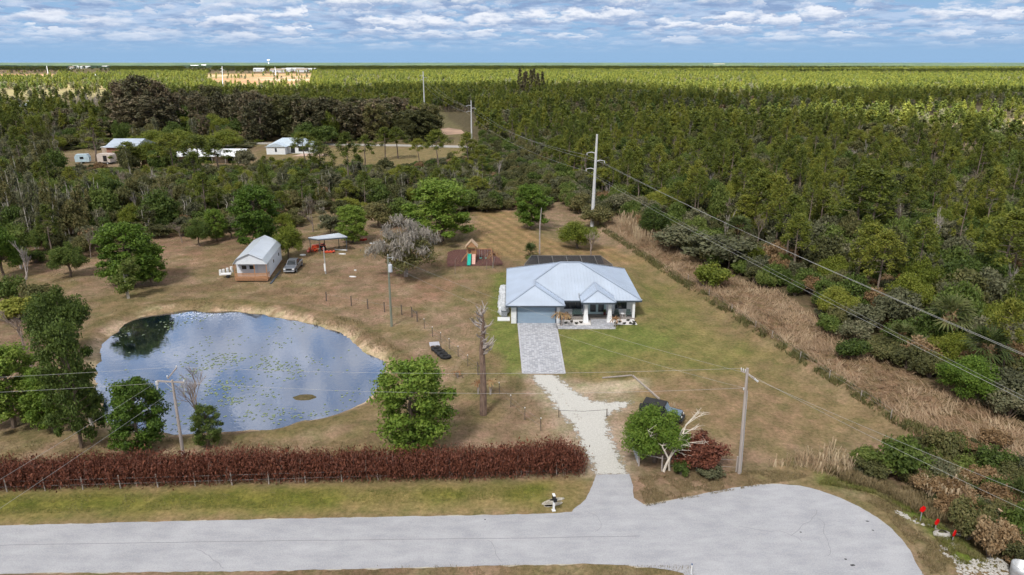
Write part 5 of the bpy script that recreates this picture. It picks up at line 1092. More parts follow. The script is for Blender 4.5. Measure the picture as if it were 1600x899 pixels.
def reeds():
    rg = np.random.default_rng(17); P = np.array(REEDS); n = 60000
    x = rg.uniform(P[:, 0].min(), P[:, 0].max(), n); y = rg.uniform(P[:, 1].min(), P[:, 1].max(), n); k = (sdist(x, y, REEDS) + (fbm(x, y, 3, 5) - .5) * 2 < .2); x, y = x[k], y[k]
    n = len(x); th = rg.uniform(0, 6.28, n) * .4 + fbm(x, y, 4, 33) * 14; el = rg.uniform(.1, .9, n) * (.4 + fbm(x, y, 5, 34)); L_ = rg.uniform(.45, 1.25, n) * (.7 + .6 * fbm(x, y, 6, 35)); z0 = ground_z(x, y)
    d = np.stack([np.cos(th) * np.cos(el), np.sin(th) * np.cos(el), np.sin(el)], 1); p = np.stack([x, y, z0 - .03 + rg.uniform(0, .45, n)], 1); s_ = np.cross(d, (0, 0, 1.)); s_ /= np.linalg.norm(s_, axis=1)[:, None]; w = rg.uniform(.02, .055, n)[:, None]
    V = np.stack([p - s_ * w, p + s_ * w, p + d * L_[:, None] + s_ * w * .2, p + d * L_[:, None] - s_ * w * .2], 1).reshape(-1, 3)
    link('dry_reeds', leaf_mesh('dry_reeds', V, M['reed']), kind='stuff', label='matted straw coloured dry reeds filling the swale beside the woods')
    # standing plumes above the swale and at its top
    V = []; cs = []
    for (poly, m_) in ((PX([(965, 345), (1010, 350), (1045, 378), (1000, 385)]), 900), (PX([(1350, 385), (1420, 380), (1470, 400), (1480, 430), (1400, 425), (1350, 405)]), 1500), (PX([(1300, 700), (1345, 735), (1300, 745), (1250, 735), (1200, 730)]), 260), (PX([(1420, 735), (1500, 745), (1530, 800), (1450, 775)]), 500), (PX([(1040, 645), (1055, 640), (1055, 650), (1045, 655)]), 40)):
        A = np.array(poly); xx = rg.uniform(A[:, 0].min(), A[:, 0].max(), m_ * 2); yy = rg.uniform(A[:, 1].min(), A[:, 1].max(), m_ * 2); kk = sdist(xx, yy, poly) < 0; xx, yy = xx[kk], yy[kk]
        hh = rg.uniform(.7, 2.1, len(xx)) * (1.4 if A[0, 1] > 100 else .6); a = rg.uniform(0, 6.28, len(xx)); t = np.stack([np.cos(a) * hh * .3, np.sin(a) * hh * .3, hh], 1); p = np.stack([xx, yy, -.1 + 0 * xx], 1); s_ = np.stack([np.sin(a + 1) * .035, np.cos(a + 1) * .035, 0 * a], 1)
        V.append(np.stack([p - s_, p + s_, p + t + s_ * 1.6, p + t - s_ * 1.6], 1).reshape(-1, 3))
    link('reed_plumes', leaf_mesh('reed_plumes', np.vstack(V), M['reed']), kind='stuff', label='upright dry reed stems and plumes among the bushes')
    # grass tufts: ditch edge, verges, meadow, right corner
    V = []
    def tuft(poly, m_, h, w=.03, mat=None):
        A = np.array(poly); xx = rg.uniform(A[:, 0].min(), A[:, 0].max(), m_ * 3); yy = rg.uniform(A[:, 1].min(), A[:, 1].max(), m_ * 3); kk = (sdist(xx, yy, poly) < 0) & (fbm(xx, yy, 1.3, 40) > .44) & (sdist(xx, yy, POND) > .3) & (sdist(xx, yy, [(-1, 88), (18.5, 88), (18.5, 118), (-1, 118)]) > 0) & (sdist(xx, yy, DRIVE) > .1) & (sdist(xx, yy, GRAVEL) > .3); xx, yy = xx[kk][:m_], yy[kk][:m_]
        hh = rg.uniform(.4, 1.2, len(xx)) * h; a = rg.uniform(0, 6.28, len(xx)); q = rg.uniform(.2, .9, len(xx)) * hh; t = np.stack([np.cos(a) * q, np.sin(a) * q, hh], 1); p = np.stack([xx, yy, ground_z(xx, yy) - .02], 1); s_ = np.stack([-np.sin(a) * w, np.cos(a) * w, 0 * a], 1)
        return np.stack([p - s_, p + s_, p + t + s_ * .2, p + t - s_ * .2], 1).reshape(-1, 3)
    edge = []
    for (a, b), (c, d) in zip(DITCH[:-1], DITCH[1:]): edge.append(((a, b), (c, d)))
    for i, ((a, b), (c, d)) in enumerate(edge):
        l = math.hypot(c - a, d - b); nx_, ny_ = (d - b) / l, -(c - a) / l
        poly = [(a - nx_ * .7, b - ny_ * .7), (c - nx_ * .7, d - ny_ * .7), (c + nx_ * .9, d + ny_ * .9), (a + nx_ * .9, b + ny_ * .9)]; V.append(tuft(poly, int(l * 130), .55, .045))
    link('ditch_grass', leaf_mesh('ditch_grass', np.vstack(V), M['olive']), kind='stuff', label='dark rough grass growing along the edge of the ditch')
    V = [tuft(BRIGHT, 20000, .26, .022), tuft(VERGE_L, 16000, .10, .02)]
    link('verge_grass', leaf_mesh('verge_grass', np.vstack(V), M['grass']), kind='stuff', label='short green grass on the verges beside the road')
    V = [tuft(PX([(-40, 690), (560, 690), (880, 700), (905, 735), (-40, 748)]), 9000, .26, .02), tuft(PX([(990, 745), (1200, 735), (1290, 742), (1200, 757), (1010, 792)]), 9000, .18, .02), tuft(PX([(300, 470), (560, 500), (640, 560), (620, 600), (600, 560), (540, 512), (420, 482), (300, 478)]), 7000, .4, .03), tuft(PX([(1290, 745), (1440, 800), (1500, 890), (1440, 899), (1432, 860), (1380, 800)]), 7000, .18, .02), tuft(PX([(600, 884), (1080, 884), (1100, 930), (300, 930)]), 9000, .12, .02)]
    V += [tuft(PX([(1270, 728), (1340, 738), (1440, 760), (1500, 815), (1450, 808), (1370, 765), (1285, 745)]), 7000, .6, .03)]
    V += [tuft(PX([(-60, 430), (300, 350), (745, 335), (800, 400), (790, 500), (810, 600), (900, 690), (560, 690), (640, 580), (560, 500), (380, 465), (230, 480), (130, 560), (-60, 690)]), 26000, .22, .03), tuft(YARD, 16000, .10, .022)]
    link('dry_grass', leaf_mesh('dry_grass', np.vstack(V), leafmat('dry_grass_blades', [(.11, .09, .045), (.18, .14, .07), (.26, .20, .11), (.36, .29, .17)], .2, .6)), kind='stuff', label='rough dry grass tufts on the banks and verges')
reeds()

# ------------------------------------------------------------------ the house
def house():
    H_ = empty('house', (8.5, 99, 0), 0, 'single storey white house with pale blue grey ribbed metal hip roof', 'house')
    ox, oy = 8.5, 99.0
    def L(p): return (p[0] - ox, p[1] - oy, p[2])
    def B(mb, name, m, par=H_, **kw):
        mb.v = [(a - ox, b - oy, c) for a, b, c in mb.v] if par is H_ or par.parent is H_ else mb.v
        return mb.build(name, m, par, **kw)
    EZ = 2.78
    w = MB()
    # walls: garage wing (front), main front wall with door recess, sides, back
    zt = EZ - .06
    w.box(-.12, .72, 90.95, 91.2, 0, zt); w.box(5.93, 6.50, 90.95, 91.2, 0, zt); w.box(.72, 5.93, 90.97, 91.2, 2.35, zt)
    w.box(-.12, .12, 91.2, 107.6, 0, zt); w.box(6.28, 6.50, 91.2, 94.3, 0, zt)
    for x0, x1, z0, z1 in ((6.5, 7.3, 0, zt), (7.3, 9.75, 0, .95), (7.3, 9.75, 2.15, zt), (9.75, 10.75, 0, zt), (10.75, 13.2, 2.42, zt + .5), (13.2, 14.45, 0, zt), (14.45, 16.1, 0, .95), (14.45, 16.1, 2.15, zt), (16.1, 17.15, 0, zt)): w.box(x0, x1, 94.3, 94.5, z0, z1)
    w.box(16.95, 17.15, 94.5, 107.6, 0, zt); w.box(.12, 16.95, 107.4, 107.6, 0, zt)
    B(w, 'wall', M['stucco'])
    # garage door: horizontal sections
    gd = pm('garage_door_paint', (.235, .315, .40), .5, .04, 1)
    door = B(MB().box(.74, 5.91, 91.04, 91.08, .02, 2.34), 'garage_door', gd)
    for i in range(4): B(MB().box(.78, 5.87, 91.005, 91.04, .05 + i * .575, .05 + i * .575 + .555), 'panel', gd, door)
    B(MB().box(.60, .74, 90.93, 90.97, 0, 2.48).box(5.91, 6.05, 90.93, 90.97, 0, 2.48).box(.74, 5.91, 90.93, 90.96, 2.34, 2.48), 'door_trim', M['dark_trim'])
    # windows
    for x0, x1 in ((7.3, 9.75), (14.45, 16.1)):
        f = MB().box(x0, x1, 94.24, 94.34, .95, 1.02).box(x0, x1, 94.24, 94.34, 2.08, 2.15).box(x0, x0 + .07, 94.24, 94.34, 1.02, 2.08).box(x1 - .07, x1, 94.24, 94.34, 1.02, 2.08)
        k = B(f, 'window', M['dark_trim']); n = 3 if x1 - x0 > 2 else 3
        for i in range(n):
            a = x0 + .07 + (x1 - x0 - .14) * i / n; b = x0 + .07 + (x1 - x0 - .14) * (i + 1) / n; B(MB().box(a + .015, b - .015, 94.31, 94.33, 1.02, 2.08), 'pane', M['glass'], k)
        B(MB().box(x0 - .05, x1 + .05, 94.2, 94.3, .88, .95), 'sill', M['white'], k)
    if 1:
        sh = MB()
        for z in np.arange(1.0, 2.1, .1): sh.box(9.78, 9.98, 94.25, 94.28, z, z + .07)
        B(sh, 'shutter', M['dark_trim'])
    # double front door in pale aqua frame
    aq = pm('aqua_door_paint', (.46, .58, .58), .5, .05, 1)
    f = MB().box(10.75, 13.2, 94.26, 94.4, 0, .12).box(10.75, 13.2, 94.26, 94.4, 2.3, 2.42).box(10.75, 10.87, 94.26, 94.4, .12, 2.3).box(11.86, 12.04, 94.26, 94.4, .12, 2.3).box(13.05, 13.2, 94.26, 94.4, .12, 2.3)
    k = B(f, 'entrance_door', aq)
    for a, b in ((10.98, 11.78), (12.12, 12.92)): B(MB().box(a, b, 94.30, 94.34, .5, 2.22), 'pane', M['glass'], k); B(MB().box(a - .11, b + .13, 94.32, 94.38, .12, 2.3), 'door_leaf', aq, k)
    B(MB().box(11.8, 11.84, 94.2, 94.26, 1.0, 1.25), 'handle', M['galv'], k)
    # columns, flared at the foot
    for x, y, wd, zc in ((10.10, 91.55, .46, 3.05), (13.35, 91.55, .46, 3.05), (16.85, 92.95, .34, zt - .05)):
        c = MB(); prof = [(0, 1.0 if wd < .4 else 1.75), (.25, .98 if wd < .4 else 1.55), (1.1, .97 if wd < .4 else 1.12), (1.7, .95), (zc, .95)]
        for (z0, s0), (z1, s1) in zip(prof, prof[1:]):
            a, b = wd * s0 / 2, wd * s1 / 2; c.add([(x - a, y - a, z0), (x + a, y - a, z0), (x + a, y + a, z0), (x - a, y + a, z0), (x - b, y - b, z1), (x + b, y - b, z1), (x + b, y + b, z1), (x - b, y + b, z1)], [(0, 1, 5, 4), (1, 2, 6, 5), (2, 3, 7, 6), (3, 0, 4, 7), (4, 5, 6, 7), (3, 2, 1, 0)])
        B(c, 'column', M['white'])
    # roof
    x0, x1, y0, y1 = -.85, 17.85, 92.5, 108.3; rx0, rx1, ry = 7.05, 9.95, 100.4; RZ = EZ + 3.25; k_ = 3.25 / 7.9
    roof = MB(); rib = MB()
    gx0, gx1, gy = -.85, 7.15, 90.3; gh = (gx1 - gx0) / 2; gz_ = EZ + gh * k_; gm = (gx0 + gx1) / 2; yv = y0 + gh
    roof_plane(roof, rib, [(gx1, y0, EZ), (x1, y0, EZ), (rx1, ry, RZ), (rx0, ry, RZ), (gm, yv, gz_)], None)
    roof_plane(roof, rib, [(x1, y0, EZ), (x1, y1, EZ), (rx1, ry, RZ)], None)
    roof_plane(roof, rib, [(x1, y1, EZ), (x0, y1, EZ), (rx0, ry, RZ), (rx1, ry, RZ)], None)
    roof_plane(roof, rib, [(x0, y1, EZ), (x0, gy, EZ), (gm, gy + gh, gz_), (gm, yv, gz_), (rx0, ry, RZ)], None)
    roof_plane(roof, rib, [(gx0, gy, EZ), (gx1, gy, EZ), (gm, gy + gh, gz_)], None)
    roof_plane(roof, rib, [(gx1, gy, EZ), (gx1, y0, EZ), (gm, yv, gz_), (gm, gy + gh, gz_)], None)
    # porch hip
    px0, px1, py_, pe = 9.35, 14.05, 90.6, 3.12; ph = (px1 - px0) / 2; pz = pe + ph * .5; pm_ = (px0 + px1) / 2; yb = y0 + (pz - EZ) / k_; ye = y0 + (pe - EZ) / k_
    roof_plane(roof, rib, [(px0, py_, pe), (px1, py_, pe), (pm_, py_ + ph * .75, pz)], None)
    roof_plane(roof, rib, [(px1, py_, pe), (px1, ye, pe), (pm_, yb, pz), (pm_, py_ + ph * .75, pz)], None)
    roof_plane(roof, rib, [(px0, ye, pe), (px0, py_, pe), (pm_, py_ + ph * .75, pz), (pm_, yb, pz)], None)
    r = B(roof, 'roof', M['roof'])
    tag(B(rib, 'roof_rib', M['roof'], r), kind='stuff')
    cap = MB(); up = Vector((0, 0, .06))
    for a, b in (((x1, y0, EZ), (rx1, ry, RZ)), ((x1, y1, EZ), (rx1, ry, RZ)), ((x0, y1, EZ), (rx0, ry, RZ)), ((gm, yv, gz_), (rx0, ry, RZ)), ((rx0, ry, RZ), (rx1, ry, RZ)), ((gx0, gy, EZ), (gm, gy + gh, gz_)), ((gx1, gy, EZ), (gm, gy + gh, gz_)), ((gm, gy + gh, gz_), (gm, yv, gz_)),
                 ((px0, py_, pe), (pm_, py_ + ph * .75, pz)), ((px1, py_, pe), (pm_, py_ + ph * .75, pz)), ((pm_, py_ + ph * .75, pz), (pm_, yb, pz)), ((px0, ye, pe), (pm_, yb, pz)), ((px1, ye, pe), (pm_, yb, pz)), ((gx1, y0, EZ), (gm, yv, gz_))):
        cap.bar(Vector(a) + up, Vector(b) + up, .24, .05)
    B(cap, 'hip_cap', M['roof_cap'], r)
    fa = MB()
    for a, b in (((gx0, gy), (gx1, gy)), ((gx1, gy), (gx1, y0)), ((gx1, y0), (x1, y0)), ((x1, y0), (x1, y1)), ((x1, y1), (x0, y1)), ((x0, y1), (x0, gy))): fa.bar((*a, EZ - .13), (*b, EZ - .13), .05, .22)
    for a, b in (((px0, py_), (px1, py_)), ((px0, py_), (px0, ye)), ((px1, py_), (px1, ye))): fa.bar((*a, pe - .13), (*b, pe - .13), .05, .24)
    B(fa, 'fascia', M['dark_trim'])
    so_ = MB().box(gx0 + .05, gx1 - .05, gy + .05, 90.95, EZ - .2, EZ - .16).box(6.5, x1 - .05, y0 + .05, 94.3, EZ - .2, EZ - .16).box(px0 + .05, px1 - .05, py_ + .05, y0, pe - .22, pe - .18)
    B(so_, 'soffit', M['white'])
    # vent pipe / downspout
    B(MB().tube([(9.25, 93.1, 3.0), (9.25, 93.1, 3.65)], .07, 8), 'vent_pipe', M['galv'])
    # porch slab and front walk
    B(MB().box(6.55, 17.1, 92.55, 94.3, .0, .16), 'porch_slab', pm('porch_floor', (.25, .225, .21), .8, .25, 4))
house()
walk = MB().slab(PX([(922, 495), (952, 495), (962, 514.5), (870, 514.5), (869, 509), (924, 509)]), -.05, .055); walk.build('front_walk', M['pavers'], kind='structure')
def beds():
    wg = pm('white_marble_chips', (.66, .64, .63), .9, .25, 9, bump=.8, detail=6)
    for poly in (PX([(869, 500), (922, 500), (923.5, 508.6), (870, 508.6)]), PX([(954, 499), (990, 499), (996, 508), (957, 508)])): sheet('white_gravel_bed', resample(poly, .3, .03), .03, wg)
    ball = tmp_shrub('ball_shrub', 'fineball', 300, w=.55, h=.5, n=5, per=50, leaf=.07) if False else None
    M['darkshrub'] = leafmat('dark_ball_leaves', [(.025, .03, .025), (.05, .06, .045), (.08, .07, .06), (.12, .10, .09)], .1, 6)
    T['ball'] = [(tmp_shrub('ball_shrub', 'darkshrub', 301, w=.6, h=.45, n=5, per=60, leaf=.06), (.6, .45))]
    for i, (px, py) in enumerate(((884, 506), (893, 504), (901, 507), (908, 505.5), (915, 503), (877, 508), (889, 500.5), (962, 507), (968, 504.5), (975, 507), (981, 502), (985, 506.5), (991, 505), (990, 508))):
        x, y, _ = G(px, py); plant('ball', 'bed_shrub', x, y, .42, .6, ('dark little round shrub in the white gravel bed ' + ('left of' if px < 930 else 'right of') + ' the front walk'), 'shrub', 'ball shrubs ' + ('left of' if px < 930 else 'right of') + ' the front walk', pn=SH)
    # frost burnt palms with rusty fronds
    def frond_tree(px, py, top, lab, name='wilted_palm', n=16, mat='rustfrond', Lf=1.0, stems=2):
        x, y, _ = G(px, py); h = zat(y, top); e = empty(name, (x, y, 0), 0, lab, 'palm'); t = MB(); rr = random.Random(px)
        heads = []
        for s_ in range(stems):
            q = Vector((rr.uniform(-.3, .5), rr.uniform(-.2, .2), h * rr.uniform(.5, .65))); t.tube([(0, 0, -.1), (q.x * .4, q.y * .4, q.z * .5), q], [.07, .06, .06], 6); heads.append(q)
        t.build('trunk', M['dead_wood'], e); V = []
        for i in range(n * stems):
            q = heads[i % stems]; a = rr.uniform(0, 6.28); L_ = Lf * rr.uniform(.7, 1.2); p = q.copy(); pts = [p.copy()]
            for k in range(5): p = p + Vector((math.cos(a), math.sin(a), .9 - k * .52)).normalized() * L_ / 5 * 1.2; pts.append(p.copy())
            for b, c in zip(pts, pts[1:]):
                s2 = (c - b).cross(Vector((0, 0, 1))).normalized() * .07; V += [tuple(b - s2), tuple(b + s2), tuple(c + s2 * .8), tuple(c - s2 * .8)]
        link('fronds', leaf_mesh('wilted_fronds', np.array(V), M[mat]), e)
    M['rustfrond'] = leafmat('rusty_fronds', [(.10, .045, .02), (.19, .09, .04), (.27, .15, .07), (.33, .24, .12)], .2, 2)
    frond_tree(877, 510, 483, 'wilted rusty brown palm beside the garage door', Lf=1.3)
    frond_tree(962, 512, 491, 'small wilted brown palm right of the front walk', n=9)
    frond_tree(770, 419, 382, 'dead brown palm in the mulch right of the playset', n=12, Lf=1.6)
    frond_tree(766, 617, 585, 'clump of dry banana stalks right of the dead snag', 'dry_plant', n=9, stems=3, Lf=.8)
    frond_tree(747, 616, 588, 'clump of dry banana stalks left of the dead snag', 'dry_plant', n=7, stems=3, Lf=.7)
    frond_tree(715, 590, 576, 'small dry tan stalks near the stack of tyres', 'dry_plant', n=7, stems=2, Lf=.6)
    # chairs and bench on the porch
    ch = pm('dark_green_chair', (.055, .085, .08), .6, .15, 3)
    def chair(x, y, lab, w=.62):
        e = empty('porch_chair', (x, y, .16), 0, lab, 'chair', 'dark chairs on the porch' if w < 1 else None)
        MB().box(-w / 2, w / 2, -.28, .28, .38, .44).build('seat', ch, e); b = MB()
        for i in range(int(w / .12)): b.box(-w / 2 + i * .12 + .01, -w / 2 + i * .12 + .11, .24, .28, .44, 1.0)
        b.build('backrest', ch, e)
        for s_ in (-1, 1):
            MB().box(s_ * w / 2 - .04, s_ * w / 2 + .04, -.3, .28, .60, .64).build('armrest', ch, e)
            for yy in (-.26, .24): MB().box(s_ * w / 2 - .03, s_ * w / 2 + .03, yy - .03, yy + .03, 0, .6).build('leg', ch, e)
    chair(14.6, 93.3, 'dark green porch chair nearer the front door'); chair(16.25, 93.3, 'dark green porch chair nearer the corner column'); chair(9.1, 93.4, 'dark bench on the porch under the wide front window', 1.3)
    e = empty('planter', (13.0, 93.9, .16), 0, 'dark red planter pot beside the front door', 'planter'); MB().tube([(0, 0, 0), (0, 0, .5)], [.16, .22], 10).build('pot', pm('oxblood_pot', (.10, .03, .03), .4, .2, 3), e); link('plant', leaf_mesh('planter_leaves', leaves([(0, 0, .62)], [(.22, .22, .22)], 120, .08, rng), M['oak']), e)
    # small table with ornament between chairs
    e = empty('side_table', (15.42, 93.3, .16), 0, 'small white side table between the two porch chairs', 'table'); MB().tube([(0, 0, .42), (0, 0, .46)], .25, 12).build('tabletop', M['white'], e); MB().tube([(0, 0, 0), (0, 0, .42)], .04, 6).build('leg', M['white'], e)
beds()
def side_yard():
    pale = pm('pale_cover_cloth', (.52, .57, .62), .85, .3, 2.2, col2=(.72, .74, .78), bump=.4)
    rg = np.random.default_rng(3)
    for i, y in enumerate((95.2, 97.5, 99.8, 102.0)):
        n, m_ = 18, 10; V = []; Fs = []
        for j in range(m_):
            ph = j / (m_ - 1) * math.pi / 2
            for k in range(n):
                t = 2 * math.pi * k / n; q = 1 + .18 * math.sin(t * 3 + i * 2 + j) + .10 * math.sin(t * 7 + j * 2); V.append((.75 * math.cos(t) * math.cos(ph) ** .6 * q, 1.25 * math.sin(t) * math.cos(ph) ** .6 * q, 2.0 * math.sin(ph) * (1 + .06 * math.sin(t * 5))))
        for j in range(m_ - 1):
            for k in range(n): Fs.append((j * n + k, j * n + (k + 1) % n, (j + 1) * n + (k + 1) % n, (j + 1) * n + k))
        link('covered_shrub', np_mesh('covered_shrub', V, Fs, [pale], smooth=True), loc=(-1.25, y, -.05), label=('first', 'second', 'third', 'fourth')[i] + ' pale grey covered mound beside the left house wall counted from the front', cat='cover') if False else tag(link('covered_shrub', np_mesh('covered_shrub', V, Fs, [pale], smooth=True), loc=(-1.25, y, -.05)), ('foremost', 'second foremost', 'second rearmost', 'rearmost')[i] + ' pale mottled mound in the row beside the left house wall', 'shrub')
    MB().box(-2.0, -.3, 91.9, 93.2, -.05, .12).build('concrete_pad', M['stucco'], kind='structure')
    e = empty('air_conditioner', (-1.1, 93.9, 0), 0, 'dark air conditioning unit behind the concrete pad beside the garage', 'air conditioner'); MB().box(-.4, .4, -.4, .4, 0, .85).build('housing', M['dark_trim'], e); MB().tube([(0, 0, .85), (0, 0, .89)], .33, 14).build('fan_grille', M['galv'], e)
    v = MB()
    for z in np.arange(.1, .8, .09): v.box(-.41, .41, -.41, -.40, z, z + .04)
    v.build('louvre', M['galv'], e)
    # screened pool cage behind the house
    e = empty('pool_cage', (8, 112, 0), 0, 'dark screened pool enclosure behind the house', 'enclosure'); fr = pm('bronze_frame', (.16, .15, .14), .5, .1, 2)
    m, nt, b, o = newmat('insect_screen'); b.inputs['Base Color'].default_value = (.016, .016, .019, 1); b.inputs['Roughness'].default_value = .8; tr = nt.nodes.new('ShaderNodeBsdfTransparent'); mx = nt.nodes.new('ShaderNodeMixShader'); mx.inputs[0].default_value = .78
    nt.links.new(tr.outputs[0], mx.inputs[1]); nt.links.new(b.outputs[0], mx.inputs[2]); nt.links.new(mx.outputs[0], o.inputs[0])
    X0, X1, Y0, Y1, z1, z2 = -6.0, 8.2, -3.6, 4.0, 2.3, 2.85
    for i in range(6):
        a = X0 + (X1 - X0) * i / 6; b2 = X0 + (X1 - X0) * (i + 1) / 6; MB().add([(a, Y0, z1 + .1), (b2, Y0, z1 + .1), (b2, Y0 + 2, z2), (a, Y0 + 2, z2)], [(0, 1, 2, 3)]).build('roof_screen', m, e)
        q0, q1 = (1.3 if i == 0 else 0), (1.3 if i == 5 else 0); MB().add([(a, Y0 + 2, z2), (b2, Y0 + 2, z2), (b2 - q1, Y1, z2 - .02), (a + q0, Y1, z2 - .02)], [(0, 1, 2, 3)]).build('roof_screen', m, e)
        MB().add([(a + q0 * 0, Y1 + .0, 0), (b2, Y1, 0), (b2 - q1, Y1, z2 - .02), (a + q0, Y1, z2 - .02)], [(0, 1, 2, 3)]).build('side_screen', m, e)
    for i in range(7):
        a = X0 + (X1 - X0) * i / 6; a2 = a + (1.3 if i == 0 else -1.3 if i == 6 else 0); MB().bar((a, Y0 + .05, z1 + .13), (a, Y0 + 2, z2 + .03), .07).bar((a, Y0 + 2, z2 + .03), (a2, Y1, z2 + .03), .07).bar((a2, Y1, z2), (a, Y1, 0), .07).build('beam', fr, e)
    MB().bar((X0, Y0 + 2, z2 + .03), (X1, Y0 + 2, z2 + .03), .07).bar((X0 + 1.3, Y1, z2 + .03), (X1 - 1.3, Y1, z2 + .03), .07).build('beam', fr, e)
    MB().box(X0, X1, Y0, Y1, -.02, .03).build('pool_deck', M['stucco'], e)
side_yard()

# ------------------------------------------------------------------ poles and lines
def tapered(mb, h, r0, r1, lean=(0, 0), n=10): mb.tube([(0, 0, -.3), (lean[0] * .5, lean[1] * .5, h * .5), (lean[0], lean[1], h)], [r0, (r0 + r1) / 2, r1], n); return mb
def insul(mb, p, r=.07, h=.22):
    x, y, z = p; mb.tube([(x, y, z), (x, y, z + h * .4), (x, y, z + h * .45), (x, y, z + h)], [r * .5, r * .5, r, r * .6], 8); return mb
def pole_left():
    x, y, _ = G(288, 722); h = zat(y, 594); tx = at(269, 594, y)[0]; lx = tx - x; e = empty('utility_pole', (x, y, 0), 0, 'leaning grey wooden utility pole with crossarm rising from the red hedge', 'utility pole')
    tapered(MB(), h, .16, .10, (lx, 0)).build('pole', M['pole_wood'], e); top = Vector((lx, 0, h))
    a = Vector(at(245, 597, y)) - Vector((x, y, 0)); b = Vector(at(288, 598, y)) - Vector((x, y, 0)); c = Vector(at(276, 575, y + .6)) - Vector((x, y, 0)); d = Vector(at(262, 592, y)) - Vector((x, y, 0))
    arm = MB().bar(a + Vector((0, 0, .1)), b, .11).build('crossarm', M['pole_wood'], e); MB().bar(d, c, .09).build('crossarm', M['pole_wood'], e)
    MB().bar(a * .5 + b * .5 + Vector((-.5, 0, 0)), top - Vector((0, 0, .9)), .04).build('brace', M['galv'], e)
    for q in (b + Vector((0, 0, .05)), c, d + Vector((0, 0, .1))): insul(MB(), q, .08).build('insulator', M['porcelain'], e)
    MB().tube([a + Vector((0, 0, .05)), a - Vector((0, 0, .25))], .13, 8).tube([a - Vector((0, 0, .25)), a - Vector((0.05, 0, .7))], .06, 6).build('fuse_cutout', M['porcelain'], e)
    MB().tube([b + Vector((0, 0, 0)), b - Vector((.1, .1, 1.1))], .02, 5).build('ground_wire', M['cable'], e)
    return [Vector((x, y, 0)) + q for q in (a, b, c, top - Vector((0, 0, .2)))]
PL = pole_left()
def pole_right():
    x, y, _ = G(1155, 740); h = zat(y, 575.5); lx = at(1168, 575, y)[0] - x; e = empty('utility_pole', (x, y, 0), 0, 'leaning wooden utility pole standing between the driveway and the turning circle', 'utility pole')
    tapered(MB(), h, .17, .11, (lx, 0)).build('pole', M['pole_wood'], e); O = Vector((x, y, 0))
    a = Vector(at(1158, 580, y)) - O; b = Vector(at(1179, 592, y - .6)) - O; m_ = Vector((lx * .97, 0, h - .45))
    MB().bar(a, m_, .1).bar(m_, b, .1).build('crossarm', M['pole_wood'], e)
    for t in (0, .35, .7): insul(MB(), a.lerp(m_, t) + Vector((0, 0, .04)), .06, .25).build('insulator', M['porcelain'], e)
    for t in (.25, .6, 1): q = m_.lerp(b, t); MB().tube([q, q + Vector((.28, -.1, -.22))], .075, 8).build('insulator', M['porcelain'], e)
    q = Vector((lx * .8, 0, h * .8)); insul(MB(), q + Vector((-.18, 0, 0)), .07).build('insulator', M['porcelain'], e)
    MB().tube([Vector((.12, -.12, .1)), Vector((lx * .8 + .12, -.13, h * .8))], .02, 5).build('conduit', M['galv'], e)
    return [O + a, O + b, O + m_, O + q + Vector((-.18, 0, .2))]
PR = pole_right()
def pole_transformer():
    x, y, _ = G(612, 510); h = zat(y, 400); e = empty('utility_pole', (x, y, 0), 0, 'dark green wooden pole carrying a grey transformer in the middle of the meadow', 'utility pole')
    tapered(MB(), h, .17, .11).build('pole', M['green_pole'], e)
    MB().tube([(.28, -.28, h - 2.1), (.28, -.28, h - 1.15)], .27, 12).tube([(.28, -.28, h - 1.15), (.28, -.28, h - 1.08)], [.27, .2], 12).build('transformer', pm('transformer_grey', (.50, .53, .58), .4, .06, 2), e)
    MB().tube([(.28, -.28, h - 1.08), (.28, -.28, h - .8)], .05, 6).build('bushing', M['porcelain'], e)
    MB().bar((-.1, -.12, h - .25), (.75, -.2, h - .15), .06).build('bracket', M['galv'], e); MB().tube([(.7, -.2, h - .15), (.55, -.2, h - .5)], .05, 6).build('fuse_cutout', M['porcelain'], e); insul(MB(), (0, 0, h), .07).build('insulator', M['porcelain'], e)
    return [Vector((x, y, h + .2)), Vector((x + .2, y - .2, h - 1.2))]
PT = pole_transformer()
def steel_poles():
    out = []
    for (px, py, top, r, lab) in ((925, 352, 210, .42, 'tall pale concrete transmission pole nearest the house'), (737, 219, 157, .38, 'pale transmission pole beside the farm road'), (664, 188, 112, .5, 'distant blue grey transmission pole behind the casuarina belt'), (349, 150, 104, .5, 'far transmission pole left of the casuarina belt')):
        x, y, _ = G(px, py); h = zat(y, top); e = empty('transmission_pole', (x, y, 0), 0, lab, 'power pole', 'transmission poles'); lx = at({925: 933, 737: 736, 664: 661, 349: 347}[px], top, y)[0] - x
        tapered(MB(), h, r, r * .5, (lx, 0), 12).build('pole', M['concrete'], e); att = []
        L_ = 1.9 if px == 925 else 2.0
        for (s_, dz) in ((-1, 4.0 if px == 925 else 2.4), (1, 5.7 if px == 925 else 3.6), (-1, 7.4 if px == 925 else 5.0)):
            t = 1 - dz / h; b = Vector((lx * t, 0, h - dz)); a = MB().tube([b, b + Vector((s_ * L_ * .5, 0, .28)), b + Vector((s_ * L_, 0, .1))], [.11, .09, .06], 6).build('arm', M['concrete'], e)
            MB().tube([b + Vector((s_ * L_, 0, .1)), b + Vector((s_ * L_, 0, -.35))], .09, 6).build('insulator', M['porcelain'], a); att.append(Vector((x, y, 0)) + b + Vector((s_ * L_, 0, -.35)))
        out.append(att + [Vector((x + lx, y, h))])
    return out
ST = steel_poles()
def wire(a, b, sag, r, lab, group=None, n=28, name='power_line'):
    a, b = Vector(a), Vector(b); pts = [a.lerp(b, i / n) - Vector((0, 0, sag * 4 * (i / n) * (1 - i / n))) for i in range(n + 1)]
    tag(MB().tube(pts, r, 4).build(name, M['cable']), lab, 'power line', group)
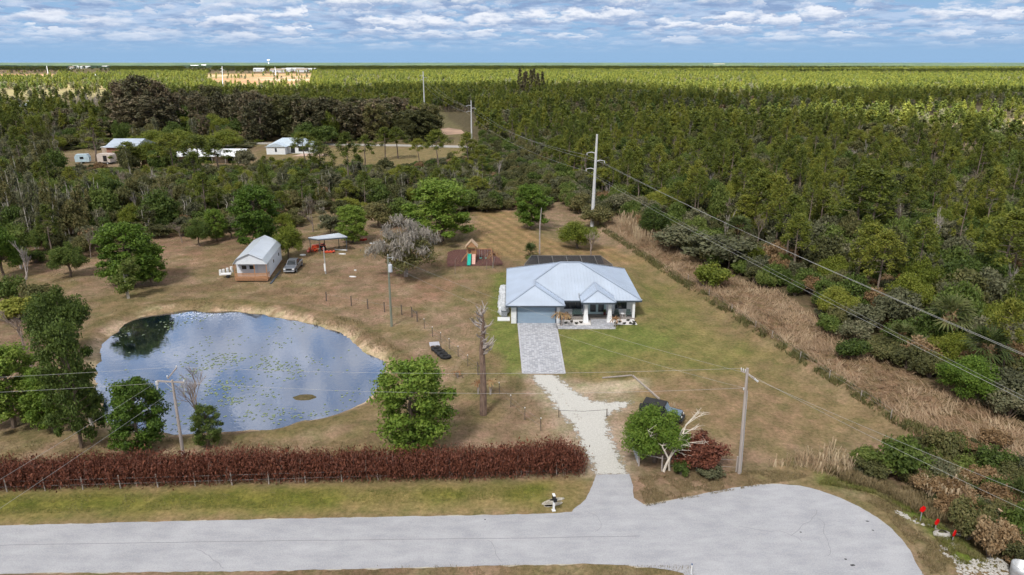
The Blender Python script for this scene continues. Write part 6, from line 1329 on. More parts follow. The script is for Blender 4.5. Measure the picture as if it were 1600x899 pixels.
E0 = [p + Vector((57 - ST[0][0].x - 1.9 * (i % 2 * 2 - 1) * -1 if False else 42, -190, 0)) for i, p in enumerate(ST[0])]
for i, nm in enumerate(('upper left arm', 'right arm', 'lower left arm')):
    wire(ST[0][i], E0[i], 2.2, .014, 'transmission cable from the ' + nm + ' of the tall concrete pole towards the road', n=48)
    wire(ST[1][i], ST[0][i], 2.6, .017, 'transmission cable joining the ' + nm + 's of the tall and second concrete poles', n=32)
    wire(ST[2][i], ST[1][i], 2.5, .02, 'transmission cable from the ' + nm + ' of the second pole back to the distant pole')
wire(ST[0][3] - Vector((-.2, 0, 8.6)), E0[3] + Vector((-2, 0, -8.6)), 1.6, .009, 'low thin cable strung along the transmission poles towards the road', n=48)
wire(PL[2] + Vector((0, 0, .1)), PR[0] + Vector((0, 0, .25)), .55, .009, 'upper cable strung between the two roadside wooden poles')
wire(PL[1], PR[3], .75, .009, 'lower cable strung between the two roadside wooden poles')
wire(PL[2] + Vector((0, 0, .1)), (-78, 53, 8.6), .5, .009, 'upper cable leaving the left roadside pole past the picture edge'); wire(PL[3], (-78, 53, 7.3), .5, .009, 'lower cable leaving the left roadside pole past the picture edge')
wire(PL[0], (-34, 22, 10.5), .2, .009, 'cable crossing the road from the left end of the pole crossarm'); wire(PL[1], (-31, 22, 10.5), .2, .009, 'cable crossing the road from the right end of the pole crossarm')
wire(PT[0], PR[2], 1.0, .008, 'upper cable from the transformer pole across the lawn'); wire(PT[1], PR[3], 1.2, .008, 'lower cable from the transformer pole across the lawn')
wire(PR[1], (44, 24, 8.4), .5, .009, 'cable leaving the right roadside pole across the turning circle'); wire(PR[2], (41, 27, 6.6), .5, .009, 'second cable leaving the right roadside pole nearer the turning circle')
for px, py, top, lab, nm in ((176 + 95, 212, 184, 'far wooden pole by the farm road behind the long roof', 'wooden_pole'), (322, 214, 185, 'far wooden pole near the yellow green trees by the farm road', 'wooden_pole')):
    x, y, _ = G(px, py); e = empty(nm, (x, y, 0), 0, lab, 'utility pole'); tapered(MB(), zat(y, top), .2, .14, n=6).build('pole', M['pole_wood'], e); MB().bar((-1, 0, zat(y, top) - .6), (1, 0, zat(y, top) - .6), .14).build('crossarm', M['pole_wood'], e)
x, y, _ = G(509, 428); h = zat(y, 386); e = empty('light_pole', (x, y, 0), 0, 'thin pale wooden pole in front of the metal carport', 'pole'); tapered(MB(), h, .12, .09, n=7).build('pole', pm('pale_pole', (.36, .35, .33), .9, .15, 2), e); MB().box(-.16, .1, -.2, -.1, .5, 1.8).build('meter_box', M['white'], e)
x, y, _ = G(843, 398); h = zat(y, 325); e = empty('dead_pole_tree', (x, y, 0), 0, 'slender dead trunk with pale broken top behind the house', 'tree'); MB().tube([(0, 0, 0), (0, 0, h * .6), (.25, 0, h)], [.16, .13, .07], 6).build('trunk', M['dead_wood'], e)

# ------------------------------------------------------------------ fences, gate, small things
def posts(name, pts, lab, h=1.15, r=.055, wires=(.45, .95), mat='post_wood', white_top=False):
    f = empty(name, (0, 0, 0), 0, lab, 'fence'); W = [Vector(G(a, b)) for a, b in pts]
    for p in W:
        z = gz(p.x, p.y); o = MB().tube([(p.x, p.y, z - .2), (p.x + rnd.uniform(-.04, .04), p.y, z + h)], r, 6).build('post', M[mat], f)
        if white_top: MB().tube([(p.x, p.y, z + h), (p.x, p.y, z + h + .10)], r * 1.1, 6).build('post_cap', M['white'], f)
    w = MB()
    for z in wires:
        for a, b in zip(W, W[1:]): w.tube([(a.x, a.y, a.z + z), (b.x, b.y, b.z + z)], .008, 3)
    w.build('wire', M['fence_wire'], f); return f
posts('meadow_fence', [(510, 471), (549, 478), (575, 483), (601, 488), (628, 492)], 'row of dark wooden posts across the meadow above the pond', 1.5, .09, (1.1,))
f = posts('meadow_fence', [(644, 496), (652, 503)], 'dark wooden brace posts joined by a rail at the fence corner', 1.5, .09, ()); a, b = G(644, 496), G(652, 503); MB().bar((a[0], a[1], 1.15), (b[0], b[1], 1.15), .1).build('rail', M['post_wood'], f)
posts('meadow_fence', [(663, 514), (676, 527), (689, 536), (702, 546), (716, 558), (731, 572), (747, 585)], 'thin post fence curving down past the tyre stack', 1.35, .045, (.3, .7, 1.2), white_top=True)
f = posts('meadow_fence', [(747, 586), (755, 590)], 'short braced post pair behind the dead snag', 1.6, .08, ()); a, b = G(747, 586), G(755, 590); MB().bar((a[0], a[1], 1.2), (b[0], b[1], 1.2), .09).build('rail', M['post_wood'], f)
posts('meadow_fence', [(780, 616), (798, 636), (820, 656), (845, 673)], 'thin white capped posts left of the gravel driveway', 1.3, .045, (.5, 1.1), white_top=True)
posts('roadside_fence', [(1034, 736), (1088, 735), (1150, 738)], 'pale wooden fence posts beside the burgundy bush', 1.5, .075, (.5, 1.2), 'pole_wood')
posts('swale_fence', [(1075, 438), (1108, 462), (1143, 486), (1180, 512), (1206, 528), (1250, 560), (1296, 590), (1345, 622), (1392, 652)], 'old post and wire fence along the ditch edge', 1.0, .05, (.5, .9), 'pole_wood')
def gate():
    a = Vector(G(982, 684)); b = Vector(G(996, 727)); e = empty('farm_gate', tuple(a), 0, 'open grey metal tube farm gate beside the gravel driveway', 'gate'); d = b - a; st = M['galv']
    for i, z in enumerate((.25, .5, .75, 1.0, 1.3)): MB().tube([(0, 0, z), tuple(d + Vector((0, 0, z)))], .035, 6).build('rail', st, e)
    for t in (0, .33, .66, 1): MB().tube([tuple(d * t + Vector((0, 0, .2))), tuple(d * t + Vector((0, 0, 1.35)))], .035, 6).build('upright', st, e)
    m, nt, bb, o = newmat('gate_mesh'); bb.inputs['Base Color'].default_value = (.32, .32, .36, 1); tr = nt.nodes.new('ShaderNodeBsdfTransparent'); mx = nt.nodes.new('ShaderNodeMixShader'); mx.inputs[0].default_value = .55
    nt.links.new(tr.outputs[0], mx.inputs[1]); nt.links.new(bb.outputs[0], mx.inputs[2]); nt.links.new(mx.outputs[0], o.inputs[0])
    MB().add([(0, .02, .25), tuple(d + Vector((0, .02, .25))), tuple(d + Vector((0, .02, 1.3))), (0, .02, 1.3)], [(0, 1, 2, 3)]).build('wire_mesh', m, e)
    c = Vector(G(998, 728)); r = empty('gate_post', tuple(c), 0, 'grey gate post and rail joining the gate to the roadside fence', 'post'); MB().tube([(0, 0, -.1), (0, 0, 1.6)], .08, 8).build('post', M['pole_wood'], r); q = Vector(G(1034, 736)) - c; MB().bar((0, 0, 1.25), tuple(q + Vector((0, 0, 1.25))), .09).build('rail', M['pole_wood'], r)
gate()
def pallet_tyres():
    x, y, _ = G(679, 541); e = empty('pallet', (x, y, 0), R(12), 'pale grey wooden pallet lying beside the stacked tyres', 'pallet'); pw = pm('pallet_wood', (.46, .47, .52), .9, .15, 3)
    for i in range(6): MB().box(-.62, .62, -.55 + i * .2, -.42 + i * .2, .30, .34).build('plank', pw, e)
    for i in range(3): MB().box(-.62 + i * .56, -.50 + i * .56, -.55, .6, .18, .30).build('bearer', pw, e)
    for k, (px, py, lab) in enumerate(((682, 548, 'black tyre lying nearest the pallet'), (687, 552, 'black tyre second from the pallet'), (691, 556, 'black tyre second from the free end of the row'), (696, 560, 'black tyre at the free end of the row'))):
        x, y, _ = G(px, py)
        for z in (0,):
            mb = MB(); n, m_ = 20, 8; V = []; Fs = []
            for i in range(n):
                for j in range(m_):
                    t, p_ = 2 * math.pi * i / n, 2 * math.pi * j / m_; rr_ = .43 + .16 * math.cos(p_); V.append((rr_ * math.cos(t), rr_ * math.sin(t), .17 + .16 * math.sin(p_)))
            for i in range(n):
                for j in range(m_): Fs.append((i * m_ + j, ((i + 1) % n) * m_ + j, ((i + 1) % n) * m_ + (j + 1) % m_, i * m_ + (j + 1) % m_))
            o = link('tyre', np_mesh('tyre', V, Fs, [M['rubber']], smooth=True), loc=(x, y, .02)); o.scale = (1.2, .95, 1.2); tag(o, lab, 'tyre')
pallet_tyres()
def mailbox():
    x, y, _ = G(865, 798); e = empty('mailbox', (x, y, 0), R(12), 'black mailbox on a white post at the verge', 'mailbox')
    MB().box(-.07, .07, -.07, .07, 0, 1.25).build('post', M['white'], e); MB().box(-.14, .14, -.14, .14, 0, .08).build('post_base', M['white'], e); MB().box(-.07, .07, -.45, .15, 1.0, 1.08).build('arm', M['white'], e)
    pts = [(-.13, 1.08), (.13, 1.08), (.13, 1.25)] + [(.13 * math.cos(t), 1.25 + .13 * math.sin(t)) for t in np.linspace(.3, math.pi - .3, 6)] + [(-.13, 1.25)]
    b = MB().prism(pts, -.5, .05).build('box', M['black'], e); MB().prism([(a * .92, 1.08 + (c - 1.08) * .92 + .01) for a, c in pts], -.52, -.503).build('door', M['black'], b); MB().box(-.1, .1, -.2, .2, 1.42, 1.46).build('lid', M['white'], e)
    MB().box(.135, .15, -.1, -.05, 1.2, 1.36).build('flag', pm('flag_red', (.5, .03, .02), .5, .1, 3), b)
    c = pm('flat_stone', (.30, .27, .22), .9, .3, 4, col2=(.46, .43, .37))
    for i, (dx, dy, w_, l_, a_) in enumerate(((-.25, 1.1, .26, .75, .5), (.35, 1.45, .2, .65, .2), (.05, .75, .22, .8, .35), (-.35, .55, .12, .4, .1))):
        pts = [(l_ * math.cos(t) * (1 + .1 * math.sin(5 * t)), w_ * math.sin(t)) for t in np.linspace(0, 6.28, 13)[:-1]]; o = MB().slab(pts, 0, .06).build('flat_stone', c); o.location = (x + dx, y + dy, .02); o.rotation_euler = (0, 0, a_)
        tag(o, ('pale flat stone slab left behind the mailbox', 'pale narrow stone slab farthest behind the mailbox', 'pale flat stone slab directly behind the mailbox', 'small pale stone chip left of the mailbox')[i], 'stone')
    x, y, _ = G(1080, 897); e = empty('marker_post', (x, y, 0), 0, 'short white marker stake at the lower road edge', 'stake'); MB().tube([(0, 0, 0), (0, 0, .75)], .045, 8).build('stake', M['white'], e); MB().tube([(0, 0, .75), (0, 0, .85)], .05, 8).build('cap', pm('blue_cap', (.08, .12, .25), .5, .1, 3), e)
mailbox()
def markers():
    red = pm('red_reflector', (.75, .008, .010), .35, .12, 5); red.node_tree.nodes['Principled BSDF'].inputs['Specular IOR Level'].default_value = .5; mtl = M['galv']
    for i, (px, py, top, wd, rz, lab) in enumerate(((1438, 813, 788, .40, 8, 'red road end marker farthest up the green bank'), (1461, 828, 808, .40, 22, 'red road end marker in the middle of the three'), (1488, 846, 826, .40, 32, 'red road end marker nearest the culvert'))):
        x, y, _ = G(px, py); z = gz(x, y); h = zat(y, top); e = empty('road_end_marker', (x, y, z), R(rz), lab, 'road marker'); MB().box(-.03, .03, -.02, .02, -.1, h - .1).build('post', mtl, e); s_ = wd * .98
        c = h - s_ * .75; MB().prism([(0, c - s_ * .78), (s_ * .6, c - .25 * s_), (s_ * .6, c + .35 * s_), (0, c + s_ * .78), (-s_ * .6, c + .25 * s_), (-s_ * .6, c - .35 * s_)], -.045, -.025).build('plate', red, e)
        rv = MB()
        for a in (-.3, 0, .3):
            for b in (-.4, -.13, .13, .4): rv.tube([(a * s_, -.047, c + b * s_), (a * s_, -.06, c + b * s_)], .035, 6)
        rv.build('reflector_studs', red, e)
    # culvert pipe at the lower right corner
    x, y, _ = G(1594, 899); rg = np.random.default_rng(31); e = empty('culvert_pipe', (x, y, -.3), 0, 'grey corrugated culvert pipe end at the lower right corner', 'pipe'); V = []; Fs = []; n = 28; prof = [(.62, 0), (.66, .1), (.62, .2), (.66, .3), (.62, .4), (.66, .5), (.62, .6), (.66, .7), (.66, 1.15), (.60, 1.15), (.60, .2), (.01, .2)]
    for r_, z in prof: V += [(r_ * math.cos(2 * math.pi * k / n), r_ * math.sin(2 * math.pi * k / n), z) for k in range(n)]
    for j in range(len(prof) - 1): Fs += [(j * n + k, j * n + (k + 1) % n, (j + 1) * n + (k + 1) % n, (j + 1) * n + k) for k in range(n)]
    link('pipe', np_mesh('pipe', V, Fs, [M['galv']], smooth=True), e)
    st = pm('white_limestone', (.40, .385, .36), .9, .2, 4, bump=.5); V = []; Fs = []
    def rock(x, y, z, s_):
        b = len(V); q = [(rg.uniform(.7, 1.2)) * s_ for _ in range(6)]; ps = [(q[0], 0, 0), (0, q[1], 0), (-q[2], 0, 0), (0, -q[3], 0), (0.1 * s_, .1 * s_, q[4] * .7), (0, 0, -q[5] * .4)]; a = rg.uniform(0, 3)
        V.extend([(x + p[0] * math.cos(a) - p[1] * math.sin(a), y + p[0] * math.sin(a) + p[1] * math.cos(a), z + p[2]) for p in ps]); Fs.extend([(b + i, b + j, b + k) for i, j, k in ((0, 1, 4), (1, 2, 4), (2, 3, 4), (3, 0, 4), (1, 0, 5), (2, 1, 5), (3, 2, 5), (0, 3, 5))])
    for poly, n_ in ((PX([(1490, 880), (1560, 868), (1580, 885), (1575, 905), (1500, 905)]), 260), (PX([(1398, 795), (1430, 808), (1445, 818), (1440, 822), (1400, 802)]), 40), (PX([(1452, 815), (1500, 850), (1492, 856), (1450, 822)]), 30), (PX([(1470, 850), (1510, 880), (1500, 886), (1465, 858)]), 40), (PX([(868, 600), (905, 640), (910, 660), (870, 640)]), 30)):
        A = np.array(poly); k = 0
        while k < n_:
            xx, yy = rg.uniform(A[:, 0].min(), A[:, 0].max()), rg.uniform(A[:, 1].min(), A[:, 1].max())
            if sdist(np.array([xx]), np.array([yy]), poly)[0] < 0: rock(xx, yy, gz(xx, yy) + .03, rg.uniform(.06, .17)); k += 1
            elif rg.random() < .02: k += 1
    me = bpy.data.meshes.new('rubble'); me.from_pydata(V, [], Fs); me.materials.append(st); me.update(); link('limestone_rubble', me, kind='stuff', label='broken white limestone rubble by the culvert and bank')
    # big stones
    for px, py, s_, lab in ((1472, 835, .5, 'pale boulder behind the row of red markers'), (1598, 800, .5, 'grey boulder at the right picture edge'), (1497, 832, .28, 'small pale boulder right of the nearest red marker')):
        x, y, _ = G(px, py); V2 = []; 
        for j in range(6):
            for k in range(9): ph = (j / 5 - .3) * 2.0; t = k / 9 * 6.283; q = 1 + .2 * math.sin(3 * t + j * 2) + rg.uniform(-.06, .06); V2.append((s_ * 1.3 * math.cos(t) * math.cos(ph * .75) * q, s_ * .8 * math.sin(t) * math.cos(ph * .75) * q, s_ * .6 * math.sin(ph * .75)))
        F2 = [(j * 9 + k, j * 9 + (k + 1) % 9, (j + 1) * 9 + (k + 1) % 9, (j + 1) * 9 + k) for j in range(5) for k in range(9)]; me = np_mesh('boulder', V2 + [(0, 0, s_ * .62)], F2, [st], smooth=True); tag(link('boulder', me, loc=(x, y, gz(x, y) + .1)), lab, 'boulder')
    x, y, _ = G(1382, 744); o = MB().tube([(-1.0, -.2, .2), (0, 0, .25), (1.2, .3, .35)], [.11, .10, .08], 8).build('fallen_log', M['dead_wood']); o.location = (x, y, 0); tag(o, 'pale fallen log lying under the large bushy shrub', 'log')
    x, y, _ = G(1574, 822); o = MB().tube([(-.4, .8, 1.0), (.3, 0, .5), (1.0, -1.2, .1)], [.06, .12, .15], 7).build('fallen_log', pm('tan_log', (.42, .30, .20), .9, .2, 3)); o.location = (x, y, 0); tag(o, 'tan broken palm trunk slanting down above the culvert', 'log')
    a, b, c = [Vector(G(*p)) for p in ((941, 592), (987, 588), (1030, 625))]
    MB().bar(a + Vector((0, 0, .12)), b + Vector((0, 0, .12)), .12).build('landscape_timber', M['pole_wood'], label='pale timber lying left to right above the bare sandy patch', cat='timber'); MB().bar(b + Vector((.1, -.1, .12)), c + Vector((0, 0, .12)), .16).build('landscape_timber', M['pole_wood'], label='long pale timber lying towards the parked jeep', cat='timber')
    a, b = Vector(G(873, 652)), Vector(G(948, 651)); MB().tube([a + Vector((0, 0, .75)), a.lerp(b, .5) + Vector((0, 0, .62)), b + Vector((0, 0, .75))], .018, 5).build('driveway_chain', M['black'], label='dark chain stretched across the gravel driveway', cat='chain')
    for i, p in enumerate((a, b)): e = empty('chain_post', tuple(p), 0, ('short post holding the left end of the driveway chain', 'short post holding the right end of the driveway chain')[i], 'post'); MB().tube([(0, 0, -.1), (0, 0, .85)], .05, 6).build('post', M['post_wood'], e)
markers()

# ------------------------------------------------------------------ playset, carport, cabin, vehicles
def mulch():
    sheet('playground_mulch', resample(MULCH, .3, .25, 1.0), .10 - .04, pm('dark_red_mulch', (.105, .048, .040), .95, .35, 6, bump=.8, detail=8))
def playset():
    x, y, _ = G(737, 409); e = empty('playset', (x, y, 0), 0, 'wooden playset with peaked roof and teal slide on dark mulch', 'playset'); c = M['cedar']; K = y / 96.0
    W = .78
    for sx in (-W, W):
        for sy in (0, 1.5): MB().box(sx - .06, sx + .06, sy - .06, sy + .06, 0, 2.9).build('post', c, e)
    for i in range(8): MB().box(-W - .05, W + .05, i * .19, i * .19 + .17, 1.35, 1.41).build('plank', c, e)
    for i in range(8): MB().box(-W + i * .2, -W + i * .2 + .14, 1.5, 1.54, 1.45, 2.1).build('rail_board', c, e)
    for i in range(4): MB().box(-.02 + i * .2, .12 + i * .2, -.08, -.05, 1.45, 2.05).build('rail_board', c, e)
    rw = pm('playset_roof_wood', (.50, .36, .25), .8, .2, 3)
    for s_ in (-1, 1):
        for i in range(5):
            a = Vector((s_ * .02, 0, 3.78)); b = Vector((s_ * 1.12, 0, 2.62)); p = a.lerp(b, i / 5); q = a.lerp(b, (i + 1) / 5 - .01); MB().add([(p.x, -.35, p.z), (q.x, -.35, q.z), (q.x, 1.85, q.z), (p.x, 1.85, p.z), (p.x, -.35, p.z + .05), (q.x, -.35, q.z + .05), (q.x, 1.85, q.z + .05), (p.x, 1.85, p.z + .05)], [(0, 1, 2, 3), (7, 6, 5, 4), (0, 4, 5, 1), (1, 5, 6, 2), (2, 6, 7, 3), (3, 7, 4, 0)]).build('roof_plank', rw, e)
    MB().prism([(-.82, 2.72), (.82, 2.72), (.1, 3.55), (-.1, 3.55)], -.2, -.16).build('gable', c, e)
    teal = pm('teal_plastic', (.01, .42, .33), .35, .08, 2, spec=.5); V = MB()
    pts = [(-.1, 1.45), (-.8, 1.25), (-1.6, .75), (-2.4, .32), (-3.1, .2)]
    for (y0, z0), (y1, z1) in zip(pts, pts[1:]):
        V.add([(-.62, y0, z0), (-.08, y0, z0), (-.08, y1, z1), (-.62, y1, z1)], [(0, 1, 2, 3)])
        for a, b in ((-.66, -.60), (-.10, -.04)): V.add([(a, y0, z0 - .04), (b, y0, z0 - .04), (b, y0, z0 + .16), (a, y0, z0 + .16), (a, y1, z1 - .04), (b, y1, z1 - .04), (b, y1, z1 + .16), (a, y1, z1 + .16)], [(0, 1, 2, 3), (7, 6, 5, 4), (0, 4, 5, 1), (1, 5, 6, 2), (2, 6, 7, 3), (3, 7, 4, 0)])
    V.build('slide', teal, e)
    MB().add([(.1, -.05, 1.4), (.72, -.05, 1.4), (.72, -1.9, .05), (.1, -1.9, .05), (.1, -.05, 1.34), (.72, -.05, 1.34), (.72, -1.9, -.01), (.1, -1.9, -.01)], [(0, 1, 2, 3), (7, 6, 5, 4), (0, 4, 5, 1), (1, 5, 6, 2), (2, 6, 7, 3), (3, 7, 4, 0)]).build('climbing_ramp', pm('pinkish_ramp_wood', (.58, .36, .30), .8, .15, 3), e)
    MB().bar((W, .3, 2.25), (3.6, .3, 2.25), .12).build('swing_beam', c, e); MB().bar((3.5, .3, 2.25), (3.75, -.7, 0), .1).bar((3.5, .3, 2.25), (3.75, 1.3, 0), .1).build('swing_leg', c, e)
    for sx in (1.6, 2.6): s_ = MB().box(sx - .22, sx + .22, .2, .4, .55, .6).build('swing_seat', teal, e); MB().tube([(sx - .2, .3, .6), (sx - .2, .3, 2.2)], .015, 3).tube([(sx + .2, .3, .6), (sx + .2, .3, 2.2)], .015, 3).build('chain', M['galv'], s_)
    MB().bar((-W, .2, 1.4), (-W - 1.1, -.3, .02), .1).bar((-W, 1.0, 1.4), (-W - 1.1, 1.1, .02), .1).build('ladder', c, e)
    for px, py, hh, lab in ((711, 429, 2.6, 'thin bare sapling left of the playset'), (760, 421, 1.6, 'short dark stake right of the playset')):
        a, b, _ = G(px, py); q = empty('sapling', (a, b, 0), 0, lab, 'tree'); MB().tube([(0, 0, 0), (.1, 0, hh)], [.06, .03], 5).tube([(.1, 0, hh), (.5, 0, hh + .5)], [.03, .01], 4).build('trunk', M['twig'], q)
mulch(); playset()
def carport():
    P = [G(*p) for p in ((486, 392), (503, 396), (536, 390), (520, 386))]; e = empty('metal_carport', P[1], 0, 'open carport with flat pale metal roof over the red tractor', 'carport'); O = Vector(P[1]); z = 2.75
    top = [Vector(at(484, 371, G(486, 392)[1])), Vector(at(500, 374.5, G(503, 396)[1])), Vector(at(537, 369, G(536, 390)[1])), Vector(at(517, 364, G(520, 386)[1] + 3))]
    zz = 2.75; a = Vector(P[0]); b = Vector(P[1])
    x0, x1, y0, y1 = b.x - 1.9, b.x + 4.0, b.y - .4, b.y + 4.4
    sk = -.7
    pl = [(x0 - .6, y0 + .9), (x0 + 1.6, y0 - .3), (x1 + .7, y0 + 1.6), (x1 - 1.6, y1 - .2)]
    MB().slab([(p[0] - O.x, p[1] - O.y) for p in pl], zz, zz + .16).build('roof', M['shelter_roof'], e); rb = MB()
    for t in np.linspace(.04, .96, 14):
        p = Vector((*pl[0], zz + .18)).lerp(Vector((*pl[3], zz + .18)), t) - O; q = Vector((*pl[1], zz + .18)).lerp(Vector((*pl[2], zz + .18)), t) - O; rb.bar(p, q, .06, .04)
    rb.build('roof_rib', M['shelter_roof'], e); MB().bar(Vector((*pl[0], zz - .05)) - O, Vector((*pl[1], zz - .05)) - O, .1, .2).bar(Vector((*pl[1], zz - .05)) - O, Vector((*pl[2], zz - .05)) - O, .1, .2).build('beam', M['dark_trim'], e)
    for p in pl: 
        q = Vector((*p, 0)).lerp(Vector((sum(k[0] for k in pl) / 4, sum(k[1] for k in pl) / 4, 0)), .08) - O; MB().tube([(q.x, q.y, 0), (q.x, q.y, zz)], .06, 6).build('post', M['dark_trim'], e)
    # tractor
    tx, ty, _ = G(499, 392); t = empty('tractor', (tx, ty, 0), R(200), 'red orange compact tractor parked under the metal carport', 'tractor'); od = pm('tractor_orange', (.62, .075, .025), .45, .08, 2, spec=.5)
    def wheel(par, x, y, r, w_, nm='wheel'):
        o = MB().tube([(x, y - w_ / 2, r), (x, y + w_ / 2, r)], r, 16).build(nm, M['rubber'], par); MB().tube([(x, y - w_ / 2 - .01, r), (x, y + w_ / 2 + .01, r)], r * .55, 12).build('rim', od if par is t else M['galv'], o)
    for s_ in (-1, 1): wheel(t, -.7, s_ * .62, .55, .3); wheel(t, .85, s_ * .55, .36, .22)
    MB().prism([(.0, .6), (1.25, .6), (1.3, 1.0), (1.15, 1.2), (.0, 1.3)], -.3, .3).build('hood', od, t)
    for s_ in (-1, 1): MB().box(-1.25, -.2, s_ * .62 - .17, s_ * .62 + .17, 1.12, 1.2).build('fender', od, t)
    MB().box(-.9, -.4, -.25, .25, .85, .95).box(-.95, -.85, -.25, .25, .95, 1.4).build('seat', M['black'], t); MB().tube([(-1.05, -.45, .6), (-1.05, -.45, 2.2), (-1.05, .45, 2.2), (-1.05, .45, .6)], .04, 6).build('roll_bar', M['black'], t)
    MB().bar((.4, -.5, .9), (1.8, -.5, .4), .12).bar((.4, .5, .9), (1.8, .5, .4), .12).build('loader_arm', od, t); MB().prism([(1.8, .1), (2.3, .05), (2.3, .12), (1.95, .25), (1.85, .65), (1.8, .65)], -.8, .8).build('bucket', od, t); MB().tube([(-.1, 0, 1.3), (-.3, 0, 1.5)], .03, 5).tube([(-.32, -.15, 1.5), (-.32, .15, 1.5)], .03, 5).build('steering_wheel', M['black'], t)
    mx_, my_, _ = G(514, 395); d = empty('mower_deck', (mx_, my_, 0), R(8), 'flat bright red mower deck on the ground beside the tractor', 'mower'); MB().slab([(-1.0, -.45), (1.0, -.45), (1.15, 0), (.9, .5), (-.9, .5), (-1.1, 0)], .12, .34).build('deck', od, d)
    for q in (-.6, 0, .6): MB().tube([(q, 0, .34), (q, 0, .44)], .14, 10).build('spindle_cap', M['black'], d)
    for q in (-1, 1): MB().tube([(q * .85, -.6, .14), (q * .85, -.5, .14)], .14, 10).build('wheel', M['rubber'], d)
    wx, wy, _ = G(490, 394); d = empty('tiller', (wx, wy, 0), 0, 'red implement with hoops left of the tractor', 'implement')
    for q in (-.6, -.2, .2, .6): MB().tube([(q, .5 * math.cos(a), .5 + .5 * math.sin(a)) for a in np.linspace(0, 6.28, 13)], .05, 5).build('hoop', od, d)
    MB().tube([(-.9, 0, .5), (.9, 0, .5)], .07, 6).build('axle', od, d)
    for px, py, lab, sx, sy in ((532, 391, 'long white board on the ground right of the carport', 1.5, .25), (535, 397.5, 'short white board on the ground near the mower deck', .7, .3), (473, 399, 'pale round stone pile between cabin tree and carport', .6, .5), (462 + 89, 433, 'pale flat scrap on the meadow right of the pale pole', .6, .25), (555, 423, 'small white bucket lid on the meadow', .22, .2), (583, 381, 'white sheet debris left of the moss draped tree', .8, .35), (599, 379, 'small white debris beside the moss draped tree', .4, .3)):
        a, b, _ = G(px, py); o = MB().slab([(sx * math.cos(k) * rnd.uniform(.85, 1.1), sy * math.sin(k) * rnd.uniform(.85, 1.1)) for k in np.linspace(.3, 6.58, 9)[:-1]], 0, .12).build('debris', M['white']); o.location = (a, b, 0); o.rotation_euler = (0, 0, -.2); tag(o, lab, 'debris')
    a, b, _ = G(566, 376); o = MB().slab([(-.8, -.3), (.5, -.4), (.9, .3), (-.5, .4)], 0, .4).build('red_tarp', pm('red_tarp', (.35, .03, .02), .6, .2, 3)); o.location = (a, b, 0); tag(o, 'small dark red tarp heap right of the light green bushy tree', 'tarp')
carport()
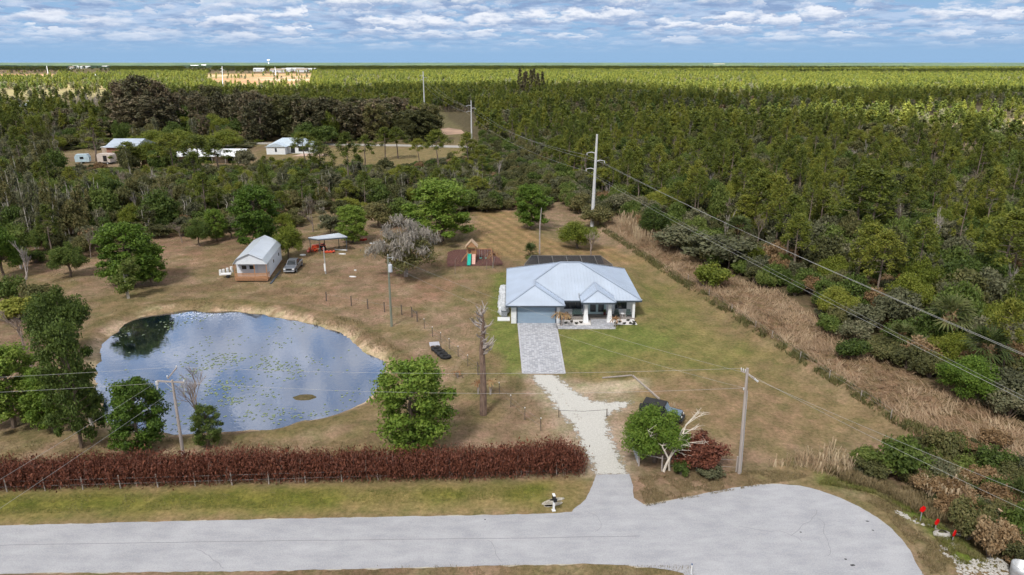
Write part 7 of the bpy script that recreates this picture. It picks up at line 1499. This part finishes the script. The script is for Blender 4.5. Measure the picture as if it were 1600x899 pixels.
def cabin():
    # axes: front gable faces the camera; length runs back to the right
    f0, f1 = Vector(G(368, 441)), Vector(G(419, 441)); bk = Vector(G(441, 409)) - Vector(G(419, 441)); e = empty('white_cabin', tuple(f0), 0, 'white metal cabin with railed wooden porch beside the grey pickup', 'cabin'); W_ = (f1 - f0).length; u = (f1 - f0).normalized(); v = bk.normalized(); Ln = bk.length; v = Vector((v.x, v.y, 0))
    def Q(a, b, z): p = u * a + v * b; return (p.x, p.y, z)
    def qbox(mb, a0, a1, b0, b1, z0, z1):
        return mb.add([Q(a0, b0, z0), Q(a1, b0, z0), Q(a1, b1, z0), Q(a0, b1, z0), Q(a0, b0, z1), Q(a1, b0, z1), Q(a1, b1, z1), Q(a0, b1, z1)], [(0, 3, 2, 1), (4, 5, 6, 7), (0, 1, 5, 4), (1, 2, 6, 5), (2, 3, 7, 6), (3, 0, 4, 7)])
    pd = 1.7; wz, kz, rz_ = 3.0, 4.1, 4.75; wall = pm('cabin_white_siding', (.66, .70, .76), .6, .05, .8)
    wb = MB(); qbox(wb, 0, W_, pd, Ln, .4, wz); wb.build('wall', wall, e)
    g = MB(); out = [(-.1, wz), (W_ * .10, kz * .93), (W_ * .5, rz_), (W_ * .90, kz * .93), (W_ + .1, wz)]
    for b in (pd + .01, Ln - .05, -.02): g.add([Q(a, b, z) for a, z in out] + [Q(a, b + .06, z) for a, z in out], [(0, 1, 2, 3, 4), (9, 8, 7, 6, 5)] + [(i, i + 5, (i + 1) % 5 + 5, (i + 1) % 5) for i in range(5)])
    g.build('gable', wall, e)
    for (a0, z0), (a1, z1) in zip(out, out[1:]):
        MB().add([Q(a0, -.25, z0), Q(a1, -.25, z1), Q(a1, Ln + .2, z1), Q(a0, Ln + .2, z0), Q(a0, -.25, z0 + .08), Q(a1, -.25, z1 + .08), Q(a1, Ln + .2, z1 + .08), Q(a0, Ln + .2, z0 + .08)], [(0, 1, 2, 3), (7, 6, 5, 4), (0, 4, 5, 1), (1, 5, 6, 2), (2, 6, 7, 3), (3, 7, 4, 0)]).build('roof_panel', M['shelter_roof'], e)
    fl = MB(); qbox(fl, 0, W_, 0, Ln, .25, .42); fl.build('floor', M['cedar'], e)
    for a in (.06, W_ * .62, W_ - .06): m_ = MB(); qbox(m_, a - .06, a + .06, 0, .12, .42, wz); m_.build('porch_post', M['cedar'], e)
    for z in (.55, .75, .95, 1.15, 1.35): m_ = MB(); qbox(m_, .1, W_ - .1, -.02, .04, z, z + .14); m_.build('plank', M['cedar'], e)
    for z in (.6, .9, 1.2): m_ = MB(); qbox(m_, W_ - .03, W_ + .03, .1, pd, z, z + .14); m_.build('plank', M['cedar'], e)
    for a0, a1, z0, z1, nm, mt in ((W_ * .66, W_ * .92, .45, 2.5, 'door', M['white']), (W_ * .16, W_ * .30, 1.7, 2.3, 'window', M['glass']), (W_ * .40, W_ * .54, 1.7, 2.3, 'window', M['glass'])): m_ = MB(); qbox(m_, a0, a1, pd - .04, pd + .0, z0, z1); m_.build(nm, mt, e)
    for t in (.42, .78): m_ = MB(); qbox(m_, W_ + .005, W_ + .04, Ln * t, Ln * t + .5, 1.8, 2.3); m_.build('window', M['glass'], e)
    for k, (px, py) in enumerate(((345, 430), (350, 429), (356, 427), (362, 425))): a, b, _ = G(px, py); o = MB().tube([(0, 0, 0), (0, 0, .9)], [.28, .22], 8).build('white_barrel', M['white']); o.location = (a, b, 0); tag(o, ('leftmost', 'second', 'third', 'rightmost')[k] + ' of the small white barrels left of the cabin', 'barrel')
    a, b, _ = G(355, 434); t = empty('utility_trailer', (a, b, 0), R(10), 'small white topped cart left of the cabin porch', 'cart'); MB().box(-.9, .7, -.4, .4, .55, .75).build('bed', M['white'], t)
    for s_ in (-1, 1): MB().tube([(.2, s_ * .42, .3), (.2, s_ * .5, .3)], .28, 10).build('wheel', M['rubber'], t)
    a, b = Vector(G(423, 444)), Vector(G(438, 424)); MB().bar(a + Vector((0, 0, .06)), b + Vector((0, 0, .06)), .3, .12).build('border_timber', M['dark_trim'], label='dark border strip on the grass along the cabin side', cat='timber')
cabin()

def car_body(e, prof, half, mat, y_shrink=.0, name='body'):
    """side profile (x,z) skinned across the width with a rounded section"""
    n = len(prof); zs = [z for x, z in prof]; zm, zM = min(zs), max(zs); V = []; secs = (-1, -.93, -.72, 0, .72, .93, 1)
    for s_ in secs:
        k = 0 if abs(s_) > .99 else 1 if abs(s_) < .9 else .75
        for x, z in prof:
            xc = sum(p[0] for p in prof) / n; zc = (zm + zM) / 2; f = .93 + .07 * k; V.append((xc + (x - xc) * f, s_ * half * (1 - .06 * max(0, (z - .9))), zc + (z - zc) * (f if z > zc else 1)))
    Fs = [tuple(range(n - 1, -1, -1)), tuple(range((len(secs) - 1) * n, len(secs) * n))] + [(j * n + i, j * n + (i + 1) % n, (j + 1) * n + (i + 1) % n, (j + 1) * n + i) for j in range(len(secs) - 1) for i in range(n)]
    mb = MB().add(V, Fs); o = mb.build(name, mat, e); return o
def wheels(e, xs, half, r=.39, w_=.26, rim='galv'):
    for x in xs:
        for s_ in (-1, 1):
            o = MB().tube([(x, s_ * half - w_ / 2, r), (x, s_ * half + w_ / 2, r)], r, 18).build('wheel', M['rubber'], e); MB().tube([(x, s_ * half + s_ * (w_ / 2 - .02), r), (x, s_ * half + s_ * (w_ / 2 + .015), r)], r * .62, 12).build('rim', M[rim], o)
def pickup():
    x, y, _ = G(452, 424); p2 = G(463, 410); a = math.atan2(G(446, 428)[1] - p2[1], G(446, 428)[0] - p2[0]); e = empty('pickup_truck', (x + .4, y + 1.2, 0), a, 'silver grey crew cab pickup parked beside the white cabin', 'pickup')
    sv = pm('silver_grey_paint', (.20, .215, .25), .28, .05, 1, metal=.5, spec=.6)
    car_body(e, [(-2.9, .45), (-2.95, 1.08), (-.95, 1.12), (1.15, 1.12), (2.55, 1.02), (2.9, .9), (2.95, .5), (2.5, .38), (-2.6, .38)], .97, sv)
    cab = MB(); B0 = [(-.95, 1.1), (1.25, 1.1), (.45, 1.78), (-.80, 1.80)]; V = []
    for s_, q in ((-1, .86), (-1, .72), (1, .72), (1, .86)): pass
    c = [(-.95, -.88, 1.1), (1.3, -.88, 1.1), (1.3, .88, 1.1), (-.95, .88, 1.1), (-.78, -.72, 1.82), (.5, -.72, 1.80), (.5, .72, 1.80), (-.78, .72, 1.82)]
    cb = MB().add(c, [(0, 3, 2, 1), (4, 5, 6, 7), (0, 1, 5, 4), (1, 2, 6, 5), (2, 3, 7, 6), (3, 0, 4, 7)]).build('cab', sv, e)
    def inset(fi, o_, nm):
        q = [Vector(c[i]) for i in fi]; m_ = sum(q, Vector()) / 4; nrm = (q[1] - q[0]).cross(q[2] - q[0]).normalized(); pts = [m_ + (p - m_) * .86 + nrm * .012 for p in q]; MB().add(pts, [(0, 1, 2, 3)]).build(nm, M['glass'], cb)
    inset((1, 2, 6, 5), 0, 'windscreen'); inset((3, 0, 4, 7), 0, 'rear_window'); inset((0, 1, 5, 4), 0, 'side_window'); inset((2, 3, 7, 6), 0, 'side_window')
    MB().box(-2.8, -1.05, -.80, .80, 1.09, 1.13).build('bed_liner', M['black'], e); wheels(e, (-1.85, 1.9), .88)
    MB().box(2.93, 2.98, -.45, .45, .62, .92).build('grille', M['black'], e); MB().box(2.94, 3.05, -.9, .9, .42, .56).build('bumper', M['galv'], e)
    for s_ in (-1, 1): MB().box(2.86, 2.965, s_ * .72 - .16, s_ * .72 + .16, .72, .92).build('headlight', M['white'], e); MB().box(.95, 1.15, s_ * 1.02 - .08, s_ * 1.02 + .08, 1.1, 1.28).build('mirror', M['black'], e)
pickup()
def jeep():
    x, y, _ = G(1034, 656); e = empty('jeep', (x, y, 0), R(-24), 'black jeep with soft top parked behind the bright green tree', 'jeep'); bk = pm('black_car_paint', (.025, .028, .034), .25, .1, 1, spec=.6); bl = pm('blue_grey_hood_paint', (.10, .15, .21), .28, .1, 1, spec=.6)
    car_body(e, [(-2.0, .5), (-2.02, 1.15), (.55, 1.18), (1.9, 1.08), (2.0, .6), (1.8, .45), (-1.8, .45)], .78, bk)
    MB().add([(.6, -.66, 1.19), (1.92, -.58, 1.10), (1.92, .58, 1.10), (.6, .66, 1.19), (.6, -.66, 1.23), (1.88, -.56, 1.15), (1.88, .56, 1.15), (.6, .66, 1.23)], [(0, 3, 2, 1), (4, 5, 6, 7), (0, 1, 5, 4), (1, 2, 6, 5), (2, 3, 7, 6), (3, 0, 4, 7)]).build('hood', bl, e)
    c = [(-1.95, -.76, 1.15), (.6, -.76, 1.15), (.6, .76, 1.15), (-1.95, .76, 1.15), (-1.85, -.66, 1.86), (.25, -.66, 1.82), (.25, .66, 1.82), (-1.85, .66, 1.86)]; cb = MB().add(c, [(0, 3, 2, 1), (4, 5, 6, 7), (0, 1, 5, 4), (1, 2, 6, 5), (2, 3, 7, 6), (3, 0, 4, 7)]).build('soft_top', pm('black_canvas', (.03, .03, .032), .9, .2, 5), e)
    MB().add([(.612, -.64, 1.25), (.612, .64, 1.25), (.33, .58, 1.76), (.33, -.58, 1.76)], [(0, 1, 2, 3)]).build('windscreen', pm('light_glass', (.18, .26, .34), .1, .1, 1, spec=.8), cb)
    for s_ in (-1, 1):
        for x0 in (-1.7, -.55): MB().add([(x0, s_ * .765, 1.22), (x0 + 1.0, s_ * .765, 1.22), (x0 + .95, s_ * .69, 1.74), (x0 + .05, s_ * .69, 1.74)], [(0, 1, 2, 3)]).build('side_window', M['glass'], cb)
        for x0 in (-1.3, 1.3): MB().prism([(x0 - .5, .75), (x0 - .35, .95), (x0 + .35, .95), (x0 + .5, .75), (x0 + .5, .80), (x0 + .35, 1.0), (x0 - .35, 1.0), (x0 - .5, .8)], s_ * .88 - .14, s_ * .88 + .14).build('fender', M['black'], e)
        MB().tube([(1.98, s_ * .45, .92), (2.03, s_ * .45, .92)], .11, 12).build('headlight', M['white'], e)
    wheels(e, (-1.3, 1.3), .80, .42, .28, 'dark_trim'); o = MB().tube([(-2.02, 0, .95), (-2.28, 0, .95)], .40, 18).build('spare_wheel', M['rubber'], e); MB().tube([(-2.28, 0, .95), (-2.30, 0, .95)], .22, 10).build('rim', M['galv'], o); MB().box(2.0, 2.15, -.8, .8, .5, .66).build('bumper', M['black'], e)
jeep()

# ------------------------------------------------------------------ far buildings
def far_house(name, lab, cx, cy, w, d, h, rh, wallm, roofm, cat='house', rz=0, hip=False, wins=(), porch=None):
    x, y, _ = G(cx, cy); e = empty(name, (x, y, 0), rz, lab, cat); MB().box(-w / 2, w / 2, 0, d, 0, h).build('wall', wallm, e); r = MB()
    if hip:
        k = min(w, d) / 2 - .3; V = [(-w / 2 - .6, -.6, h), (w / 2 + .6, -.6, h), (w / 2 + .6, d + .6, h), (-w / 2 - .6, d + .6, h), (-w / 2 + k, d / 2, h + rh), (w / 2 - k, d / 2, h + rh)]; r.add(V, [(0, 1, 5, 4), (1, 2, 5), (2, 3, 4, 5), (3, 0, 4), (3, 2, 1, 0)])
    else: r.add([(-w / 2 - .6, -.8, h), (w / 2 + .6, -.8, h), (w / 2 + .6, d + .8, h), (-w / 2 - .6, d + .8, h), (-w / 2 - .6, d / 2, h + rh), (w / 2 + .6, d / 2, h + rh)], [(0, 1, 5, 4), (2, 3, 4, 5), (0, 4, 3), (1, 2, 5), (3, 2, 1, 0)])
    r.build('roof', roofm, e)
    for a, b, z0, z1 in wins: MB().box(a, b, -.06, 0, z0, z1).build('window', M['glass'], e)
    return e
fr = pm('pale_blue_metal_roof', (.50, .58, .66), .45, .1, .3, metal=.2); wr = pm('white_metal_roof', (.72, .74, .76), .5, .12, .3); tan = pm('tan_wall', (.42, .34, .27), .9, .15, 1); red = pm('brick_red_wall', (.30, .15, .11), .9, .2, 1)
e = far_house('far_house', 'white house with pale blue metal roof before the casuarina belt', 455, 240, 17, 9, 3.0, 2.6, M['stucco'], fr, hip=True, wins=((-5.5, -4.8, 1, 2.4), (3, 7, .8, 2.6), (0, 1.6, .2, 2.4)))
MB().add([(-9.0, -3.8, 2.9), (-4.8, -3.8, 4.3), (-.6, -3.8, 2.9), (-.6, 3.5, 2.9), (-4.8, 3.5, 4.3), (-9.0, 3.5, 2.9)], [(0, 1, 4, 5), (1, 2, 3, 4), (0, 2, 1)]).build('roof', fr, e); MB().box(-8.4, -1.2, -3.4, 0, 0, 2.95).build('wall', M['stucco'], e); MB().box(-5.1, -4.4, -3.46, -3.4, 1, 2.4).build('window', M['glass'], e)
MB().slab([(3, -9), (17, -7), (15, -2), (5, -1)], .02, .12).build('patio', pm('terracotta_patio', (.48, .27, .19), .9, .2, .5, col2=(.62, .50, .42)), e)
e = far_house('barn', 'grey roofed barn left of the flat topped tree', 190, 242, 11, 15, 2.8, 2.6, red, pm('grey_blue_barn_roof', (.40, .46, .54), .5, .1, .3), 'barn'); MB().box(-8.0, -5.7, 1, 11, 0, 2.6).build('lean_to', tan, e); MB().box(-8.3, -5.6, .8, 11.2, 2.7, 2.85).build('lean_to_roof', wr, e)
x, y, _ = G(312, 256); e = empty('long_shed', (x, y, 0), 0, 'long low open shed with white metal roof behind the pines', 'shed'); MB().add([(-14.2, 0, 2.6), (14.2, 0, 2.6), (14.2, 9, 4.2), (-14.2, 9, 4.2), (-14.2, 0, 2.4), (14.2, 0, 2.4), (14.2, 9, 4.0), (-14.2, 9, 4.0)], [(0, 1, 2, 3), (7, 6, 5, 4), (0, 4, 5, 1), (1, 5, 6, 2), (2, 6, 7, 3), (3, 7, 4, 0)]).build('roof', wr, e); MB().box(-14, 14, 7.2, 7.6, 0, 3.6).box(13.8, 14.1, .2, 7.2, 0, 3.0).build('wall', M['dark_trim'], e); MB().box(-13, -6, 3.3, 3.5, 0, 2.7).box(4, 9, 2.3, 2.5, 0, 2.7).build('wall', tan, e)  # back and end walls coloured dark for the shaded opening under the roof
for i in range(7): MB().box(-14 + i * 4.6, -13.8 + i * 4.6, .1, .3, 0, 2.4).build('post', M['pole_wood'], e)
x, y, _ = G(163, 257); e = empty('camper', (x, y, 0), R(-12), 'beige camper van with dark doorway in front of the barn', 'camper'); MB().prism([(-2.6, .7), (2.6, .7), (2.6, 3.2), (2.2, 3.6), (-2.2, 3.6), (-2.6, 3.2)], 0, 3.2).build('body', pm('beige_panel', (.52, .46, .42), .6, .1, 1), e); MB().box(-.1, 1.4, -.05, 0, 1.0, 3.0).build('door', M['black'], e); wheels(e, (-1.6, 1.6), 0.1, .45, .3); MB().box(-2.9, 2.9, -.2, 3.4, .45, .7).build('chassis', M['black'], e)
x, y, _ = G(129, 256); e = empty('travel_trailer', (x, y, 0), R(15), 'small pale blue trailer among the trees left of the camper', 'trailer'); MB().prism([(-2.2, .6), (2.2, .6), (2.3, 2.2), (1.8, 3.2), (-1.8, 3.2), (-2.3, 2.2)], 0, 2.6).build('body', pm('pale_blue_panel', (.45, .58, .66), .5, .15, 1), e); MB().box(-.6, .6, -.04, 0, 1.6, 2.4).build('window', M['glass'], e); wheels(e, (0,), 1.2, .4, .3)
x, y, _ = G(245, 246); e = empty('parked_car', (x, y, 0), R(70), 'dark blue car parked beside the long white roofed shed', 'car'); car_body(e, [(-2.3, .4), (-2.3, 1.0), (-1.8, 1.1), (1.0, 1.1), (2.2, .9), (2.3, .45)], .95, pm('dark_blue_paint', (.03, .06, .13), .3, .1, 1)); c_ = [(-1.7, -.8, 1.1), (1.1, -.8, 1.1), (1.1, .8, 1.1), (-1.7, .8, 1.1), (-1.3, -.66, 1.75), (.4, -.66, 1.75), (.4, .66, 1.75), (-1.3, .66, 1.75)]; MB().add(c_, [(4, 5, 6, 7), (0, 1, 5, 4), (1, 2, 6, 5), (2, 3, 7, 6), (3, 0, 4, 7)]).build('cabin', M['glass'], e); wheels(e, (-1.4, 1.4), .85, .36, .24)
far_house('far_house', 'pale blue roofed building at the far left edge behind the trees', 26, 177, 24, 14, 4, 2.2, M['stucco'], pm('aqua_white_roof', (.60, .72, .74), .5, .1, .2), 'building', hip=True)
far_house('white_container', 'small white box building right of the far left blue roof', 51, 166, 7, 4, 4, .2, M['white'], wr, 'building')
for i, (px, py, w) in enumerate(((111, 108, 26), (117, 106, 34), (124, 107.5, 30), (131, 105.5, 36), (137, 107, 26), (163, 106.5, 30), (168, 105.5, 22), (303, 105, 60), (318, 104, 40), (433, 113.5, 50), (447, 112.5, 34), (460, 111.5, 70), (471, 113, 40), (480, 112.5, 60), (404, 112, 40), (1124, 101.5, 160))):
    far_house('distant_house', ('white roofed house on the skyline, number unclear' if False else ('far white roofed house in the left skyline suburb' if px < 200 else 'far white building beside the orange cleared land' if px < 500 else 'large white building far on the right skyline')), px, py, w, w * .5, 8, 5, M['stucco'], wr if i % 3 else tan, 'house' if px < 1000 else 'building').__setitem__('group', 'white roofed houses of the left skyline suburb' if px < 200 else 'white buildings beside the cleared land' if px < 500 else 'large far building')
# water tower above the skyline
x, y, _ = G(420, 100.5); h = 52; e = empty('water_tower', (x, y, 0), 0, 'tiny white water tower standing above the horizon', 'water tower'); MB().tube([(0, 0, 0), (0, 0, h)], [8, 6], 10).build('stem', M['white'], e); V = MB(); V.tube([(0, 0, h + a) for a in (-4, 4, 14, 24, 30)], [5, 20, 27, 20, 4], 16); V.build('tank', M['white'], e)
for px, py, top, lab in ((76, 120, 103, 'thin light mast over the cleared orange land'), (431, 118, 105, 'pale mast in front of the far orange land'), (151, 128, 116, 'pale dead trunk in the sunlit forest')): x, y, _ = G(px, py); e = empty('far_mast', (x, y, 0), 0, lab, 'mast'); MB().tube([(0, 0, 0), (0, 0, max(8, zat(y, top)))], [.9, .6], 6).build('mast', M['concrete'], e)
